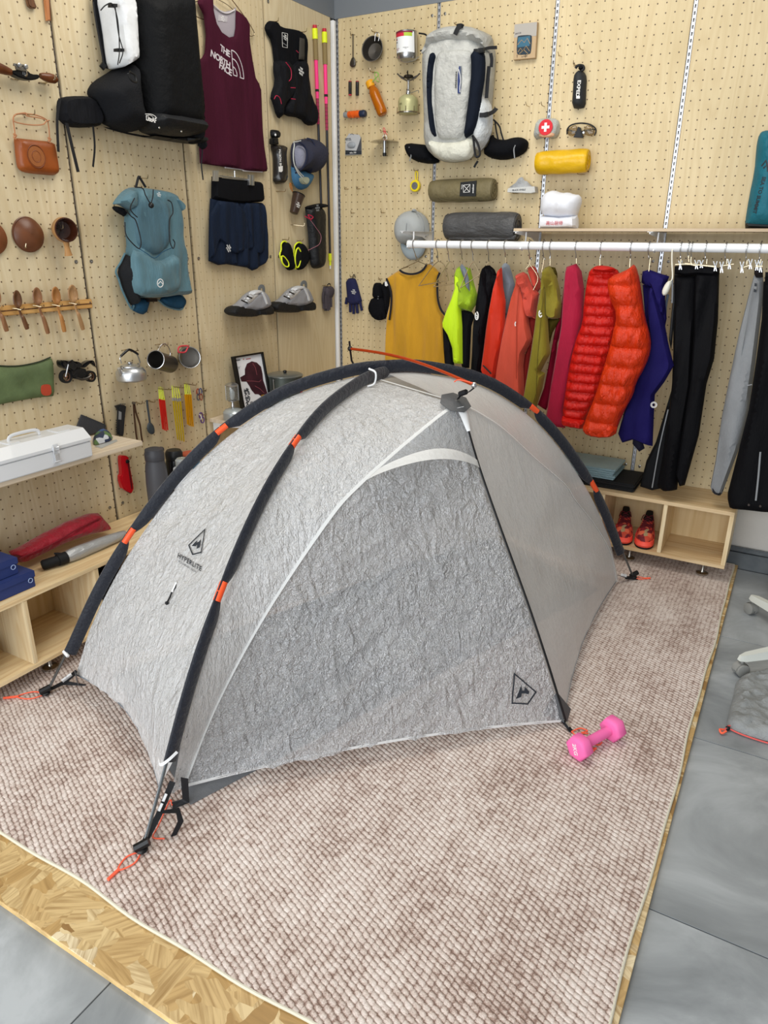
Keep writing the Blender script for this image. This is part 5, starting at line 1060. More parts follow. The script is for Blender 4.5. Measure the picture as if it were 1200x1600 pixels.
r_ = root('camp_spoon', L, cTo((615,370),(690,680)), 'dark grey plastic camp spoon hanging beside the red stakes', 'spoon')
T('bowl', L, cTo((645,565),(668,575),(690,610),(695,660),(680,680),(650,675),(625,640),(628,590)), .018, .007, M('slate_nylon', '#3c4348', .45), r_, res=.006, D=.012)
TB('handle', L, cTo((626,372),(632,430),(642,500),(652,572)), .02, .0045, M('slate_nylon'), r_); hook(L, cTo((627,378))[0], 'wire hook carrying the grey camp spoon')
# ---- tent stakes
def stakes(pts, cordpts, mat, label, group, rr=.0035, cap=None):
    for i, (a, b) in enumerate(pts):
        a, b = cTo(a)[0], cTo(b)[0]; lab = label % ['left outermost', 'second from the left', 'third from the left', 'right outermost'][i if i < len(pts)-1 else 3]
        r_ = root('tent_stake', L, [a, b], lab, 'tent stake', group, w=.03)
        g = G(); q0, q1 = W3(L, a, .034), W3(L, b, .026); 
        for k in range(3):
            an = 2*PI*k/3+.5; d = np.array([math.cos(an), math.sin(an), 0])*rr*1.3; g.tube([q0+d*.5, q1+d*.25], rr*.62, 5)
        g.tube([q0, q1], rr*.8, 6); obj('shaft', g, mat, r_)
        if cap: g = G(); g.tube([q0, q0*.93+q1*.07], rr*1.25, 8); obj('stake_head', g, cap, r_)
        c = cTo(cordpts[i])[0]; TB('pull_cord', L, [a, (a[0]-1.0, (a[1]+c[1])/2), c, (c[0]+1.2, (a[1]+c[1])/2), (a[0]+.8, a[1])], .034, .0012, yel, r_, k=3, n=5)
anod = M('red_anodised', '#d8291f', .3, .3); gold = M('gold_anodised', '#d4b716', .25, .5); amber = M('amber_anodised', '#d99a10', .3, .4)
stakes([((738,362),(768,632)),((752,368),(782,640)),((766,370),(797,645)),((780,372),(812,640))], [(732,255),(745,250),(757,256),(768,262)], anod, 'red tent stake, %s of the red bundle', 'red tent stakes')
stakes([((857,350),(902,725)),((878,350),(920,732)),((900,355),(938,735)),((920,352),(957,742))], [(850,238),(868,242),(885,250),(902,246)], gold, 'long yellow tent stake, %s of the middle bundle', 'long yellow tent stakes', cap=M('silver_head', '#b9bfc4', .3, .8))
stakes([((968,322),(990,590)),((983,322),(1005,600)),((1000,322),(1022,606)),((1015,322),(1038,608))], [(962,222),(972,212),(984,222),(1000,235)], amber, 'amber tent stake, %s of the shorter yellow bundle', 'amber tent stakes', rr=.0042)
for a, b, lab in (((770,275),(850,265),'long wire arm hook carrying the red stakes'), ((905,258),(965,248),'long wire arm hook carrying the long yellow stakes'), ((1000,230),(1070,225),'long wire arm hook carrying the amber stakes')):
    q = cTo((a[0]-45,a[1]-5), a, (b[0]-12,b[1]+14), b); TB('wire_hook', L, q, [.05,.04,.02,.003], .0022, hook_m, None, label=lab, cat='hook', group='wire pegboard hooks')
r_ = root('carabiner_card', L, cTo((1070,270),(1125,375)), 'tiny set of red and blue carabiners beside the panel joint', 'carabiners')
for k, (c0, mt) in enumerate((((1082,300),'#b4462f'),((1105,295),'#4d5f93'),((1085,345),'#5d6472'),((1110,345),'#a55a45'))):
    c = W3(L, cTo(c0)[0], .012+.004*k); g = G(); g.tube([c+np.array([0,.0085*math.cos(t),.015*math.sin(t)]) for t in np.linspace(0,2*PI,16,endpoint=False)], .0026, 6, closed=True); obj('carabiner', g, M('carab%d'%k, mt, .35, .5), r_)
hook(L, cTo((1135,285))[0], 'wire hook beside the red and blue carabiners', (-.01,0), .02)
r_ = root('carabiner', L, cTo((1090,485),(1140,575)), 'purple and white mini carabiner hanging under the red and blue ones', 'carabiner')
for k, (c0, mt) in enumerate((((1108,510),'#6b4a8e'),((1122,550),'#6b4a8e'))):
    c = W3(L, cTo(c0)[0], .012+.003*k); g = G(); g.tube([c+np.array([0,.011*math.cos(t),.014*math.sin(t)]) for t in np.linspace(0,2*PI,16,endpoint=False)], .003, 6, closed=True); obj('ring', g, M('purple_anodised', mt, .35, .4), r_)
TB('gate', L, cTo((1095,500),(1112,520),(1108,545)), .02, .002, whitepl, r_); hook(L, cTo((1138,500))[0], 'wire hook carrying the purple mini carabiner', (-.01,0), .02)
# ---- red multi tool
r_ = root('folding_saw', L, cTh((245,330),(380,700)), 'red folding saw with a black pivot hanging under the shelf', 'saw')
redpl = M('glossy_red_plastic', '#b9141e', .28, coat=.4)
PR('handle', L, cTh((250,345),(270,328),(310,330),(330,350),(340,420),(378,640),(378,660),(360,700),(345,700),(285,665),(268,640),(245,540),(268,510)), .006, .030, redpl, r_, .005, 1); PR('slot', L, cTh((312,410),(330,405),(362,650),(350,662)), .0302, .0312, M('dark_red', '#5f0d14', .5), r_, .0002)
g = G(); g.lathe([(.009,0),(.008,.006),(.004,.008)], W3(L, cTh((308,385))[0], .030), (1,0,0), 16); obj('pivot', g, blackpl, r_); PR('blade_edge', L, cTh((262,648),(345,700),(340,706),(262,660)), .014, .020, steel_b, r_, .0003)
hook(L, cTh((310,345))[0], 'wire hook carrying the red folding saw', ln=.02)
# ---- bottles on the left bench
def stand_z(px, py, z=.385): return onz(px, py, z)
zb = .3855
def placed(xy): return np.array([xy[0], xy[1], zb])
def at_depth(px, py, x):  # point above the bench seen at px,py with depth x from the wall
    return onx(px, py, x)
def upright(name, label, x, px, top_y, rpx, prof_parts, cat='bottle'):
    c = onx(px, top_y, x); H_ = c[2]-zb; R_ = abs(onx(px-rpx, top_y, x)[1]-onx(px+rpx, top_y, x)[1])/2*.86
    b = np.array([x, c[1], zb]); r_ = thing(name, b, label, cat)
    for nm, prof, mt in prof_parts: g = G(); g.lathe([(r*R_, h*H_) for r, h in prof], b, (0,0,1), 28, (True, True)); obj(nm, g, mt, r_)
    return r_, b, R_, H_
slate = M('slate_powder_coat', '#4c4d52', .5); 
r_, b, R_, H_ = upright('thermos_flask', 'tall slate grey vacuum bottle standing below the tongs', .13, 240, 700, 14.5, [('body', [(.95,0),(1.08,.02),(1.10,.5),(1.02,.72),(.92,.80),(.9,.83)], slate), ('lid', [(.93,.832),(.95,.84),(.96,.93),(.90,.95),(.88,.985),(.6,1)], M('slate_lid', '#45464b', .45))])
g = G(); g.box(tuple(b+np.array([.0,R_*.95,H_*.95])), (.024,.018,.02), .004); obj('lid_clip', g, M('slate_lid'), r_)
r_, b, R_, H_ = upright('vacuum_flask', 'black vacuum bottle behind the clear white capped bottle', .085, 271, 703, 12, [('body', [(.98,0),(1.02,.02),(1.02,.78),(.93,.83)], M('gloss_black_coat', '#15171a', .25)), ('lid', [(.95,.835),(.98,.86),(1.0,.95),(.8,1)], M('black_lid', '#1e2023', .4))])
r_, b, R_, H_ = upright('water_bottle', 'white bottle with clear lid next to the black vacuum bottle', .175, 284, 716, 14, [('body', [(.9,0),(1.0,.02),(1.0,.72),(.9,.82),(.55,.86)], M('milky_white', '#dde3ea', .35)), ('lid', [(.62,.865),(.66,.88),(.66,.97),(.5,1)], M('clear_lid', '#c3c9c9', .15, trans=.5))])
r_, b, R_, H_ = upright('storage_jar', 'blue jar with a red and white lid half hidden by the tent pole', .06, 297, 707, 12, [('body', [(1,0),(1,.88),(.95,.9)], M('teal_blue', '#3c6d8c', .4)), ('lid', [(1.02,.905),(1.02,.97),(.9,1)], M('red_lid', '#b8593f', .5))], 'jar')
# ---- red bag, silver umbrella, blue boxes on the bench
zt = .3855
r_ = thing('stuff_sack', onz(90, 870, zt), 'dark red shiny stuff sack stretched out on the bench against the wall', 'bag')
red_rs = M('crimson_ripstop', '#a00f28', .45, bump=(16, .9, .02), sheen=.2)
P_ = [tuple(onx(a, b, .11)[1:]) for a, b in cK((60,300),(150,262),(250,200),(330,160),(400,122),(545,72),(560,95),(610,150),(608,165),(590,175),(450,205),(330,255),(220,310),(115,358),(100,335))]
zm = .40
P2 = [(u, max(v, zt+.002)) for u, v in P_]
g = G(); g.puff(P2, Frame((0,0,0),(0,1,0),(0,0,1),(1,0,0)), .10, .045, res=.014, D=.04, back=1.2, folds=(.018, 16, 22, 3)); obj('body', g, red_rs, r_)
TB('fold_seam', L, cK((105,330),(300,240),(420,170),(550,105)), [.14,.15,.15,.14], .003, M('crimson_seam', '#7c0d20', .6), r_)
r_ = thing('umbrella', onz(140, 870, zt), 'folded silver umbrella with black handle lying along the front of the bench', 'umbrella')
a_, b_ = onz(*cK((340,330))[0], zt+.026), onz(*cK((690,190))[0], zt+.022); h_ = onz(*cK((230,365))[0], zt+.020)
silver = M('silver_coated_cloth', '#a9abac', .35, .35, bump=(22, .9, .012), stretch=(1.5,.4,1.5)); g = G(); g.tube(catmull([a_, a_*.7+b_*.3, a_*.3+b_*.7, b_], 5), [.014,.020,.024,.025,.026,.026,.025,.0245,.024,.023,.022,.021,.020,.0185,.017,.014], 14); obj('canopy_cloth', g, silver, r_)
g = G(); g.tube([h_, h_*.9+a_*.1, h_*.2+a_*.8, a_*.95+b_*.05], [.015,.019,.019,.016], 16); obj('handle', g, M('black_foam', '#101113', .7), r_); g = G(); g.tube([h_*.2+a_*.8, a_*.93+b_*.07], .0225, 14); obj('collar', g, M('black_foam'), r_)
g = G(); x0 = onz(*cK((300,300))[0], zt+.045); x1 = onz(*cK((345,300))[0], zt+.045); g.tube([x0, x1], .004, 8); obj('strap_end', g, M('black_foam'), r_)
boxb = M('navy_blue_card', '#27366b', .6, bump=(200,.1,.001)); 
def nbox(z0, h, far, off, label):
    # box: right end face towards the corner; placed by its near right top corner seen in the photo
    r_ = thing('shoe_box', (off, far-.15, z0), label, 'box', 'blue boxes on the bench')
    g = G(); g.box((off, far-.16, z0+h*.34), (.20, .318, h*.68), .0015); obj('box_base', g, boxb, r_); g = G(); g.box((off, far-.16, z0+h*.8), (.208, .324, h*.4), .002); obj('box_lid', g, boxb, r_)
    c = np.array([off+.106*.0+.02, far+.0025, z0+h*.55]); c = np.array([off+.105, far-.02, z0+h*.5]); g = G(); g.tube([c+np.array([0, .008*math.cos(t), .008*math.sin(t)]) for t in np.linspace(0,2*PI,18,endpoint=False)], .0012, 5, closed=True); obj('ring_logo', g, M('pale_blue_print', '#9fb2d8'), r_); return r_
cb = onz(*cK((135,468))[0], zb); nbox(zb, .062, float(onz(37, 907, zb)[1])-.005, .165, 'lower navy blue cardboard box at the left end of the bench')
nbox(zb+.0635, .060, float(onz(37, 907, zb)[1])-.045, .145, 'upper navy blue cardboard box stacked on the lower blue one')
r_ = root('black_case', L, [(2, 1000)], 'black case inside the leftmost bench cubby at the photo edge', 'case', w=.1); g = G(); g.box((.17, -2.63, .165), (.16, .13, .09), .02); obj('body', g, black_c, r_); g = G(); g.tube([(.17,-2.60,.21),(.17,-2.575,.225),(.19,-2.56,.20)], .006, 8); obj('handle', g, blackpl, r_)
r_ = thing('dark_pouch', (.14, -1.95, .12), 'black bag inside the cubby behind the tent pole', 'bag'); g = G(); P_ = [(-2.09,.121),(-1.90,.121),(-1.90,.20),(-1.95,.27),(-2.03,.28),(-2.09,.2)]; g.puff(P_, FL, .12, .06, D=.05, back=1, folds=(.01,12,12)); obj('body', g, black_c, r_); g = G(); g.tube(catmull([(.14,-2.03,.27),(.15,-2.0,.31),(.14,-1.96,.27)], 5), .004, 6); obj('handle', g, blackw, r_)
# ---- second shelf with lantern, poster, pot
r_ = thing('wall_shelf', (0, -.9, .69), 'whitewashed wall shelf holding the poster frame behind the tent', 'shelf')
g = G(); g.fbox(FL, -1.175, -.03, .693, .711, .001, .25, .001); obj('board', g, shelf_w, r_)
for y in (-1.15, -.60):
    g = G(); g.prism([(.002,.692),(.21,.692),(.21,.685),(.10,.672),(.04,.64),(.02,.60),(.002,.59)], Frame((0,y,0),(1,0,0),(0,0,1),(0,-1,0)), -.002, .002); obj('shelf_bracket', g, white_paint, r_)
c15 = cr(300, 520, 4.615); zs = .7115
b = onz(*c15((302,625))[0], zs); b = np.array([b[0], b[1], zs]); r_ = thing('gas_lantern', b, 'small glass gas lantern on a silver canister left of the poster', 'lantern')
s_ = abs(onx(*c15((240,600))[0], b[0])[1]-onx(*c15((362,600))[0], b[0])[1])/2*.85; s_ = min(s_, .05)
g = G(); g.lathe([(s_*.95,0),(s_,.004),(s_,s_*.75),(s_*.8,s_*1.0),(s_*.4,s_*1.12),(s_*.25,s_*1.15)], b, (0,0,1), 28); obj('gas_canister', g, M('pale_silver_paint', '#b4bbbd', .3, .5), r_)
z1 = s_*1.15; g = G(); g.lathe([(.009,z1),(.011,z1+.01),(.007,z1+.018),(.007,z1+.03),(.022,z1+.034),(.022,z1+.038)], b, (0,0,1), 16); obj('burner', g, steel_b, r_)
g = G(); g.lathe([(.027,z1+.038),(.029,z1+.05),(.029,z1+.10),(.026,z1+.108),(.0245,z1+.108),(.0275,z1+.10),(.0275,z1+.05),(.0255,z1+.038)], b, (0,0,1), 24, (False, False)); obj('glass_globe', g, M('frosty_glass', '#e4e8ea', .08, trans=.95), r_)
g = G(); g.lathe([(.005,z1+.04),(.012,z1+.055),(.013,z1+.075),(.006,z1+.09)], b, (0,0,1), 14); obj('mantle', g, M('white_mantle', '#e8e8e2', .8), r_)
g = G(); g.lathe([(.03,z1+.108),(.032,z1+.112),(.02,z1+.120),(.005,z1+.124)], b, (0,0,1), 20)
for k in range(4): an = k*PI/2+.5; d = np.array([math.cos(an), math.sin(an), 0])*.031; g.tube([b+d+np.array([0,0,z1+.036]), b+d+np.array([0,0,z1+.112])], .0012, 5)
obj('cage', g, steel_b, r_)
# poster frame leaning on the wall
fp = [onx(*c15((262,183))[0], .03), onx(*c15((475,143))[0], .03)]
Wf = np.linalg.norm(fp[1]-fp[0])*1.0
rc = onx(*c15((475,143))[0], .035); lc = onx(*c15((290,178))[0], .035); Hf = rc[2]-zs
r_ = thing('framed_poster', (.06, (lc[1]+rc[1])/2, zs), 'black framed poster with a dark red bearded profile in a cap on the shelf', 'poster')
U_ = np.array([rc[0]-lc[0], rc[1]-lc[1], 0]); wF = np.linalg.norm(U_); U_ = np.array([0.10, .995, 0]); U_ /= np.linalg.norm(U_); tilt = .16; base = np.array([.075+.0, lc[1]-.0, zs])
V_ = np.array([-math.sin(tilt), 0, math.cos(tilt)]); N_ = np.cross(U_, V_); Hs = Hf/math.cos(tilt)+.0; fo = Frame(base+np.array([0,0,.004]), U_, V_, N_)
wF *= 1.02
fm = M('black_frame', '#101113', .35); g = G(); tk = .008
for a in ((0,tk,0,Hs),(wF-tk,wF,0,Hs),(tk,wF-tk,0,tk),(tk,wF-tk,Hs-tk,Hs)): g.fbox(fo, a[0], a[1], a[2], a[3], -.004, .022, .001)
g.fbox(fo, 0, wF, 0, Hs, -.006, -.004); obj('frame', g, fm, r_)
g = G(); g.fbox(fo, tk, wF-tk, tk, Hs-tk, -.0035, .008); obj('poster_sheet', g, M('poster_white', '#dfe1e6', .35, coat=.5), r_)
def onplane(px, fo_, w):
    r = ray(*px); o_ = fo_.p(0,0,w); s = ((o_-CAM) @ fo_.w)/(r @ fo_.w); p = CAM+r*s-o_; return (float(p @ fo_.u), float(p @ fo_.v))
def onp(*pts): return [onplane(c15(p)[0], fo, .009) for p in pts]
darkred = M('maroon_print', '#3a1722', .6, var=.35)
g = G(); g.prism(onp((350,320),(385,300),(385,260),(400,220),(435,202),(470,210),(500,240),(510,290),(515,340),(535,400),(550,450),(520,470),(480,440),(455,440),(430,410),(415,380),(395,350),(360,350)), fo, .0085, .0092); obj('portrait_print', g, darkred, r_)
g = G(); g.prism(onp((500,445),(520,440),(535,465),(515,490),(500,492)), fo, .0092, .0096); obj('gold_print', g, M('gold_print', '#b78a2c', .4, .4), r_)
g = G(); strokes(g, fo, .0097, [onp((395,345),(440,345),(485,350),(500,335)), onp((440,215),(460,250),(470,300)), onp((455,380),(490,400),(520,430))], .0022); obj('line_print', g, M('rose_line_print', '#8f4a52', .6), r_)
def wfo(body, p, hpx, rot=0.0, mt=None, sx=1.0, bold=0.0):
    (u, v) = onp(p)[0]; (u2, v2) = onp((p[0], p[1]-hpx))[0]; g = G(); letter(g, body, abs(v2-v)/.72, fo, u, v, .0093, rot, bold=bold, sx=sx); obj('lettering', g, mt or ink, r_)
wfo('姚', (397,428), 40, .1, bold=.02); wfo('妙', (405,478), 38, .1, bold=.02); wfo('不', (403,518), 28, .1, bold=.02); wfo('破', (430,508), 22, .1); wfo('此', (455,505), 24, .1); wfo('DIR', (440,535), 16, 0)
wfo('BALAMIARE', (330,198), 9, -.0); wfo('adventure', (410,184), 9, 0, M('red_print', '#b02a34')); wfo('Jy~', (345,245), 14, .3, grey_print)
g = G(); c = onp((376,188))[0]; g.lathe([(.003,0),(.003,.0006)], fo.p(c[0], c[1], .009), fo.w, 12); obj('red_dot', g, M('red_print'), r_)
# pot
b = onz(*c15((660,470))[0], zs); b = onx(*c15((662,330))[0], .15); b = np.array([.15, b[1]+.012, zs]); top = onx(*c15((662,310))[0], .15)[2]; Hp = top-zs; R_ = abs(onx(*c15((578,330))[0], .13)[1]-onx(*c15((748,330))[0], .13)[1])/2*.88
r_ = thing('cooking_pot', b, 'grey green lidded camping pot with a red spot right of the poster', 'pot'); pm = M('hard_anodised_pot', '#4f5550', .4, .5)
g = G(); g.lathe([(R_*.9,0),(R_*.98,.006),(R_,.02),(R_,Hp*.97),(R_*1.04,Hp*.975),(R_*1.04,Hp)], b, (0,0,1), 36); obj('body', g, pm, r_)
g = G(); g.lathe([(R_*1.05,Hp+.001),(R_*1.05,Hp+.005),(R_*.95,Hp+.010),(R_*.3,Hp+.013),(.001,Hp+.013)], b, (0,0,1), 36, (True, False)); ld = obj('lid', g, M('pot_lid', '#8b8f8c', .3, .7), r_); g = G(); g.lathe([(.006,Hp+.013),(.010,Hp+.018),(.009,Hp+.026),(.003,Hp+.028)], b, (0,0,1), 14); obj('knob', g, blackpl, ld)
for s in (-1, 1): g = G(); q = b+np.array([0, s*R_*1.03, Hp*.93]); g.tube([q, q+np.array([0,s*.008,.006]), q+np.array([0.0,s*.006,-.05]), q+np.array([0,s*.001,-.055])], .002, 6); obj('handle_wire', g, steel_b, r_)
g = G(); c = b+np.array([R_*.93, -.0, 0])+np.array([0,.02,Hp*.45]); g.lathe([(.013,0),(.012,.003)], c+np.array([.002,0,0]), (1,.2,0), 8); obj('red_emblem', g, M('red_print'), r_)

# ================================================================== right wall
R = 'R'
# ---- cutlery, cup, jar mug
r_ = root('long_spoon', R, cF((98,200),(135,395)), 'long handled titanium spoon at the upper left of the back wall', 'spoon')
T('bowl', R, cF((112,335),(125,335),(135,360),(133,385),(118,396),(102,390),(98,372)), .012, .005, steel_dk, r_, res=.005, D=.01); TB('handle', R, cF((118,200),(118,270),(118,340)), .014, .0028, steel_dk, r_, k=3); hook(R, cF((118,205))[0], 'wire hook carrying the long handled spoon', ln=.022)
r_ = root('sierra_cup', R, cF((195,240),(310,385)), 'shallow grey titanium bowl cup facing the room', 'cup'); c = W3(R, cF((252,305))[0], .004); Rp = abs(Rw(cF((252,230)),.03)[0][1]-Rw(cF((252,382)),.03)[0][1])/2; ax = np.array([.12,-1,.12]); ax /= np.linalg.norm(ax)
g = G(); g.lathe([(.001,0),(Rp*.55,0),(Rp*.7,.006),(Rp*.97,.045),(Rp,.048),(Rp*.96,.047),(Rp*.66,.010),(.001,.004)], c, ax, 40, (False, False)); obj('bowl', g, steel_dk, r_); x_ = np.cross(ax,(0,0,1)); x_ /= np.linalg.norm(x_); y_ = np.cross(x_, ax); g = G(); g.tube([c+ax*.048+(x_*math.cos(t)+y_*math.sin(t))*Rp for t in np.linspace(0,2*PI,40,endpoint=False)], .0018, 6, closed=True); obj('rim', g, steel, r_)
TB('wire_handle', R, cF((246,240),(250,200),(262,190),(272,205),(268,240)), .045, .002, steel_b, r_); hook(R, cF((256,192))[0], 'wire hook carrying the titanium bowl cup')
r_ = root('labelled_mug', R, cF((360,180),(515,360)), 'metal mug wrapped in a white, red and green card sleeve', 'mug')
c = W3(R, cF((436,350))[0], .055); ct = W3(R, cF((436,190))[0], .055); Hm = ct[2]-c[2]; Rm = abs(Rw(cF((362,250)),.055)[0][0]-Rw(cF((512,250)),.055)[0][0])/2; Rm = min(Rm, .052)
c = c+np.array([0,0,-.002]); tl_ = np.array([-.05,.0,1]); tl_ /= np.linalg.norm(tl_)
g = G(); g.lathe([(Rm*.88,0),(Rm*.97,.008),(Rm,.02),(Rm,Hm),(Rm*1.03,Hm+.002),(Rm*.96,Hm+.001),(Rm*.95,.01),(.001,.008)], c, tl_, 40, (True, False)); obj('mug_body', g, steel_b, r_)
def wrap(z0, z1, a0, a1, rr, mt, nm):
    g = G(); g.grid(lambda s, t: c+tl_*(z0+(z1-z0)*t)+np.array([math.cos(a0+(a1-a0)*s), math.sin(a0+(a1-a0)*s), 0])*rr, 18, 2); return obj(nm, g, mt, r_)
wrap(Hm*.22, Hm*.98, -PI*.98, -.30, Rm*1.015, M('white_card', '#e6e8e9', .5), 'card_sleeve'); wrap(Hm*.80, Hm*.99, -PI*.98, -1.35, Rm*1.022, M('red_card', '#c9273f', .5), 'red_band'); wrap(Hm*.80, Hm*.99, -1.35, -.55, Rm*1.022, M('lime_card', '#a9c43a', .5), 'green_band'); wrap(Hm*.93, Hm*.99, -PI*.98, -.5, Rm*1.026, M('maroon_card', '#7b2135', .5), 'top_band')
def wwrap(body, ang, z, size, mt, bold=.01):
    vs, fs = text_mesh(body, size, bold=bold, sub=size*.4); g = G(); rr = Rm*1.03
    g.add([c+tl_*(z+b)+np.array([math.cos(ang+a/rr), math.sin(ang+a/rr), 0])*(rr) for a, b, _ in vs], fs); obj('lettering', g, mt, r_)
wwrap('▲', -2.25, Hm*.72, .016, M('red_print', '#b02a34')); wwrap('MSR', -2.25, Hm*.60, .008, ink, .03); wwrap('REACTOR\nSOLO', -2.15, Hm*.34, .006, M('red_print')); wwrap('SYSTEM POT\n1.0 L', -1.2, Hm*.36, .005, ink)
TB('handle', R, cF((505,195),(545,203),(554,232),(546,285),(512,298)), .05, .0038, blackpl, r_, k=3); TB('wire_base', R, cF((370,335),(420,365),(480,352),(505,330)), .07, .002, steel_b, r_)
hook(R, cF((495,352))[0], 'wire hook under the mug with the white card sleeve', (-.01,0), .06)
# ---- lighters, torch, bottle
for (x, lab, cap) in ((101, 'left black tube with a red end beside its twin', '#b82a3c'), (143, 'right black tube beside the red ended one', '#8c2632')):
    r_ = root('fire_starter', R, cF((x-12,475),(x+12,560)), lab, 'fire starter', 'two small black fire starters'); LT('body', R, cF((x,553))[0], cF((x,480))[0], [(.145,0),(.15,.02),(.15,.98),(.14,1)], .012, .012, blackpl, r_, n=14)
    LT('end_cap', R, cF((x,560))[0], cF((x,553))[0], [(1.5,0),(1.55,.2),(1.55,1)], .012, .012, M('cap'+cap, cap, .4) if x == 101 else blackpl, r_, n=14); LT('top_cap', R, cF((x,480))[0], cF((x,474))[0], [(1.7,0),(1.7,.8),(1.3,1)], .012, .012, M('capred', '#a5303c', .4), r_, n=14)
r_ = root('torch', R, cF((65,645),(190,690)), 'small orange torch lying on a hook with a clear left end', 'torch'); orp = M('orange_body', '#e2601c', .4)
LT('barrel', R, cF((92,672))[0], cF((160,667))[0], [(.21,0),(.23,.05),(.235,.5),(.23,1)], .022, .022, orp, r_, n=18); LT('clear_end', R, cF((65,674))[0], cF((92,672))[0], [(.3,0),(.48,.1),(.52,.9),(.5,1)], .022, .022, M('cloudy_plastic', '#a9b0b2', .2, trans=.4), r_, n=18); LT('dark_head', R, cF((160,667))[0], cF((192,665))[0], [(.46,0),(.5,.1),(.5,.85),(.4,1)], .022, .022, M('navy_plastic', '#232c44', .4), r_, n=18)
TB('clip', R, cF((100,655),(120,690),(128,655)), .04, .0016, orp, r_); hook(R, cF((95,655))[0], 'wire hook under the orange torch', ln=.03)
r_ = root('water_bottle', R, cF((195,470),(330,680)), 'transparent orange water bottle hanging askew on the back wall', 'bottle'); amberp = M('amber_plastic', '#d87a10', .12, trans=.45, ior=1.4)
LT('body', R, cF((294,672))[0], cF((228,505))[0], [(.12,0),(.155,.02),(.175,.08),(.178,.72),(.165,.82),(.12,.92),(.105,1)], .04, .04, amberp, r_, n=28); LT('lid', R, cF((226,512))[0], cF((213,476))[0], [(.62,0),(.68,.1),(.68,.85),(.6,1)], .04, .04, M('marigold_lid', '#e6a21c', .4), r_, n=24)
LT('water', R, cF((293,668))[0], cF((245,548))[0], [(.2,0),(.225,.06),(.225,1)], .04, .04, M('amber_water', '#b8640a', .1, trans=.3), r_, n=20)
TB('green_tether', R, cF((232,480),(250,460),(268,440),(262,425),(245,430),(255,470),(270,480)), .05, .0028, M('green_strap', '#8fae5c', .5), r_); TB('pull_loop', R, cF((245,420),(262,430),(275,470)), .055, .0018, M('green_strap'), r_); hook(R, cF((246,425))[0], 'wire hook carrying the orange water bottle')
# ---- headlamp pack, lamp
r_ = root('headlamp_pack', R, cF((75,780),(168,912)), 'grey and white blister pack with a small headlamp printed on it', 'package'); PR('card', R, cF((75,812),(95,782),(155,790),(165,812),(168,905),(72,910)), .004, .008, M('grey_card_print', '#b9bbbd', .4), r_, .0006); PR('dark_corner', R, cF((166,800),(168,905),(130,905),(150,850)), .0081, .0088, M('charcoal_print', '#4a4c50', .5), r_, .0001); PR('info_strip', R, cF((74,880),(168,885),(168,903),(73,906)), .0089, .0094, ink, r_, .0001)
T('headlamp', R, cF((88,840),(105,828),(125,832),(135,850),(125,868),(95,868),(84,855)), .009, .010, M('pale_headlamp', '#9aa0a6', .4), r_, res=.005); word('brand_text', R, 'PETZL', cF((90,817))[0], 3.5, .009, ink, r_, 0, .01); TB('hang_hole', R, cF((103,790),(112,783),(122,790)), .0085, .001, blackpl, r_)
word('model_text', R, 'tikka 350', cF((118,895))[0], 2.6, .0098, white_print, r_)
r_ = root('pendant_lamp', R, cF((228,800),(375,920)), 'silver disc shaped candle lamp hanging by a red cord', 'lamp'); c = W3(R, cF((302,833))[0], .045); Rl = abs(Rw(cF((230,835)),.045)[0][0]-Rw(cF((375,835)),.045)[0][0])/2
g = G(); g.lathe([(Rl,0),(Rl*.8,.006),(Rl*.3,.014),(.01,.020),(.006,.026),(.001,.028)], c, (0,0,1), 36, (True, False)); obj('shade_disc', g, M('brushed_lamp', '#b2aca0', .22, .95), r_); b1 = W3(R, cF((303,915))[0], .045); g = G(); g.lathe([(.010,0),(.0105,.006),(.0105,.016)], b1, (0,0,1), 16); obj('end_cap', g, blackpl, r_); g = G(); g.lathe([(.0098,.016),(.0098,c[2]-b1[2])], b1, (0,0,1), 16); obj('tube', g, steel_b, r_)
TB('bail', R, cF((292,815),(297,795),(306,788),(314,800),(318,815)), .045, .0018, steel_b, r_); TB('red_cord', R, cF((304,790),(295,755),(302,750),(310,775),(300,765),(318,790)), .045, .0018, M('red_coated_wire', '#c83c48', .4), r_, k=3); hook(R, cF((305,770))[0], 'wire hook carrying the disc lamp')
# ---- stove on a gas canister
r_ = root('gas_stove', R, cF((372,420),(515,690)), 'folding gas stove screwed on an olive canister and held by a wire cradle', 'stove'); olive = M('sage_canister', '#b5b384', .3, .2)
c = W3(R, cF((440,668))[0], .055); Rg = min(abs(Rw(cF((380,600)),.055)[0][0]-Rw(cF((503,600)),.055)[0][0])/2, .052); Hg = W3(R, cF((440,555))[0], .055)[2]-c[2]
g = G(); g.lathe([(Rg*.9,0),(Rg,.004),(Rg,Hg*.62),(Rg*.9,Hg*.82),(Rg*.55,Hg*.97),(.012,Hg)], c, (0,0,1), 32); cn = obj('gas_canister', g, olive, r_); g = G(); g.lathe([(Rg*1.01,Hg*.02),(Rg*1.02,Hg*.06),(Rg*1.01,Hg*.10)], c, (0,0,1), 32, (False, False)); obj('base_ring', g, steel_b, cn)
g = G()
vs, fs = text_mesh('EPI', .014, bold=.02, sub=.006); g.add([c+np.array([math.cos(-1.9+a/Rg), math.sin(-1.9+a/Rg), 0])*(Rg+.0006)+np.array([0,0,Hg*.45+b]) for a, b, _ in vs], fs); obj('lettering', g, M('olive_print', '#7c7d50'), r_)
v0 = c+np.array([0,0,Hg]); top = W3(R, cF((440,462))[0], .055); hh = top[2]-v0[2]; g = G(); g.lathe([(.011,0),(.013,.008),(.010,.018),(.006,.022),(.006,hh*.8),(.009,hh*.82),(.009,hh)], v0, (0,0,1), 16); obj('valve', g, steel_b, r_)
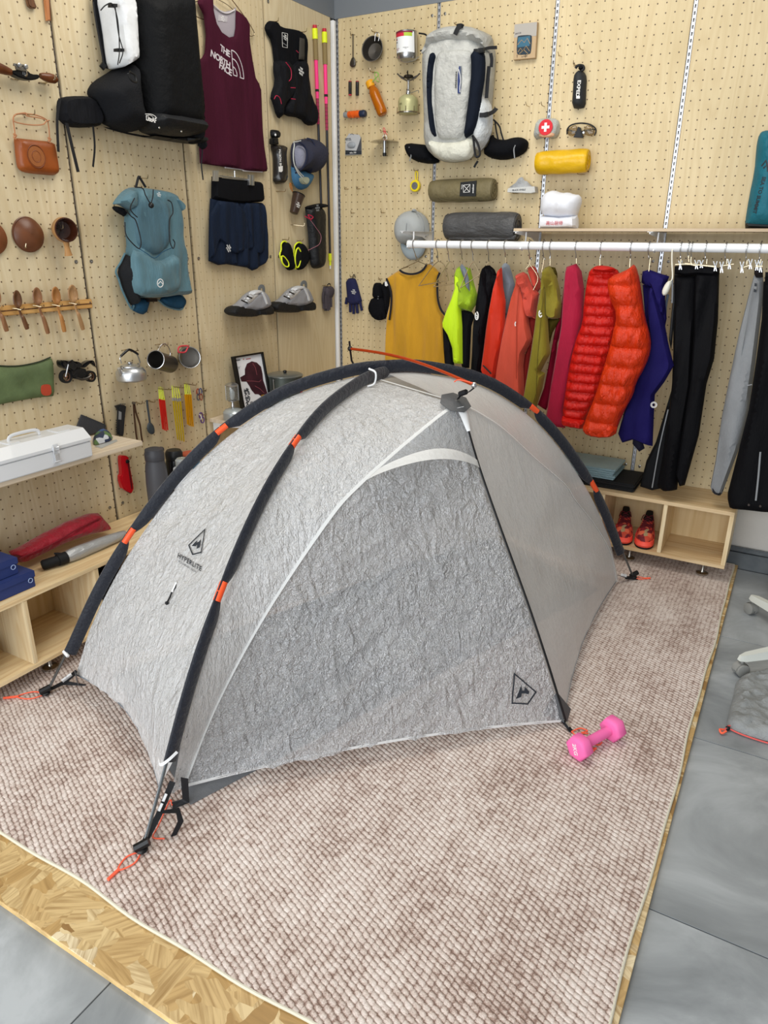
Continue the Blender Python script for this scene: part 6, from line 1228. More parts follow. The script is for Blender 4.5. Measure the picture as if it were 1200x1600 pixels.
g = G(); g.lathe([(.008,hh),(.024,hh+.004),(.025,hh+.012),(.020,hh+.016)], v0, (0,0,1), 20); obj('burner_head', g, M('dark_burner', '#3c3833', .4, .8), r_)
for k in range(4): an = .4+k*PI/2; d = np.array([math.cos(an), math.sin(an), 0]); g = G(); g.tube([v0+d*.01+np.array([0,0,hh*.9]), v0+d*.035+np.array([0,0,hh+.004]), v0+d*.058+np.array([0,0,hh+.024])], .0035, 6); g.tube([v0+d*.02+np.array([0,0,hh+.004]), v0+d*.05+np.array([0,0,hh+.016])], .0025, 6); obj('pot_support', g, M('dark_burner'), r_)
TB('control_wire', R, cF((450,548),(470,540),(500,530),(502,545)), .06, .0018, steel_b, r_); g = G(); 
g.tube([c+np.array([math.cos(a)*Rg*1.08, math.sin(a)*Rg*1.08, .006]) for a in np.linspace(0,2*PI,26,endpoint=False)], .0018, 6, closed=True)
for a in (-.5,-1.3,-1.9,-2.6): g.tube([c+np.array([math.cos(a)*Rg*1.08, math.sin(a)*Rg*1.08, .03]), c+np.array([math.cos(a)*Rg*1.08, math.sin(a)*Rg*1.08, -.002])], .0015, 5)
tag(obj('wire_cradle', g, hook_m), 'wire cradle holding the olive gas canister', 'hook')
# ---- compass tape
r_ = root('tape_measure', R, cF((462,1000),(515,1120)), 'round yellow and silver tape measure hanging above the cap', 'tape measure'); c = W3(R, cF((488,1090))[0], .006); g = G(); g.lathe([(.026,0),(.029,.003),(.029,.015),(.026,.018)], c, (0,-1,0), 32); obj('case', g, M('bright_yellow_plastic', '#e8d21e', .4), r_); g = G(); g.lathe([(.019,.018),(.018,.0195),(.004,.0196),(.003,.022)], c, (0,-1,0), 28); obj('dial', g, steel_b, r_)
TB('strap', R, cF((486,1060),(483,1015),(490,1005),(497,1015),(494,1060)), .012, .003, M('bright_yellow_plastic'), r_); hook(R, cF((490,1000))[0], 'wire hook carrying the yellow tape measure', ln=.025)
# ---- grey ultralight backpack
gr = M('crumpled_grey_laminate', '#b5b6b2', .5, bump=(24, .9, .016), var=.10); grw = M('pale_laminate', '#cfcfc2', .45, bump=(30, .8, .012), var=.08)
nvy = cloth('dark_navy_stretch', '#141a26', .8, .4)
r_ = root('backpack', R, cP((140,125),(815,1415)), 'light grey crinkled roll top backpack with navy stripes on the back wall', 'backpack', w=.08)
T('body', R, cP((165,420),(205,360),(230,280),(330,180),(450,140),(600,140),(730,190),(780,230),(790,330),(810,370),(800,600),(785,760),(770,900),(780,1000),(770,1150),(720,1240),(640,1330),(540,1390),(400,1410),(290,1390),(200,1300),(175,1180),(180,1000),(170,800),(165,600)), .02, .16, gr, r_, D=.10, it=1, folds=(.012, 9, 7, 2))
T('roll_top', R, cP((160,400),(200,320),(215,240),(300,170),(430,140),(600,140),(720,190),(780,240),(770,330),(780,400),(740,360),(700,330),(560,340),(400,345),(260,370),(200,430),(170,440)), .07, .145, gr, r_, D=.06, it=1, folds=(.026, 16, 18, 5))
T('front_pocket', R, cP((270,370),(400,345),(580,345),(600,420),(590,520),(580,750),(545,950),(515,1190),(400,1200),(285,1200),(255,1080),(240,900),(240,600),(250,450)), .165, .035, gr, r_, D=.03, it=1, folds=(.008, 8, 8, 1))
T('stripe', R, cP((200,400),(225,375),(285,370),(265,450),(250,520),(240,700),(243,900),(262,1100),(290,1200),(230,1160),(200,1090),(180,900),(172,700),(175,560)), .155, .05, nvy, r_, D=.03, it=1, folds=(.004, 15, 10)); T('stripe', R, cP((575,355),(690,345),(715,430),(710,600),(690,720),(675,800),(670,920),(650,1010),(620,1100),(590,1140),(510,1190),(530,1050),(560,850),(585,620),(590,480)), .165, .045, nvy, r_, D=.03, it=1, folds=(.004, 15, 10))
T('side_pocket', R, cP((675,745),(730,800),(780,890),(780,1100),(720,1240),(640,1320),(600,1140),(650,1010),(668,900)), .10, .08, M('pale_blue_laminate', '#c3c8cb', .42, bump=(26, .9, .014)), r_, D=.04, it=1, folds=(.008, 12, 12)); T('bottom_panel', R, cP((190,1180),(285,1205),(400,1210),(520,1200),(600,1150),(615,1280),(580,1370),(480,1395),(350,1400),(250,1350),(200,1270)), .14, .055, grw, r_, D=.03, it=1, folds=(.010, 18, 18, 9))
T('hip_wing', R, cP((-30,1240),(0,1222),(60,1228),(170,1240),(220,1330),(300,1400),(200,1420),(80,1400),(20,1370),(-20,1310)), .015, .06, black_soft, r_, D=.03); T('hip_wing', R, cP((680,1310),(760,1230),(780,1130),(800,1180),(900,1195),(1000,1165),(1060,1170),(1110,1200),(1118,1240),(1090,1310),(1000,1360),(880,1385),(760,1365)), .015, .07, black_soft, r_, D=.04)
TB('wing_zip', R, cP((992,1240),(978,1280),(985,1365)), .082, .003, grey_print, r_); TB('wing_zip', R, cP((-5,1260),(15,1300),(12,1350),(0,1390)), .07, .003, grey_print, r_)
BD('top_strap', R, cP((480,122),(450,150),(425,205)), .215, .022, blackw, r_); BD('top_strap', R, cP((440,125),(480,118),(505,130)), [.19,.2,.19], .016, blackw, r_); BD('side_strap', R, cP((600,355),(660,350),(740,330),(820,325)), [.20,.20,.15,.12], .014, blackw, r_); PR('buckle', R, cP((640,330),(690,325),(695,370),(645,378)), .19, .206, blackpl, r_, .003, 0)
BD('side_strap', R, cP((760,380),(770,440),(765,510)), [.17,.165,.16], .016, blackw, r_); BD('side_strap', R, cP((745,500),(735,600),(720,800)), [.14,.14,.14], .018, blackw, r_); BD('side_strap', R, cP((655,960),(720,955),(780,930),(815,895)), [.19,.185,.15,.13], .020, blackw, r_); PR('buckle', R, cP((690,935),(730,925),(735,970),(695,980)), .18, .196, blackpl, r_, .003)
PR('buckle', R, cP((150,430),(178,425),(180,500),(165,570),(140,565),(140,520)), .10, .125, blackpl, r_, .004, 1); PR('cord_loop', R, cP((165,980),(185,980),(185,1020),(165,1020)), .09, .12, blackpl, r_, .002)
TB('elastic_loop', R, cP((590,1150),(640,1230),(660,1320),(640,1350),(615,1330),(600,1200),(590,1150)), .205, .0055, blackw, r_, n=6); BD('strap_tail', R, cP((640,1390),(620,1420),(605,1450)), .08, .011, blackw, r_)
TB('frame_strap', R, cP((785,1000),(840,1060),(860,1130),(880,1195)), .05, .004, blackw, r_); TB('frame_strap', R, cP((800,1010),(810,1090),(830,1190)), .05, .004, blackw, r_)
PR('logo_patch', R, cP((462,500),(485,500),(483,620),(476,755),(450,755),(450,620),(455,560)), .205, .207, M('navy_logo', '#27376b'), r_, .0002); PR('logo_patch', R, cP((472,500),(486,500),(484,690),(478,650)), .2071, .2076, M('slate_logo', '#5a6270'), r_, .0001)
word('lettering', R, 'butuobutuo', cP((436,628))[0], 3.6, .2065, ink, r_, PI/2*-1, .03, .95, space=1.15); g = G(); strokes(g, FR, .2082, [Rw(cP((460,530),(472,580),(478,640),(470,700),(472,745)), .2082)], .003); obj('logo_stroke', g, white_print, r_)
hook(R, cP((470,125))[0], 'strong wire hook carrying the light grey backpack', ln=.06)
# ---- boxed badge
r_ = root('boxed_patch', R, cG((65,100),(170,265)), 'kraft card box with a blue mountain badge in its window', 'box'); PR('box', R, cG((68,108),(170,97),(160,258),(63,267)), .004, .024, M('kraft_card', '#b99f7c', .75), r_, .001); PR('grey_label', R, cG((69,109),(169,98),(166,160),(66,168)), .0242, .0247, M('grey_label_print', '#aba69f', .6), r_, .0001)
PR('badge', R, cG((80,165),(88,158),(140,155),(147,163),(142,232),(135,242),(85,245),(77,236)), .0248, .0262, M('navy_badge', '#23333f', .5), r_, .0005, 1); PR('badge_sky', R, cG((84,167),(138,160),(135,205),(82,212)), .0263, .0268, M('teal_print', '#34647c', .5), r_, .0001)
g = G(); strokes(g, FR, .0272, [Rw(cG((82,200),(100,178),(112,190),(125,170),(138,195)), .0272), Rw(cG((84,232),(95,215),(105,228),(120,205),(136,228)), .0272), Rw(cG((90,240),(110,222),(128,240)), .0272)], .0025); obj('badge_lines', g, M('sand_print', '#a58a5f'), r_); word('small_print', R, 'BADGE', cG((85,149))[0], 2.5, .0249, ink, r_, .08); word('small_print', R, 'OUTSIDE', cG((112,252))[0], 2.0, .0249, ink, r_, .05)
for x in (88, 125): hook(R, cG((x,262))[0], 'wire prong under the %s corner of the kraft box' % ('left' if x < 100 else 'right'), ln=.022, two=False)
for p, lab in (((358,210),'empty hook high on the back wall above the black bottle pouch'), ((262,238),'empty hook at the joint right of the kraft box'), ((118,462),'empty hook right of the grey backpack, left one of two'), ((187,462),'empty hook right of the grey backpack, nearer the panel joint')):
    q = cG(p, (p[0]+6,p[1]+18), (p[0]-2,p[1]-8)); 
    TB('wire_hook', R, cG((p[0]+16,p[1]+14),(p[0]+4,p[1]+8),(p[0],p[1]-8)), [.001,.045,.055], .0018, hook_m, None, k=3, label=lab, cat='hook', group='wire pegboard hooks')
for p, lab in (((82,1108),'tiny empty hook low beside the corner, left one of two'), ((152,1106),'tiny empty hook low beside the corner, right one of two')): hook(R, cF(p)[0], lab, ln=.02)
for p, lab in (((112,110),'small empty hook left of the grey cap'), ((278,108),'small empty hook just left of the grey cap')): hook(R, (520+p[0]/3.529, 300+p[1]/3.529+1.5), lab, ln=.02)
# ---- black bottle pouch
r_ = root('bottle_pouch', R, cG((325,290),(392,487)), 'slim black zip pouch with white lettering and a carry loop', 'pouch'); T('body', R, cG((345,325),(362,312),(380,322),(392,345),(388,410),(386,480),(355,487),(326,482),(332,400),(334,345)), .008, .045, M('charcoal_soft_shell', '#25282c', .65, bump=(50, .4, .005)), r_, D=.03, it=1)
TB('loop', R, cG((340,305),(348,295),(362,292),(375,296),(378,308),(368,316)), .03, .006, blackw, r_); T('tie', R, cG((352,300),(368,288),(382,298),(380,316),(358,315)), .02, .02, black_c, r_, res=.008); word('lettering', R, 'EXPED', cG((353,395))[0], 6.0, .0545, white_print, r_, -PI/2-.03, .02, 1.05); PR('logo_square', R, cG((344,428),(360,428),(360,440),(344,440)), .0545, .055, white_print, r_, .0001)
hook(R, cG((345,293))[0], 'wire hook carrying the slim black pouch')
# ---- first aid pouch
r_ = root('first_aid_pouch', R, cG((155,527),(273,625)), 'clear pouch with a white cross on a red circle hanging over the panel joint', 'pouch'); T('body', R, cG((172,535),(215,526),(262,530),(274,570),(262,612),(235,622),(210,610),(165,625),(156,605),(165,560)), .008, .05, M('silvery_clear_film', '#b3b6b2', .25, bump=(30, 1, .015), var=.12), r_, D=.03, it=1, folds=(.014, 25, 25)); T('contents', R, cG((175,590),(215,585),(250,595),(240,612),(180,615)), .05, .012, M('beige_contents', '#c99d7e', .6, var=.2), r_, res=.01)
c = W3(R, cG((207,568))[0], .064); g = G(); g.lathe([(.034,-.003),(.034,.0),(.033,.001)], c, (0,-1,0), 28); obj('red_circle', g, M('first_aid_red', '#d2202e', .45), r_); g = G(); fc = Frame(c+np.array([0,-.0012,0]), (1,0,0), (0,0,1), (0,-1,0)); g.fbox(fc, -.006, .006, -.019, .019, 0, .001); g.fbox(fc, -.019, -.006, -.006, .006, 0, .001); g.fbox(fc, .006, .019, -.006, .006, 0, .001); obj('white_cross', g, white_print, r_)
# ---- goggles
r_ = root('safety_glasses', R, cG((302,550),(432,612)), 'clear wraparound glasses with black frame folded on a hook', 'glasses'); TB('frame', R, cG((303,600),(305,575),(325,557),(365,550),(405,556),(428,572),(432,588),(425,605)), .03, .0035, blackpl, r_, n=8); TB('arm', R, cG((305,580),(350,590),(395,582),(430,578)), .015, .0035, blackpl, r_)
T('lens', R, cG((306,578),(325,562),(345,558),(350,585),(340,605),(318,608),(306,600)), .026, .006, M('clear_lens', '#b9a98a', .05, trans=.9), r_, res=.01, it=1); T('lens', R, cG((375,590),(385,560),(410,560),(426,578),(424,600),(405,608),(385,602)), .026, .006, M('clear_lens'), r_, res=.01, it=1); PR('nose_pad', R, cG((350,565),(360,568),(372,615),(330,612),(342,590)), .02, .04, blackpl, r_, .003)
g = G(); g.lathe([(.006,0),(.005,.004)], W3(R, cG((377,592))[0], .035), (0,-1,0), 12); obj('hinge_stud', g, steel_b, r_); hook(R, cG((352,612))[0], 'wire hook under the clear glasses', ln=.03)
# ---- rolls on hooks
def roll(name, cl, crr, rpx, mat, label, cat, w=None, sp=.0, folds=(.004, 12, 12), endmat=None):
    w = w or .07; a, b = W3(R, cl, w), W3(R, crr, w); Rr = abs(Rw([cl], w)[0][1]-Rw([(cl[0], cl[1]-rpx)], w)[0][1]); r_ = root(name, R, [cl, crr, (cl[0], cl[1]+rpx)], label, cat, w=w)
    ax = b-a; L_ = np.linalg.norm(ax); ax /= L_; x_ = np.array([0,0,1.])-ax*ax[2]; x_ /= np.linalg.norm(x_); y_ = np.cross(ax, x_)
    def fn(s, t):
        an = 2*PI*s; rr = Rr*(1-.16*math.exp(-t*28)-.10*math.exp(-(1-t)*34))*(1+.05*noise.noise(Vector((math.cos(an)*1.5, math.sin(an)*1.5, t*5)))+sp*math.sin(an*3)); return a+ax*L_*t+x_*math.cos(an)*rr+y_*math.sin(an)*rr
    g = G(); g.grid(fn, 40, 30); obj('roll_body', g, mat, r_)
    for e, nm in ((0, 'end_spiral'), (1, 'end_spiral')):
        g = G(); c = a+ax*L_*(e*1.0)+ax*(.001 if e else -.001); pts = [c+(x_*math.cos(q*.5)+y_*math.sin(q*.5))*(Rr*(.86-.028*q)) for q in range(29)]; g.tube(pts, Rr*.055, 5)
        g.lathe([(Rr*.86,-.004),(Rr*.84,-.001),(.001,-.001)], c, ax*(1 if e else -1), 24, (False, False)); obj(nm, g, endmat or mat, r_)
    return r_, a, b, Rr, ax
ylw = M('yellow_vinyl', '#d8ab0c', .38, bump=(14, .6, .012), coat=.15, var=.06)
r_, a, b, Rr, ax = roll('dry_bag_roll', cG((172,728))[0], cG((397,718))[0], 18.5, ylw, 'bright yellow rolled dry bag resting on two hooks', 'bag', w=.075)
for x in (205, 370): hook(R, cG((x,780))[0], 'wire hook under the %s part of the yellow roll' % ('left' if x < 300 else 'right'), (0,0), .075)
olv = M('olive_nylon', '#72684a', .6, bump=(18, .7, .014), var=.08)
r_, a, b, Rr, ax = roll('rolled_mattress', cF((582,1120))[0], cF((945,1112))[0], 17.8, olv, 'olive rolled mat bag with a black label patch under the grey backpack', 'bag', w=.07, sp=.01)
PR('label_patch', R, cF((748,1068),(842,1058),(836,1150),(742,1150)), .070+Rr*.98, .070+Rr*1.06, M('black_patch', '#16181a', .5), r_, .0005)
g = G(); wq = .0705+Rr*1.06; strokes(g, FR, wq, [Rw(cF((765,1085),(805,1080),(802,1125),(765,1128),(765,1085)), wq), Rw(cF((765,1085),(802,1125)), wq), Rw(cF((805,1080),(765,1128)), wq)], .0022); obj('patch_lines', g, white_print, r_); word('patch_text', R, 'outdoor', cF((822,1105))[0], 3.0, wq, white_print, r_, PI/2, .02)
word('patch_text', R, 'TRAIL', cF((757,1095))[0], 2.2, wq, white_print, r_, PI/2)
TB('draw_cord', R, cF((590,1090),(600,1140),(640,1170),(700,1180),(850,1175)), .07+Rr*.75, .0025, M('olive_cord', '#50492f', .7), r_)
drk = M('charcoal_foil_cloth', '#4b4b4c', .42, bump=(26, .9, .014), var=.1, stretch=(.5,1,1.3))
r_, a, b, Rr, ax = roll('rolled_mat', cH((634,192))[0], cH((1018,196))[0], 23, drk, 'large dark grey shiny rolled mat lying over the clothes rod', 'mat', w=.10)
PR('closure_flap', R, cH((636,235),(800,240),(1010,238),(1000,262),(800,268),(640,262)), .10+Rr*.5, .10+Rr*.72, drk, r_, .003)
for x in (680, 960): hook(R, (520+x/3.529, 300+278/3.529), 'wire hook under the %s end of the dark grey rolled mat' % ('left' if x < 800 else 'right'), (0,0), .09)
# ---- soap mountain
r_ = root('mountain_ornament', R, cG((35,790),(160,862)), 'small white mountain peak ornament on a lettered plinth', 'ornament'); st = M('white_cast_stone', '#c9cac8', .7, bump=(40, .8, .008)); PR('plinth', R, cG((38,842),(50,838),(158,832),(160,858),(140,862),(36,858)), .004, .05, st, r_, .001)
g = G(); (u0, v0), (u1, v1), (up, vp) = Rw(cG((45,838),(158,834),(100,788)), .03)
def peak(s, t):
    u = u0+(u1-u0)*s; h = max(0, 1-abs(u-up)/((u1-u0)*.5))**1.15*(vp-v0); d = abs(t-.5)*2; return FR.p(u, v0+h*(1-d**1.3)*(1+.35*noise.noise(Vector((u*60, t*4, 0)))), .006+.042*t)
g.grid(peak, 26, 12); obj('peak', g, M('snowy_rock', '#a8abae', .5, bump=(60, 1, .01), var=.3), r_); word('lettering', R, 'BLACK ANGLE', cG((88,848))[0], 2.6, .0504, ink, r_, .03, .02)
hook(R, cG((75,864))[0], 'wire hook under the white mountain ornament', ln=.04)
# ---- chef hat
hatw = M('white_cotton', '#dfe2ea', .8, bump=(14, .4, .01)); r_ = root('chef_hat', R, cG((186,848),(368,1022)), 'white chef hat with red embroidered characters standing on the shelf board', 'hat', w=.2)
T('puffed_crown', R, cG((190,965),(188,920),(195,880),(215,858),(245,848),(280,862),(310,858),(335,868),(362,870),(369,900),(355,940),(348,970),(270,975)), .16, .08, hatw, r_, D=.06, it=1, back=.9, folds=(.022, 26, 4, 2)); T('band', R, cG((187,962),(270,968),(350,962),(352,1020),(270,1024),(187,1022)), .165, .060, hatw, r_, D=.02, it=0, back=.9)
zz = .229
for ch, x in (('高', 217), ('山', 236), ('厨', 255), ('师', 274)): word('embroidery', R, ch, cG((x,997))[0], 5.2, zz, M('red_thread', '#c0303c'), r_, -.05, .0)
# ---- grey cap
cap_m = M('light_grey_cap_cloth', '#a9adad', .8, bump=(30, .4, .006)); r_ = root('baseball_cap', R, cH((355,100),(535,380)), 'light grey cap hung with its brim down behind the clothes rod', 'cap', w=.05)
T('crown', R, cH((355,200),(365,150),(400,110),(450,98),(500,120),(530,165),(535,220),(520,260),(470,280),(420,285),(385,290),(360,250)), .012, .10, cap_m, r_, D=.06, it=1, folds=(.006, 18, 10)); T('brim', R, cH((372,270),(410,300),(460,300),(510,270),(512,310),(495,350),(460,376),(420,375),(390,345),(375,305)), .03, .022, M('blue_grey_brim', '#9aa6ac', .7), r_, D=.03, it=1)
for q_ in (cH((440,100),(415,150),(405,210),(420,270)), cH((450,100),(490,140),(505,200),(495,265)), cH((365,240),(420,262),(480,262),(530,232))): TB('crown_seam', R, q_, [.05,.10,.112,.07], .002, M('grey_seam', '#8c9092', .8), r_)
T('button', R, cH((436,96),(450,92),(462,98),(460,108),(440,108)), .05, .02, cap_m, r_, res=.008)
# ---- gloves on the back wall
def glove(ox, oy, sc, mat, label, fingers, w=.02, group=None, logo_=None):
    q = lambda *p: [(ox+a*sc, oy+b*sc) for a, b in p]; r_ = root('glove', R, q((0,0),(100,200)), label, 'gloves', group, w=.02)
    T('palm', R, q((5,5),(50,0),(62,20),(80,90),(95,140),(40,155),(15,140),(12,80)), .006, .03, mat, r_, D=.02, it=1, res=.01)
    for (a, b, c_, d, r0) in fingers: TB('finger', R, q((a,b),((a+c_)/2,(b+d)/2),(c_,d)), .02, r0, mat, r_, k=3, n=8)
    TB('hanging_loop', R, q((38,6),(45,-18),(55,0)), .018, .0025, blackw, r_)
    return r_, q
navk = M('navy_knit', '#1d2046', .85, bump=(150, .4, .003))
r_, q = glove(538+2, 434, .283, navk, 'pair of navy knit gloves with white logo hanging near the corner', [(8,110,2,145,.009),(25,145,26,190,.0085),(42,148,45,200,.0085),(60,146,66,196,.0085),(80,135,90,182,.008)]); word('printed_logo', R, 'TNF', (552.5, 456), 4.2, .0395, white_print, r_, -.1, .02)
hook(R, (551, 432), 'wire hook carrying the navy knit gloves', ln=.025)
r_ = root('glove', R, cHw((105,485),(290,850)), 'pair of black cuffed gloves right beside the yellow top', 'gloves', w=.02)
T('cuff', R, cHw((145,490),(230,492),(245,600),(260,640),(140,640),(148,560)), .006, .04, black_soft, r_, D=.02, it=1); T('palm', R, cHw((140,620),(260,620),(285,700),(280,800),(230,840),(180,845),(130,800),(103,740),(108,690)), .006, .045, black_soft, r_, D=.03, it=1)
for x, y in ((130,790),(165,815),(200,822),(235,812)): TB('finger', R, cHw((x,y-60),(x+5,y-20),(x+8,y+18)), .038, .010, black_soft, r_, k=3)
T('second_cuff', R, cHw((225,492),(270,470),(300,560),(300,700),(290,800),(265,760),(250,640)), .012, .035, black_soft, r_, D=.02); PR('white_tag', R, cHw((245,480),(262,478),(275,515),(262,525),(248,520)), .045, .05, whitepl, r_, .001); g = G()
word('printed_mark', R, '+ x', cHw((185,630))[0], 3, .056, grey_print, r_, -PI/2); hook(R, cHw((205,455))[0], 'wire hook carrying the black cuffed gloves', (.01,0), .03)
# ---- teal dry sack at the right edge, on the shelf
teal = M('teal_ripstop', '#0f6173', .6, bump=(16, .7, .014), var=.08); r_ = root('dry_sack', R, cG((1095,585),(1200,1022)), 'teal stuff sack with vertical black lettering at the right edge on the shelf', 'bag', w=.12)
o, gts = T('body', R, cG((1150,640),(1160,600),(1180,583),(1230,580),(1260,620),(1275,760),(1280,1020),(1200,1024),(1100,1018),(1096,1000),(1115,880),(1140,760),(1145,690)), .10, .10, teal, r_, D=.07, it=1, back=.7, folds=(.010, 12, 8)); T('base', R, cG((1097,985),(1200,992),(1282,990),(1282,1022),(1200,1026),(1098,1020)), .10, .104, M('black_base', '#1b2326', .6), r_, D=.05, it=0, back=.7)
bts = bvh(gts); fr, f = WF[R]
g = G()
(u, v), (u2, v2) = f(cG((1160,872),(1147,872)), .19); letter(g, 'SEA TO SUMMIT', abs(u2-u)/.55, FR, u, v, .19, -PI/2-.09, bold=.03, drape=bts, sx=.98); obj('lettering', g, ink, r_); g = G(); strokes(g, FR, .2, [f(cG((1170,740),(1190,715),(1198,745)), .2), f(cG((1178,750),(1195,735),(1200,765)), .2)], .007, bts); obj('emblem', g, ink, r_)
# ---- garment rail and shelf board
r_ = thing('garment_rail', (1.8, -.3, 1.517), 'long white round clothes rod carried by slotted wall brackets', 'rod'); RX0, RX1, RZ = .632, 3.2, 1.517
g = G(); g.tube([(RX0, -.30, RZ), (RX1, -.30, RZ)], .0185, 20); obj('rod', g, white_paint, r_); g = G(); g.tube([(RX0-.006, -.30, RZ), (RX0+.002, -.30, RZ)], .0198, 20); obj('end_cap', g, whitepl, r_)
for x, ex in ((.613, 'left end of the clothes rod'), (1.213, 'chef hat end of the shelf board'), (1.813, 'right part of the shelf board')):
    r_ = thing('shelf_bracket', (x, 0, 1.55), 'white metal bracket arm under the '+ex, 'bracket'); bf = Frame((x,0,0),(0,-1,0),(0,0,1),(1,0,0))
    g = G(); g.prism([(-.003,1.52),(.02,1.50),(.06,1.535),(.12,1.552),(.345,1.570),(.345,1.579),(-.003,1.579)], bf, -.0025, .0025, .0005); obj('arm', g, white_paint, r_); g = G(); g.fbox(FR, x-.012, x+.012, 1.5775, 1.5795, .01, .345); obj('top_flange', g, white_paint, r_); g = G(); g.fbox(FR, x-.006, x+.006, 1.50, 1.585, -.003, .004, .001); obj('hook_plate', g, steel_b, r_)
    g = G(); xr = x+.02; g.tube([(xr, -.255, 1.577), (xr, -.255, 1.545), (xr, -.27, 1.512), (xr, -.30, 1.4965), (xr, -.325, 1.505)], .0035, 8); obj('rod_cradle', g, white_paint, r_)
sb = wood('shelf_board_wood', '#c9b496', '#a08767', 0); r_ = thing('shelf_board', (2.1, -.16, 1.58), 'thin plywood shelf board above the clothes rod', 'shelf'); g = G(); g.fbox(FR, 1.185, 3.1, 1.5803, 1.5925, .012, .30, .001); obj('board', g, sb, r_)

# ================================================================== clothes on the rod
def hanger(name, xr, pts_list, wg, label, clips=None, ry=383):
    # xr: x on the rod; pts_list: polylines in photo space at distance wg from the wall, first starts at the neck
    X = float(ony(xr, ry, -.30)[0]); neck = W3(R, pts_list[0][0], wg); r_ = thing(name, (X, -.30, neck[2]-.1), label, 'hanger', 'clothes hangers on the rod')
    g = G(); g.tube(catmull([np.array([X, -.272, RZ-.004]), np.array([X, -.277, RZ+.016]), np.array([X, -.30, RZ+.0235]), np.array([X, -.323, RZ+.012]), np.array([X, -.322, RZ-.012]), np.array([X+.004, -.31, RZ-.035]), (np.array([X, -.305, RZ-.05])+neck)/2, neck], 4), .0022, 6); obj('hanger_hook', g, steel_b, r_)
    for pl in pts_list: TB('hanger_wire', R, pl, wg, .0022, hook_m, r_, k=3, n=6) if len(pl) > 1 else None
    return r_
def garment(name, label, cat, panels, w=.3):
    r_ = root(name, R, [p for q in panels for p in q[1]], label, cat, w=w); out = []
    for nm, pts, w0, dp, mt, kw in panels: out.append(T(nm, R, pts, w0, dp, mt, r_, **dict(dict(D=.02, it=0, res=.016, folds=(.022, 18, 2.2, len(pts))), **kw)))
    return r_, out
mustard = cloth('mustard_jersey', '#c5911a', .75, .3); blk_bind = M('black_binding', '#14141c', .7)
hanger('clothes_hanger', 648, [cHw((560,270),(555,290),(400,362)), cHw((560,290),(640,320),(700,300)), cHw((400,362),(470,340))], .245, 'metal hanger inside the mustard sleeveless top')
r_, o = garment('sleeveless_top', 'mustard yellow sleeveless top with black edging at the left end of the rod', 'top', [('front', cHw((262,450),(385,372),(400,385),(430,402),(480,410),(540,405),(590,385),(625,345),(645,318),(680,320),(720,350),(760,395),(742,460),(738,560),(745,660),(770,740),(810,795),(815,870),(830,1000),(850,1150),(870,1300),(255,1300),(262,1000),(275,800),(300,700),(310,600),(300,500)), .20, .03, mustard, dict(folds=(.035, 12, 1.6, 3))), ('back', cHw((270,800),(262,900),(255,1100),(255,1350),(300,1350),(300,900),(300,840)), .17, .02, M('bright_mustard', '#d3a50e', .7), dict(folds=None))])
for q_ in (cHw((385,370),(420,395),(490,410),(560,398),(610,365),(643,314)), cHw((762,395),(742,460),(740,560),(748,660),(775,745),(815,795)), cHw((262,450),(290,520),(308,600),(305,720),(290,840))): BD('black_edging', R, q_, .240, .010, blk_bind, r_, th=.004)
def fullhang(xr, nk, lft, rgt, lab, w=.27): hanger('clothes_hanger', xr, [[nk, lft[0], lft[1]], [nk, rgt[0], rgt[1]], [lft[1], rgt[1]]], w, lab)
fullhang(684, cHw((750,290))[0], cHw((690,345),(565,520)), cHw((805,325),(845,470)), 'empty wire hanger, first one right of the mustard top', .28)
fullhang(701, cHw((855,290))[0], cHw((820,340),(705,530)), cHw((895,325),(895,500)), 'empty wire hanger, second one right of the mustard top', .30)
fullhang(739, cHw((1080,290))[0], cHw((1040,340),(955,540)), cHw((1100,330),(1140,410)), 'empty wire hanger over the neon green jacket', .32)
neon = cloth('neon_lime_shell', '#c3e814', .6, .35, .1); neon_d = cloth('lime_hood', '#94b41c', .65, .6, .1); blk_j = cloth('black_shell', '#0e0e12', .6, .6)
hanger('clothes_hanger', 722, [cHw((975,270),(975,320))], .28, 'metal hanger inside the neon lime jacket')
r_, o = garment('shell_jacket', 'neon lime rain jacket with black lower sleeves next to the mustard top', 'jacket', [
 ('sleeve', cHw((905,400),(940,350),(970,430),(975,600),(965,750),(975,900),(978,1250),(900,1250),(890,1100),(850,980),(790,885),(840,740),(880,640),(910,540)), .27, .04, neon, dict(folds=(.02, 14, 2, 3))), ('cuff_panel', cHw((792,890),(850,975),(888,1100),(900,1290),(820,1290),(805,1100)), .255, .03, blk_j, {}),
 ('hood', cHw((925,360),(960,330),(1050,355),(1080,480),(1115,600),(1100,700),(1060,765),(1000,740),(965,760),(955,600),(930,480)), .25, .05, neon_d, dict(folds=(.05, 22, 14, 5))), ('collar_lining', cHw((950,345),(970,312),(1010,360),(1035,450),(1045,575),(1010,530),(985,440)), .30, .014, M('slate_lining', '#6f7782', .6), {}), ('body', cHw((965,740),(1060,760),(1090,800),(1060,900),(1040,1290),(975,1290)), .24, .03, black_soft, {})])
hanger('clothes_hanger', 764, [cP3((148,175),(125,215))], .26, 'metal hanger inside the plain black jacket'); 
r_, o = garment('shell_jacket', 'black shell jacket with small white sleeve emblem left of the orange red one', 'jacket', [
 ('sleeve', cP3((75,260),(110,220),(130,300),(140,430),(150,560),(140,640),(100,900),(85,1150),(60,1350),(-30,1350),(-5,1050),(10,750),(35,560),(60,400)), .25, .04, blk_j, dict(folds=(.03, 16, 3, 8))), ('body', cP3((110,215),(155,212),(200,250),(232,320),(225,370),(205,420),(160,600),(120,860),(100,1330),(20,1330),(60,900),(110,600),(110,400)), .225, .04, blk_j, dict(folds=(.04, 18, 6, 2)))])
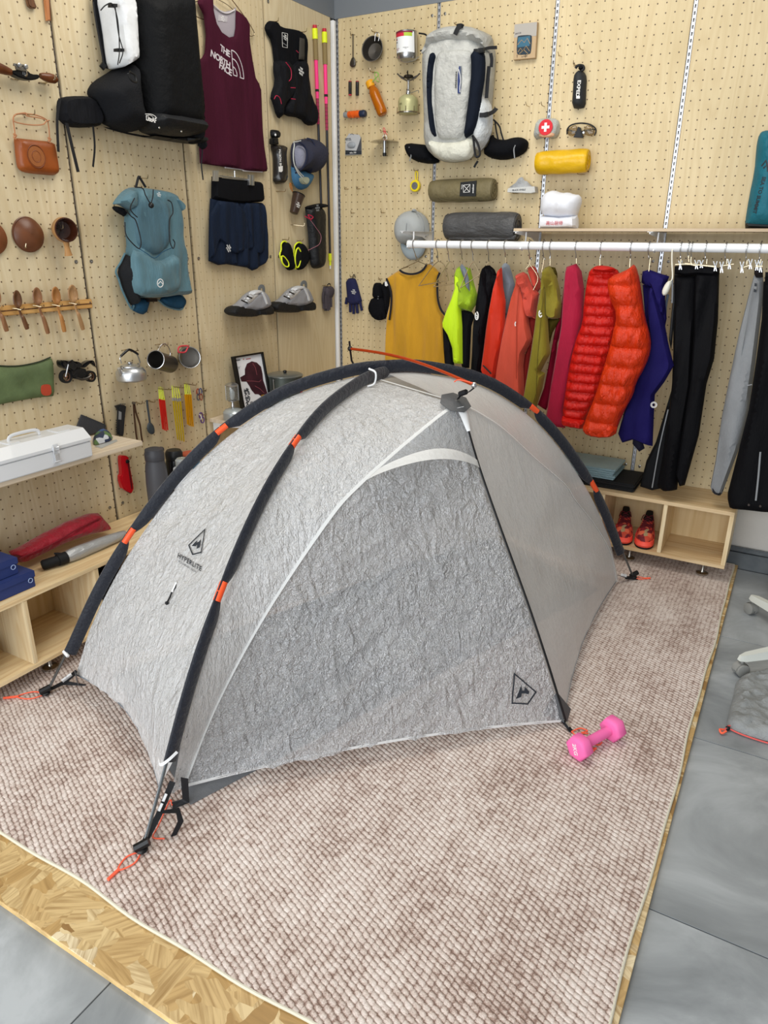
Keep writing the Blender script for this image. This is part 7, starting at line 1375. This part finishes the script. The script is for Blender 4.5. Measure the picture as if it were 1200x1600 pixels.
g = G(); strokes(g, FR, .302, [Rw([(cP3((30,698))[0][0]+2.3*math.sin(a), cP3((30,698))[0][1]-6*math.cos(a)) for a in np.linspace(0, 5.6, 18)], .302), Rw(cP3((20,690),(38,700),(30,720)), .302)], .006); obj('sleeve_emblem', g, white_print, r_)
grb = cloth('blue_grey_fleece', '#7e8793', .8, .4); ored = cloth('orange_red_shell', '#cc2c0c', .6, .3, .1)
hanger('clothes_hanger', 790, [cP3((310,130),(310,190))], .25, 'metal hanger shared by the orange red jacket and blue grey hoodie')
r_, o = garment('fleece_hoodie', 'blue grey hooded fleece peeking out behind the orange red jacket', 'hoodie', [('hood', cP3((268,245),(285,200),(310,188),(345,215),(370,290),(400,400),(370,520),(340,640),(325,690),(305,640),(300,500),(280,380)), .17, .045, grb, dict(folds=(.03, 18, 8, 6))), ('body', cP3((300,560),(340,640),(330,760),(300,900),(200,1200),(80,1250),(75,1300),(180,1330),(250,1330),(310,1000)), .165, .015, grb, dict(folds=None))])
r_, o = garment('shell_jacket', 'orange red shell jacket sleeve with a thin black cuff zip', 'jacket', [('sleeve', cP3((240,270),(270,230),(275,260),(285,420),(310,560),(305,700),(310,830),(290,950),(250,1120),(225,1280),(180,1330),(130,1290),(80,1240),(90,1150),(110,1000),(130,830),(160,640),(200,430),(230,330)), .255, .045, ored, dict(folds=(.03, 14, 2.5, 5)))])
TB('cuff_zip', R, cP3((90,1175),(130,1215),(170,1255)), .315, .004, blackpl, r_, k=2)
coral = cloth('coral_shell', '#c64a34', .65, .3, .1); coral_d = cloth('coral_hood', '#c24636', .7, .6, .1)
hanger('clothes_hanger', 828, [cP3((545,150),(540,200),(500,250)), cP3((540,200),(620,330),(575,450))], .28, 'metal hanger inside the coral hooded jacket')
r_, o = garment('hooded_jacket', 'coral hooded jacket with a wide front sleeve hanging left of the olive one', 'jacket', [
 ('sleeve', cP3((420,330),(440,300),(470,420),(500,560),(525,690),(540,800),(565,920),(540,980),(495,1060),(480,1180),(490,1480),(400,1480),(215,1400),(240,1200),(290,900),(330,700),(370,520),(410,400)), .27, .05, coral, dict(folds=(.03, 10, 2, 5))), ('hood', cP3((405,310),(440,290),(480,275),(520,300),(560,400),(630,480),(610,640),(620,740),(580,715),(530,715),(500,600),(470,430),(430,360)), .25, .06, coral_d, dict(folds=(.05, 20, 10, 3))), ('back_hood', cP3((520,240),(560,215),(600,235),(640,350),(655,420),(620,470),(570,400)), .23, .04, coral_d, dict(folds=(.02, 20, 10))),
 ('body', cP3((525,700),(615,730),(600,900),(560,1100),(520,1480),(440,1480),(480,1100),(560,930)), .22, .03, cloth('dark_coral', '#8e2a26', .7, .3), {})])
g = G(); strokes(g, FR, .322, [Rw(cP3((405,755),(398,775),(402,798)), .322)], .005); obj('sleeve_emblem', g, white_print, r_); TB('sleeve_seam', R, cP3((435,420),(425,560),(412,760),(412,1000),(410,1300)), .323, .0022, M('coral_seam', '#b4432f', .7), r_)
olj = cloth('olive_softshell', '#7f741c', .75, .3, .1); hanger('clothes_hanger', 850, [cP3((678,140),(672,190),(655,280))], .30, 'bare hook hanger just left of the olive jacket'); hanger('clothes_hanger', 861, [cP3((738,150),(735,215))], .31, 'metal hanger inside the olive jacket')
r_, o = garment('hooded_jacket', 'olive green hooded jacket with a white sleeve emblem', 'jacket', [
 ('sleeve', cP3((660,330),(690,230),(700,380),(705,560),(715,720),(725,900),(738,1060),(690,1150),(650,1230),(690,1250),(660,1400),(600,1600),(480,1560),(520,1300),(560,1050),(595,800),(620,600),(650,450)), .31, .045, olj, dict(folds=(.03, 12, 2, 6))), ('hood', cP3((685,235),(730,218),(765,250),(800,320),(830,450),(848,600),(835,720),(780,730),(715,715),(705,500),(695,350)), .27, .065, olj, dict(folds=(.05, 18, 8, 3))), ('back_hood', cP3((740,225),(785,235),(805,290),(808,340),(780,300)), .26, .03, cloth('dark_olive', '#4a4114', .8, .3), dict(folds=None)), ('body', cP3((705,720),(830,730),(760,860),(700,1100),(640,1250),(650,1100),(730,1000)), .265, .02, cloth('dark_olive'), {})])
g = G(); strokes(g, FR, .366, [Rw([(cP3((643,678))[0][0]-2.3*math.sin(a), cP3((643,678))[0][1]-5*math.cos(a)) for a in np.linspace(.3, 4.2, 14)], .366), Rw(cP3((630,680),(652,672)), .366)], .006); obj('sleeve_emblem', g, white_print, r_); TB('sleeve_seam', R, cP3((688,430),(655,640),(632,900),(610,1200),(600,1500)), .364, .002, M('olive_seam', '#655c16', .7), r_)
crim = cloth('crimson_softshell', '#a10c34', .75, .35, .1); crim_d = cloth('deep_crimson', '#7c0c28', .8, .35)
hanger('clothes_hanger', 901, [cI((345,180),(345,205))], .30, 'metal hanger inside the crimson jacket')
r_, o = garment('shell_jacket', 'crimson jacket hanging between the olive one and the red puffer', 'jacket', [
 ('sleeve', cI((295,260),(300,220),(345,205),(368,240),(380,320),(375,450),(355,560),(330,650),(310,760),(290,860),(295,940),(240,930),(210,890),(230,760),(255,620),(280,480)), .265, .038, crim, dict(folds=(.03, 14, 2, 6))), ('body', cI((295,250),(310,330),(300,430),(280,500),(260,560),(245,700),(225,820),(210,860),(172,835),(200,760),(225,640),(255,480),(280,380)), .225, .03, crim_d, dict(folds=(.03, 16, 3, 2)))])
# ---- puffers: chambers are modelled as rolls between quilting lines
def puffer(name, label, outline, rows, mat, w0, dp, group=None, tiltpx=0.0, extra=None):
    r_ = root(name, R, outline, label, 'jacket', group, w=w0); fr, f = WF[R]
    P_ = f(outline, w0); vs_ = [v for u, v in P_]; v0, v1 = min(vs_), max(vs_); per = (v1-v0)/rows
    fn = lambda u, v: (-.018*(1-abs(math.sin(PI*((v-v0)/per+tiltpx*u))))**1.5)+.010*noise.noise(Vector((u*40, v*12, 3)))+.006*noise.noise(Vector((u*110, v*26, 1)))
    g = G(); g.puff(P_, FR, w0, dp, res=.0085, D=.045, it=1, fn=fn, back=.2); obj('quilted_panel', g, mat, r_); return r_
pr1 = M('red_down_fabric', '#c4150a', .42, bump=(55, .8, .010), stretch=(1,1,.4)); pr2 = M('orange_down_fabric', '#cc3206', .36, bump=(50, .9, .012), stretch=(1,1,.4))
hanger('clothes_hanger', 940, [cI((450,185),(450,225))], .33, 'metal hanger inside the red quilted puffer'); hanger('clothes_hanger', 987, [cI((585,185),(583,222))], .40, 'metal hanger inside the orange down puffer')
r_ = puffer('down_jacket', 'red down puffer jacket with narrow quilting hanging left of the orange puffer', cI((400,250),(412,228),(440,213),(500,218),(540,240),(548,300),(535,420),(525,520),(500,620),(470,720),(440,800),(385,900),(380,940),(300,920),(282,890),(300,760),(320,640),(345,540),(375,470),(380,380)), 17, pr1, .305, .060)
T('collar', R, cI((410,228),(440,212),(500,218),(530,236),(480,245),(430,240)), .345, .05, pr1, r_, D=.015, it=1)
T('cuff', R, cI((283,885),(330,895),(383,905),(378,942),(330,935),(283,925)), .35, .05, pr1, r_, D=.015, it=0, folds=(.012, 60, 10))
r_ = puffer('down_jacket', 'shiny orange down puffer jacket with wide quilted sleeve, frontmost on the rod', cI((484,290),(500,262),(560,238),(588,222),(603,205),(620,240),(634,320),(650,440),(678,540),(676,600),(655,660),(610,740),(600,790),(560,860),(530,930),(520,975),(430,980),(375,950),(395,880),(430,800),(460,700),(490,600),(510,520),(530,430),(500,370)), 9, pr2, .395, .085)
T('cuff', R, cI((378,915),(430,915),(530,920),(520,978),(430,982),(375,958)), .43, .045, pr2, r_, D=.02, it=1, folds=(.02, 50, 10))
# ---- navy shirt
nvj = cloth('deep_navy_softshell', '#1b1650', .75, .35); hanger('clothes_hanger', 1015, [cI((675,180),(668,240))], .33, 'metal hanger inside the deep navy jacket')
r_, o = garment('softshell_jacket', 'deep navy jacket with stand collar right of the orange puffer', 'jacket', [
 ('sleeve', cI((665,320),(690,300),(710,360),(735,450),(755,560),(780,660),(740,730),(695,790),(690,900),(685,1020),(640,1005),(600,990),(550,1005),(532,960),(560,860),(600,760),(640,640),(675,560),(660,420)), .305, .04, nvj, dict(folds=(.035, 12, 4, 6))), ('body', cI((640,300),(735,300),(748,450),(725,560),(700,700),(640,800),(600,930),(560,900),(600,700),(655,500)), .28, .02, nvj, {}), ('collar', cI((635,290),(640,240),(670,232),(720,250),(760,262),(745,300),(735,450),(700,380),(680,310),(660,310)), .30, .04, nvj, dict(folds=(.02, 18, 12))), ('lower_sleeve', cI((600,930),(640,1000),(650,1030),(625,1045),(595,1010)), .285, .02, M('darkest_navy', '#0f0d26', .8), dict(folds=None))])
word('printed_logo', R, '◎', cI((690,838))[0], 9, .352, white_print, r_)
# ---- shoehorn on the rod
r_ = root('shoehorn', R, cP5((205,310),(315,490)), 'white shoehorn hanging among the clothes right of the navy jacket', 'shoehorn', w=.38); T('blade', R, cP5((280,350),(298,362),(290,400),(262,470),(235,492),(212,488),(203,455),(225,400),(255,360)), .395, .012, M('ivory_plastic', '#dcdacb', .35), r_, D=.01, res=.008); TB('neck', R, cP5((285,362),(302,335),(305,290),(300,200),(300,95),(310,30),(318,70)), [.395,.395,.38,.345,.325,.30,.27], .003, M('ivory_plastic'), r_)
# ---- trousers
blkt = cloth('black_trouser_cloth', '#0c0c0f', .7, .4); blkt2 = cloth('charcoal_trouser_cloth', '#18191b', .7, .4)
def clips(r_, pts, w):
    for (x, y, s) in pts:
        for sg in (-1, 1): PR('clip_jaw', R, cP5((x-7*sg, y+12*s),(x+5*sg, y+10*s),(x+20*sg, y-50*s),(x+14*sg, y-52*s),(x+1*sg, y-6*s),(x-8*sg, y+50*s),(x-13*sg, y+50*s)), w-.006, w+.006, M('bright_clip', '#dfe2e5', .3, .5), r_, .0008)
        g = G(); g.tube([W3(R, cP5((x-8,y))[0], w+.009), W3(R, cP5((x+8,y))[0], w+.009)], .004, 8); obj('clip_spring', g, steel_b, r_)
r1 = hanger('clip_hanger', 1065, [cP5((385,150),(380,190)), cP5((330,200),(420,195),(520,210))], .345, 'clip hanger at the left edge of the black trousers'); clips(r1, [(378,205,.8)], .335)
r1 = hanger('clip_hanger', 1077, [cP5((480,130),(478,180),(490,200)), cP5((410,195),(560,205),(690,215))], .36, 'clip hanger over the middle of the black trousers'); clips(r1, [(530,200,.8),(575,195,.7)], .335)
r1 = hanger('clip_hanger', 1082, [cP5((455,120),(458,175)), cP5((420,188),(540,190))], .33, 'second clip hanger close behind the middle one')
r1 = hanger('clip_hanger', 1104, [cP5((628,150),(625,195)), cP5((560,208),(700,222))], .35, 'clip hanger at the right edge of the black trousers'); clips(r1, [(705,215,.9)], .335)
r1 = hanger('clip_hanger', 1135, [cP5((815,150),(812,195)), cP5((750,215),(880,195))], .36, 'empty clip hanger between the black and the grey trousers, left one'); clips(r1, [(765,225,1.0),(838,195,.9)], .37)
r1 = hanger('clip_hanger', 1168, [cP5((1005,160),(1000,200)), cP5((945,235),(1045,200))], .37, 'empty clip hanger directly left of the grey trousers'); clips(r1, [(955,225,1.0),(1035,195,.9)], .38)
r1 = hanger('clip_hanger', 1189, [cP5((1135,150),(1125,190)), cP5((1085,215),(1150,215))], .35, 'clip hanger holding the grey trousers'); clips(r1, [(1095,205,.95),(1130,220,1.0)], .325)
r_, o = garment('trousers', 'charcoal trousers with a side zip hanging left of the black ones', 'trousers', [('leg', [(1052,480),(1052,600),(1040,640),(1025,690),(1010,720),(1000,760),(1019,766),(1034,763),(1050,640),(1066,520),(1066,470)], .235, .025, blkt2, dict(folds=(.02, 16, 2))), ('inner_leg', cP5((325,215),(380,230),(330,600),(300,950),(290,1000),(270,900),(300,600),(315,400)), .24, .02, M('greyish_black', '#2a2b2d', .7), {})])
TB('side_zip', R, [(1044,640),(1030,700),(1019,762)], .266, .003, grey_print, r_, k=2)
TB('piping', R, cP5((300,310),(305,450),(300,560)), .262, .004, M('pale_piping', '#8f9296'), r_, k=2); TB('piping', R, cP5((262,480),(240,600),(235,720)), .262, .006, M('blue_piping', '#5a6674'), r_, k=2)
r_, o = garment('trousers', 'wide black trousers clipped by the waistband, left of the bare wall gap', 'trousers', [
 ('waistband', cP5((325,215),(420,205),(520,208),(620,210),(700,222),(742,232),(745,290),(690,310),(540,300),(420,310),(325,290)), .285, .035, blkt, dict(folds=(.012, 30, 4))), ('leg', [(1054,430),(1090,430),(1086,520),(1082,600),(1068,680),(1058,765),(1036,767),(1027,758),(1040,690),(1050,600),(1054,500)], .27, .035, blkt, dict(folds=(.04, 14, 1.6, 4))), ('leg', [(1086,425),(1124,426),(1122,500),(1116,560),(1104,600),(1092,680),(1070,758),(1062,760),(1056,740),(1068,660),(1078,600),(1084,520)], .28, .04, blkt, dict(folds=(.04, 14, 1.6, 9)))])
gry = M('grey_fleece_knit', '#85888b', .9, bump=(160, .5, .004), var=.08, stretch=(1,1,.5))
r_, o = garment('joggers', 'grey marl jogger leg with small black label beside the rightmost black trousers', 'trousers', [('leg', [(1178,430),(1193,434),(1192,470),(1186,520),(1180,570),(1170,640),(1155,700),(1140,740),(1128,772),(1113,769),(1110,760),(1118,720),(1128,650),(1140,590),(1155,520),(1170,460)], .265, .045, gry, dict(folds=(.035, 16, 1.8, 3))), ('waistband', cP5((1072,230),(1150,235),(1155,320),(1090,325),(1070,290)), .285, .03, M('dark_brown_band', '#1e1718', .8), dict(folds=None)), ('cuff', [(1111,752),(1121,765),(1132,762),(1126,774),(1114,770)], .27, .043, blk_bind, dict(folds=None, res=.008))])
PR('label', R, cP5((1075,375),(1095,378),(1090,460),(1065,458)), .312, .318, ink, r_, .0003); word('label_text', R, '///', cP5((1080,418))[0], 4, .3185, white_print, r_, -PI/2)
TB('seam', R, [(1176,450),(1162,530),(1148,620),(1132,720)], .313, .002, M('grey_seam', '#8c9092', .8), r_)
r_, o = garment('trousers', 'long black trousers cut by the right edge with a pale zip pocket', 'trousers', [('waistband', [(1196,425),(1240,425),(1240,480),(1192,478)], .34, .03, blkt, dict(folds=None)), ('leg', [(1193,440),(1240,440),(1240,800),(1190,798),(1165,795),(1140,793),(1137,780),(1137,770),(1150,720),(1170,640),(1182,560),(1190,500)], .325, .06, blkt, dict(folds=(.03, 10, 1.6, 3), D=.03))])
TB('zip', R, [(1188,706),(1185,745),(1181,782)], .389, .004, grey_print, r_, k=2); TB('stitch', R, cP5((1005,1335),(1050,1325)), .386, .002, M('pale_piping'), r_, k=0); 
for p in ((1170,789),(1188,791)): g = G(); g.lathe([(.006,0),(.004,.003)], W3(R, p, .384), (0,-1,0), 12); obj('snap', g, M('dark_snap', '#4a4440', .4, .7), r_)

# ================================================================== on and in the right bench, and on the floor
zt = .3855
def flatplate(name, pts, z0, z1, mat, parent=None, it=0, bev=.001, **tg):
    P_ = [tuple(onz(a, b, z1)[:2]) for a, b in pts]; g = G(); g.prism(chaikin(P_, it) if it else P_, FT, z0, z1, bev); return obj(name, g, mat, parent, **tg), g
r_ = thing('folded_mat', (1.6, -.12, zt), 'black folded foam mat lying on the bench under the blue groundsheet', 'mat')
for k in range(2): g = G(); g.box((1.66, -.135, zt+.010+.0205*k), (.44, .25, .019), .006); obj('fold', g, M('black_foam_mat', '#17181a', .8, bump=(80,.4,.004)), r_)
zf = zt+.042
r_ = thing('folded_groundsheet', (1.58, -.13, zf), 'folded pale blue vinyl groundsheet on top of the black mat', 'groundsheet'); bv = M('pale_blue_vinyl', '#93adb4', .35, bump=(12, .5, .014), var=.05)
random.seed(2)
for k in range(5):
    g = G(); hz_ = .011; sx = .30+.006*math.sin(k*2.3); x_c = 1.625+.004*math.sin(k*1.9)
    g.grid(lambda s, t, k=k, sx=sx, x_c=x_c: np.array([x_c+sx*(s-.5), -.135+.22*(t-.5), zf+hz_*(k+1)+.004*noise.noise(Vector((s*5, t*4, k)))-(.004 if k == 4 else 0)*(abs(s-.5)*2)**6]), 20, 12)
    g.box((x_c, -.135, zf+hz_*(k+.5)), (sx, .22, hz_-.001), .004); obj('sheet_fold', g, bv, r_)
# running shoes in the cubby
RUP, t = newmat('patterned_upper'); co = t.n('TexCoord'); v_ = t.n('TexVoronoi', ins={'Vector': (co, 3), 'Scale': 48.0}); s_ = t.n('SeparateColor', ins={0: (v_, 'Color')})
t.out(t.n('BsdfPrincipled', ins={'Base Color': t.ramp((s_, 0), [(0, hx('#6e1420')), (.3, hx('#c8452f')), (.55, hx('#e2694a')), (.72, hx('#a8906a')), (.86, hx('#8c1b28'))], 'CONSTANT'), 'Roughness': .7}))
def rshoe(cx, cy, ang, label):
    r_ = thing('running_shoe', (cx, cy, .1185), label, 'shoe', 'orange and maroon running shoes in the cubby'); ca, sa = math.cos(ang), math.sin(ang)
    F_ = Frame((cx, cy, .1185), (ca, sa, 0), (-sa, ca, 0), (0,0,1))   # u = width, v = length (toe at -v)
    outl = [(-.030,.13),(0,.14),(.030,.13),(.034,.06),(.034,0),(.046,-.06),(.046,-.10),(.028,-.135),(0,-.142),(-.028,-.13),(-.044,-.09),(-.044,-.05),(-.032,0),(-.034,.06)]
    coral_s = M('coral_midsole', '#ff5a48', .5); up = RUP; mar = M('maroon_laces', '#5a1420', .7); blk_ = M('rubber_tyre')
    g = G(); g.prism(chaikin(outl, 1), F_, 0, .009, .001); obj('outsole', g, blk_, r_)
    def side(k, z, wv): return [(a*k, b*k) for a, b in outl]
    rings = [(1.0,.009),(1.04,.022),(1.0,.036)]
    def loft(rings_, mt, nm, cap=True):
        g = G(); o2 = chaikin(outl, 1); n = len(o2); vs = []
        for k, z, *sh in rings_: vs += [F_.p(a*k, b*(sh[0] if sh else k)+(sh[1] if len(sh) > 1 else 0), z+(.012*max(0, b/.14) if z > .01 else 0)) for a, b in o2]
        fs = [[i*n+j, i*n+(j+1) % n, (i+1)*n+(j+1) % n, (i+1)*n+j] for i in range(len(rings_)-1) for j in range(n)]+([[(len(rings_)-1)*n+j for j in range(n)]] if cap else []); g.add(vs, fs); return obj(nm, g, mt, r_)
    loft([(1.0,.009),(1.06,.020),(1.0,.038)], coral_s, 'midsole'); loft([(.96,.036),(.90,.055,.93,.0),(.72,.075,.78,.02),(.60,.088,.55,.045),(.55,.100,.45,.062)], up, 'upper', False)
    loft([(.50,.078,.40,.062),(.52,.104,.43,.063)], M('black_collar', '#141012', .8), 'collar', True)
    g = G(); g.grid(lambda s, t: F_.p((s-.5)*.036*(1-.2*t), -.075+.115*t, .066+.036*t+.008*math.sin(PI*s)), 8, 10); obj('tongue', g, mar, r_)
    for k in range(6): t = k/6; z = .076+.034*t; y = -.065+.10*t; g = G(); g.tube(catmull([F_.p(-.024, y, z-.006), F_.p(0, y+.006, z+.006), F_.p(.024, y-.002, z-.006)], 4), .0028, 6); obj('lace', g, mar, r_)
    g = G(); g.tube(catmull([F_.p(0, .03, .112), F_.p(.02, .02, .124), F_.p(.028, -.01, .108)], 4), .0022, 5); g.tube(catmull([F_.p(0, .03, .112), F_.p(-.022, .02, .122), F_.p(-.03, -.012, .104)], 4), .0022, 5); obj('bow', g, mar, r_)
    for s in (-1, 1): g = G(); g.tube(catmull([F_.p(.043*s, -.06, .040), F_.p(.036*s, -.02, .060), F_.p(.030*s, .04, .052)], 4), .003, 6); obj('side_stripe', g, M('hot_coral_line', '#ff3d4a', .5), r_)
c1 = onz(1003, 853, .12); rshoe(float(c1[0])-.005, -.158, .10, 'right running shoe in the bench cubby, orange with maroon laces'); rshoe(float(c1[0])-.115, -.158, .18, 'left running shoe in the bench cubby, partly behind the tent pole')
# pink dumbbell
pink_n = M('matte_pink_neoprene', '#f772b2', .55, bump=(150, .1, .001), spec=.3)
d0 = onz(904, 1182, .0268); d1 = onz(957, 1152, .0268); ax = d1-d0; ax[2] = 0; Ld = np.linalg.norm(ax); ax /= Ld; rh = .042; cz = .0268+rh*math.cos(PI/6)*1.0
b0 = np.array([d0[0], d0[1], cz])-ax*.022; r_ = thing('dumbbell', ((d0+d1)/2)*np.array([1,1,0])+np.array([0,0,.0268]), 'pink hexagonal dumbbell weighing down the tent guy point', 'dumbbell')
xd = np.array([0,0,1.0]); xr_ = np.cross(ax, xd); hexx = math.cos(PI/6)*xr_+math.sin(PI/6)*xd
tot = Ld+.040
for o_ in (0, tot-.044):
    g = G(); g.lathe([(rh*.74,0),(rh*.93,.003),(rh,.010),(rh,.034),(rh*.93,.041),(rh*.70,.044)], b0+ax*o_, ax, 6, xdir=xd*math.cos(PI/6)+xr_*math.sin(PI/6)); obj('head', g, pink_n, r_, sharp=70)
g = G(); g.lathe([(.0165,.040),(.0150,.05),(.0165,.07),(.0165,tot-.07),(.0150,tot-.05),(.0165,tot-.040)], b0, ax, 20); obj('grip', g, pink_n, r_)
fF = Frame(b0-ax*.0002, -xr_ if (xr_ @ (np.array([1,0,0]))) < 0 else xr_, xd, -ax)
fF = Frame(b0-ax*.0002, np.cross(xd, -ax), xd, -ax); g = G(); letter(g, '2KG', .020, fF, 0, .0, .0004, -1.2, bold=.02); obj('weight_mark', g, M('white_print'), r_)
g = G(); q = onz(925, 1171, .032); g.ball(tuple(q), (.010,.010,.006)); g.tube([q, q+np.array([.01,.012,0])], .004, 6); tag(obj('cord_knot', g, cord_o), 'small orange cord knot on the rug beside the dumbbell grip', 'cord')
# stuff sack of the tent on the floor tiles
mesh_g = M('grey_sheer_sack', '#8b8e8e', .5, bump=(40, .9, .008), trans=.0, var=.08); r_ = thing('tent_sack', onz(1170, 1100, 0.001), 'grey translucent tent stuff sack with orange draw cord on the tiles', 'bag')
P_ = [tuple(onz(a, b, .004)[:2]) for a, b in ((1150,1064),(1175,1056),(1210,1048),(1250,1060),(1260,1140),(1230,1165),(1200,1160),(1160,1148),(1135,1136),(1137,1120),(1145,1090))]
g = G(); g.puff(P_, FT, .006, .035, res=.012, D=.04, back=.1, folds=(.020, 30, 30, 2), it=1); obj('sack_body', g, mesh_g, r_); bS = bvh(g)
q = [onz(a, b, .012) for a, b in ((1133,1140),(1140,1134),(1165,1136),(1200,1148),(1240,1158))]; g = G(); g.tube(catmull(q, 5), .0028, 6); q = [onz(a, b, .006) for a, b in ((1138,1138),(1160,1148),(1200,1161),(1235,1168))]; g.tube(catmull(q, 5), .0028, 6); obj('draw_cord', g, M('coral_cord', '#e0605a', .6), r_)
g = G(); c = onz(1131, 1140, .008); g.tube(catmull([c, c+np.array([-.012,-.012,.004]), c+np.array([-.004,-.024,0]), c+np.array([.008,-.010,.004])], 5), .0035, 6, closed=False); obj('cord_knot', g, cord_o, r_); g = G(); g.ball(tuple(onz(1137, 1138, .01)), .008); obj('cord_stop', g, blackpl, r_)
g = G(); pts = [(1183,1047),(1200,1042),(1214,1050),(1192,1059)]
ou = [px_on(bS, *p, .002) for p in pts]
g = logo(bS, [(1183,1047.5),(1200,1046),(1206,1050),(1191,1058.5)], .22, [[(1189,1049),(1195,1050),(1191,1055)], [(1196,1049),(1201,1050),(1196,1053)]]) if all(o is not None for o in ou[:1]) and px_on(bS, 1191, 1052) is not None and px_on(bS, 1191, 1058.5) is not None and px_on(bS, 1183, 1047.5) is not None and px_on(bS, 1206, 1050) is not None and px_on(bS, 1200, 1046) is not None else None
if g is not None: obj('printed_logo', g, ink, r_)
# white swivel chair base, two castors inside the frame
wht = M('white_nylon_base', '#d5d8d0', .4); gcast = M('grey_castor', '#8d8d89', .45)
hub = np.array([2.93, -.93, .0]); r_ = thing('office_chair_base', (hub[0], hub[1], 0), 'white five star office chair base with grey castors at the right edge', 'chair')
tips = [onz(1159, 1028, .075), onz(1176, 934, .075)]
import itertools
hub = np.array([float(tips[0][0])+.30, (float(tips[0][1])+float(tips[1][1]))/2-.02, .0]); rr_ = np.linalg.norm((tips[0]-hub)[:2])
a0 = math.atan2(tips[0][1]-hub[1], tips[0][0]-hub[0]); a1 = math.atan2(tips[1][1]-hub[1], tips[1][0]-hub[0]); 
r1_ = np.linalg.norm((tips[1]-hub)[:2]); angs = [(a0, rr_), (a1, r1_)]+[(a0+(2*PI*72/360)*k*1.0, rr_) for k in (1, 2, 3)]
for an, rl in angs:
    d = np.array([math.cos(an), math.sin(an), 0]); tip = hub+d*rl; F_ = Frame(hub, d, np.cross((0,0,1), d), (0,0,1))
    g = G(); g.add([F_.p(.03,-.028,.075), F_.p(rl-.01,-.017,.066), F_.p(rl+.012,-.008,.066), F_.p(rl+.012,.008,.066), F_.p(rl-.01,.017,.066), F_.p(.03,.028,.075), F_.p(.03,-.020,.13), F_.p(rl-.02,-.012,.092), F_.p(rl+.008,-.005,.086), F_.p(rl+.008,.005,.086), F_.p(rl-.02,.012,.092), F_.p(.03,.020,.13)], [[5,4,3,2,1,0],[6,7,8,9,10,11]]+[[i,(i+1)%6,6+(i+1)%6,6+i] for i in range(6)]); obj('leg', g, wht, r_)
    cc = tip+np.array([0,0,.026])-d*.006; sd = np.cross((0,0,1), d); g = G()
    for s in (-1, 1): g.lathe([(.020,-.008),(.0255,-.006),(.0255,.006),(.020,.008)], cc+sd*.013*s, sd, 20)
    wz = obj('castor', g, gcast, r_); g = G(); g.lathe([(.006,0),(.006,.03)], cc+np.array([0,0,.012]), (0,0,1), 10); g.grid(lambda s, t: cc+sd*(t-.5)*.022+np.array([0,0,1])*.028*math.sin(PI*s)+d*.028*math.cos(PI*s), 8, 2); obj('castor_fork', g, gcast, wz)
g = G(); g.lathe([(.05,.07),(.055,.09),(.045,.14),(.028,.15),(.028,.40)], hub, (0,0,1), 24); obj('column', g, wht, r_)
# small brown object at the right edge by the skirting
r_ = thing('wooden_box', (2.62, -.17, 0), 'brown wooden item cut by the right edge near the skirting', 'box'); b = onz(1198, 925, .001); g = G(); g.box((float(b[0])+.05, float(b[1])+.03, .055), (.09, .09, .11), .006); obj('body', g, wood_md, r_); g = G(); g.box((float(b[0])+.05, float(b[1])+.03, .116), (.094, .094, .010), .003); obj('rim', g, wood_br, r_)
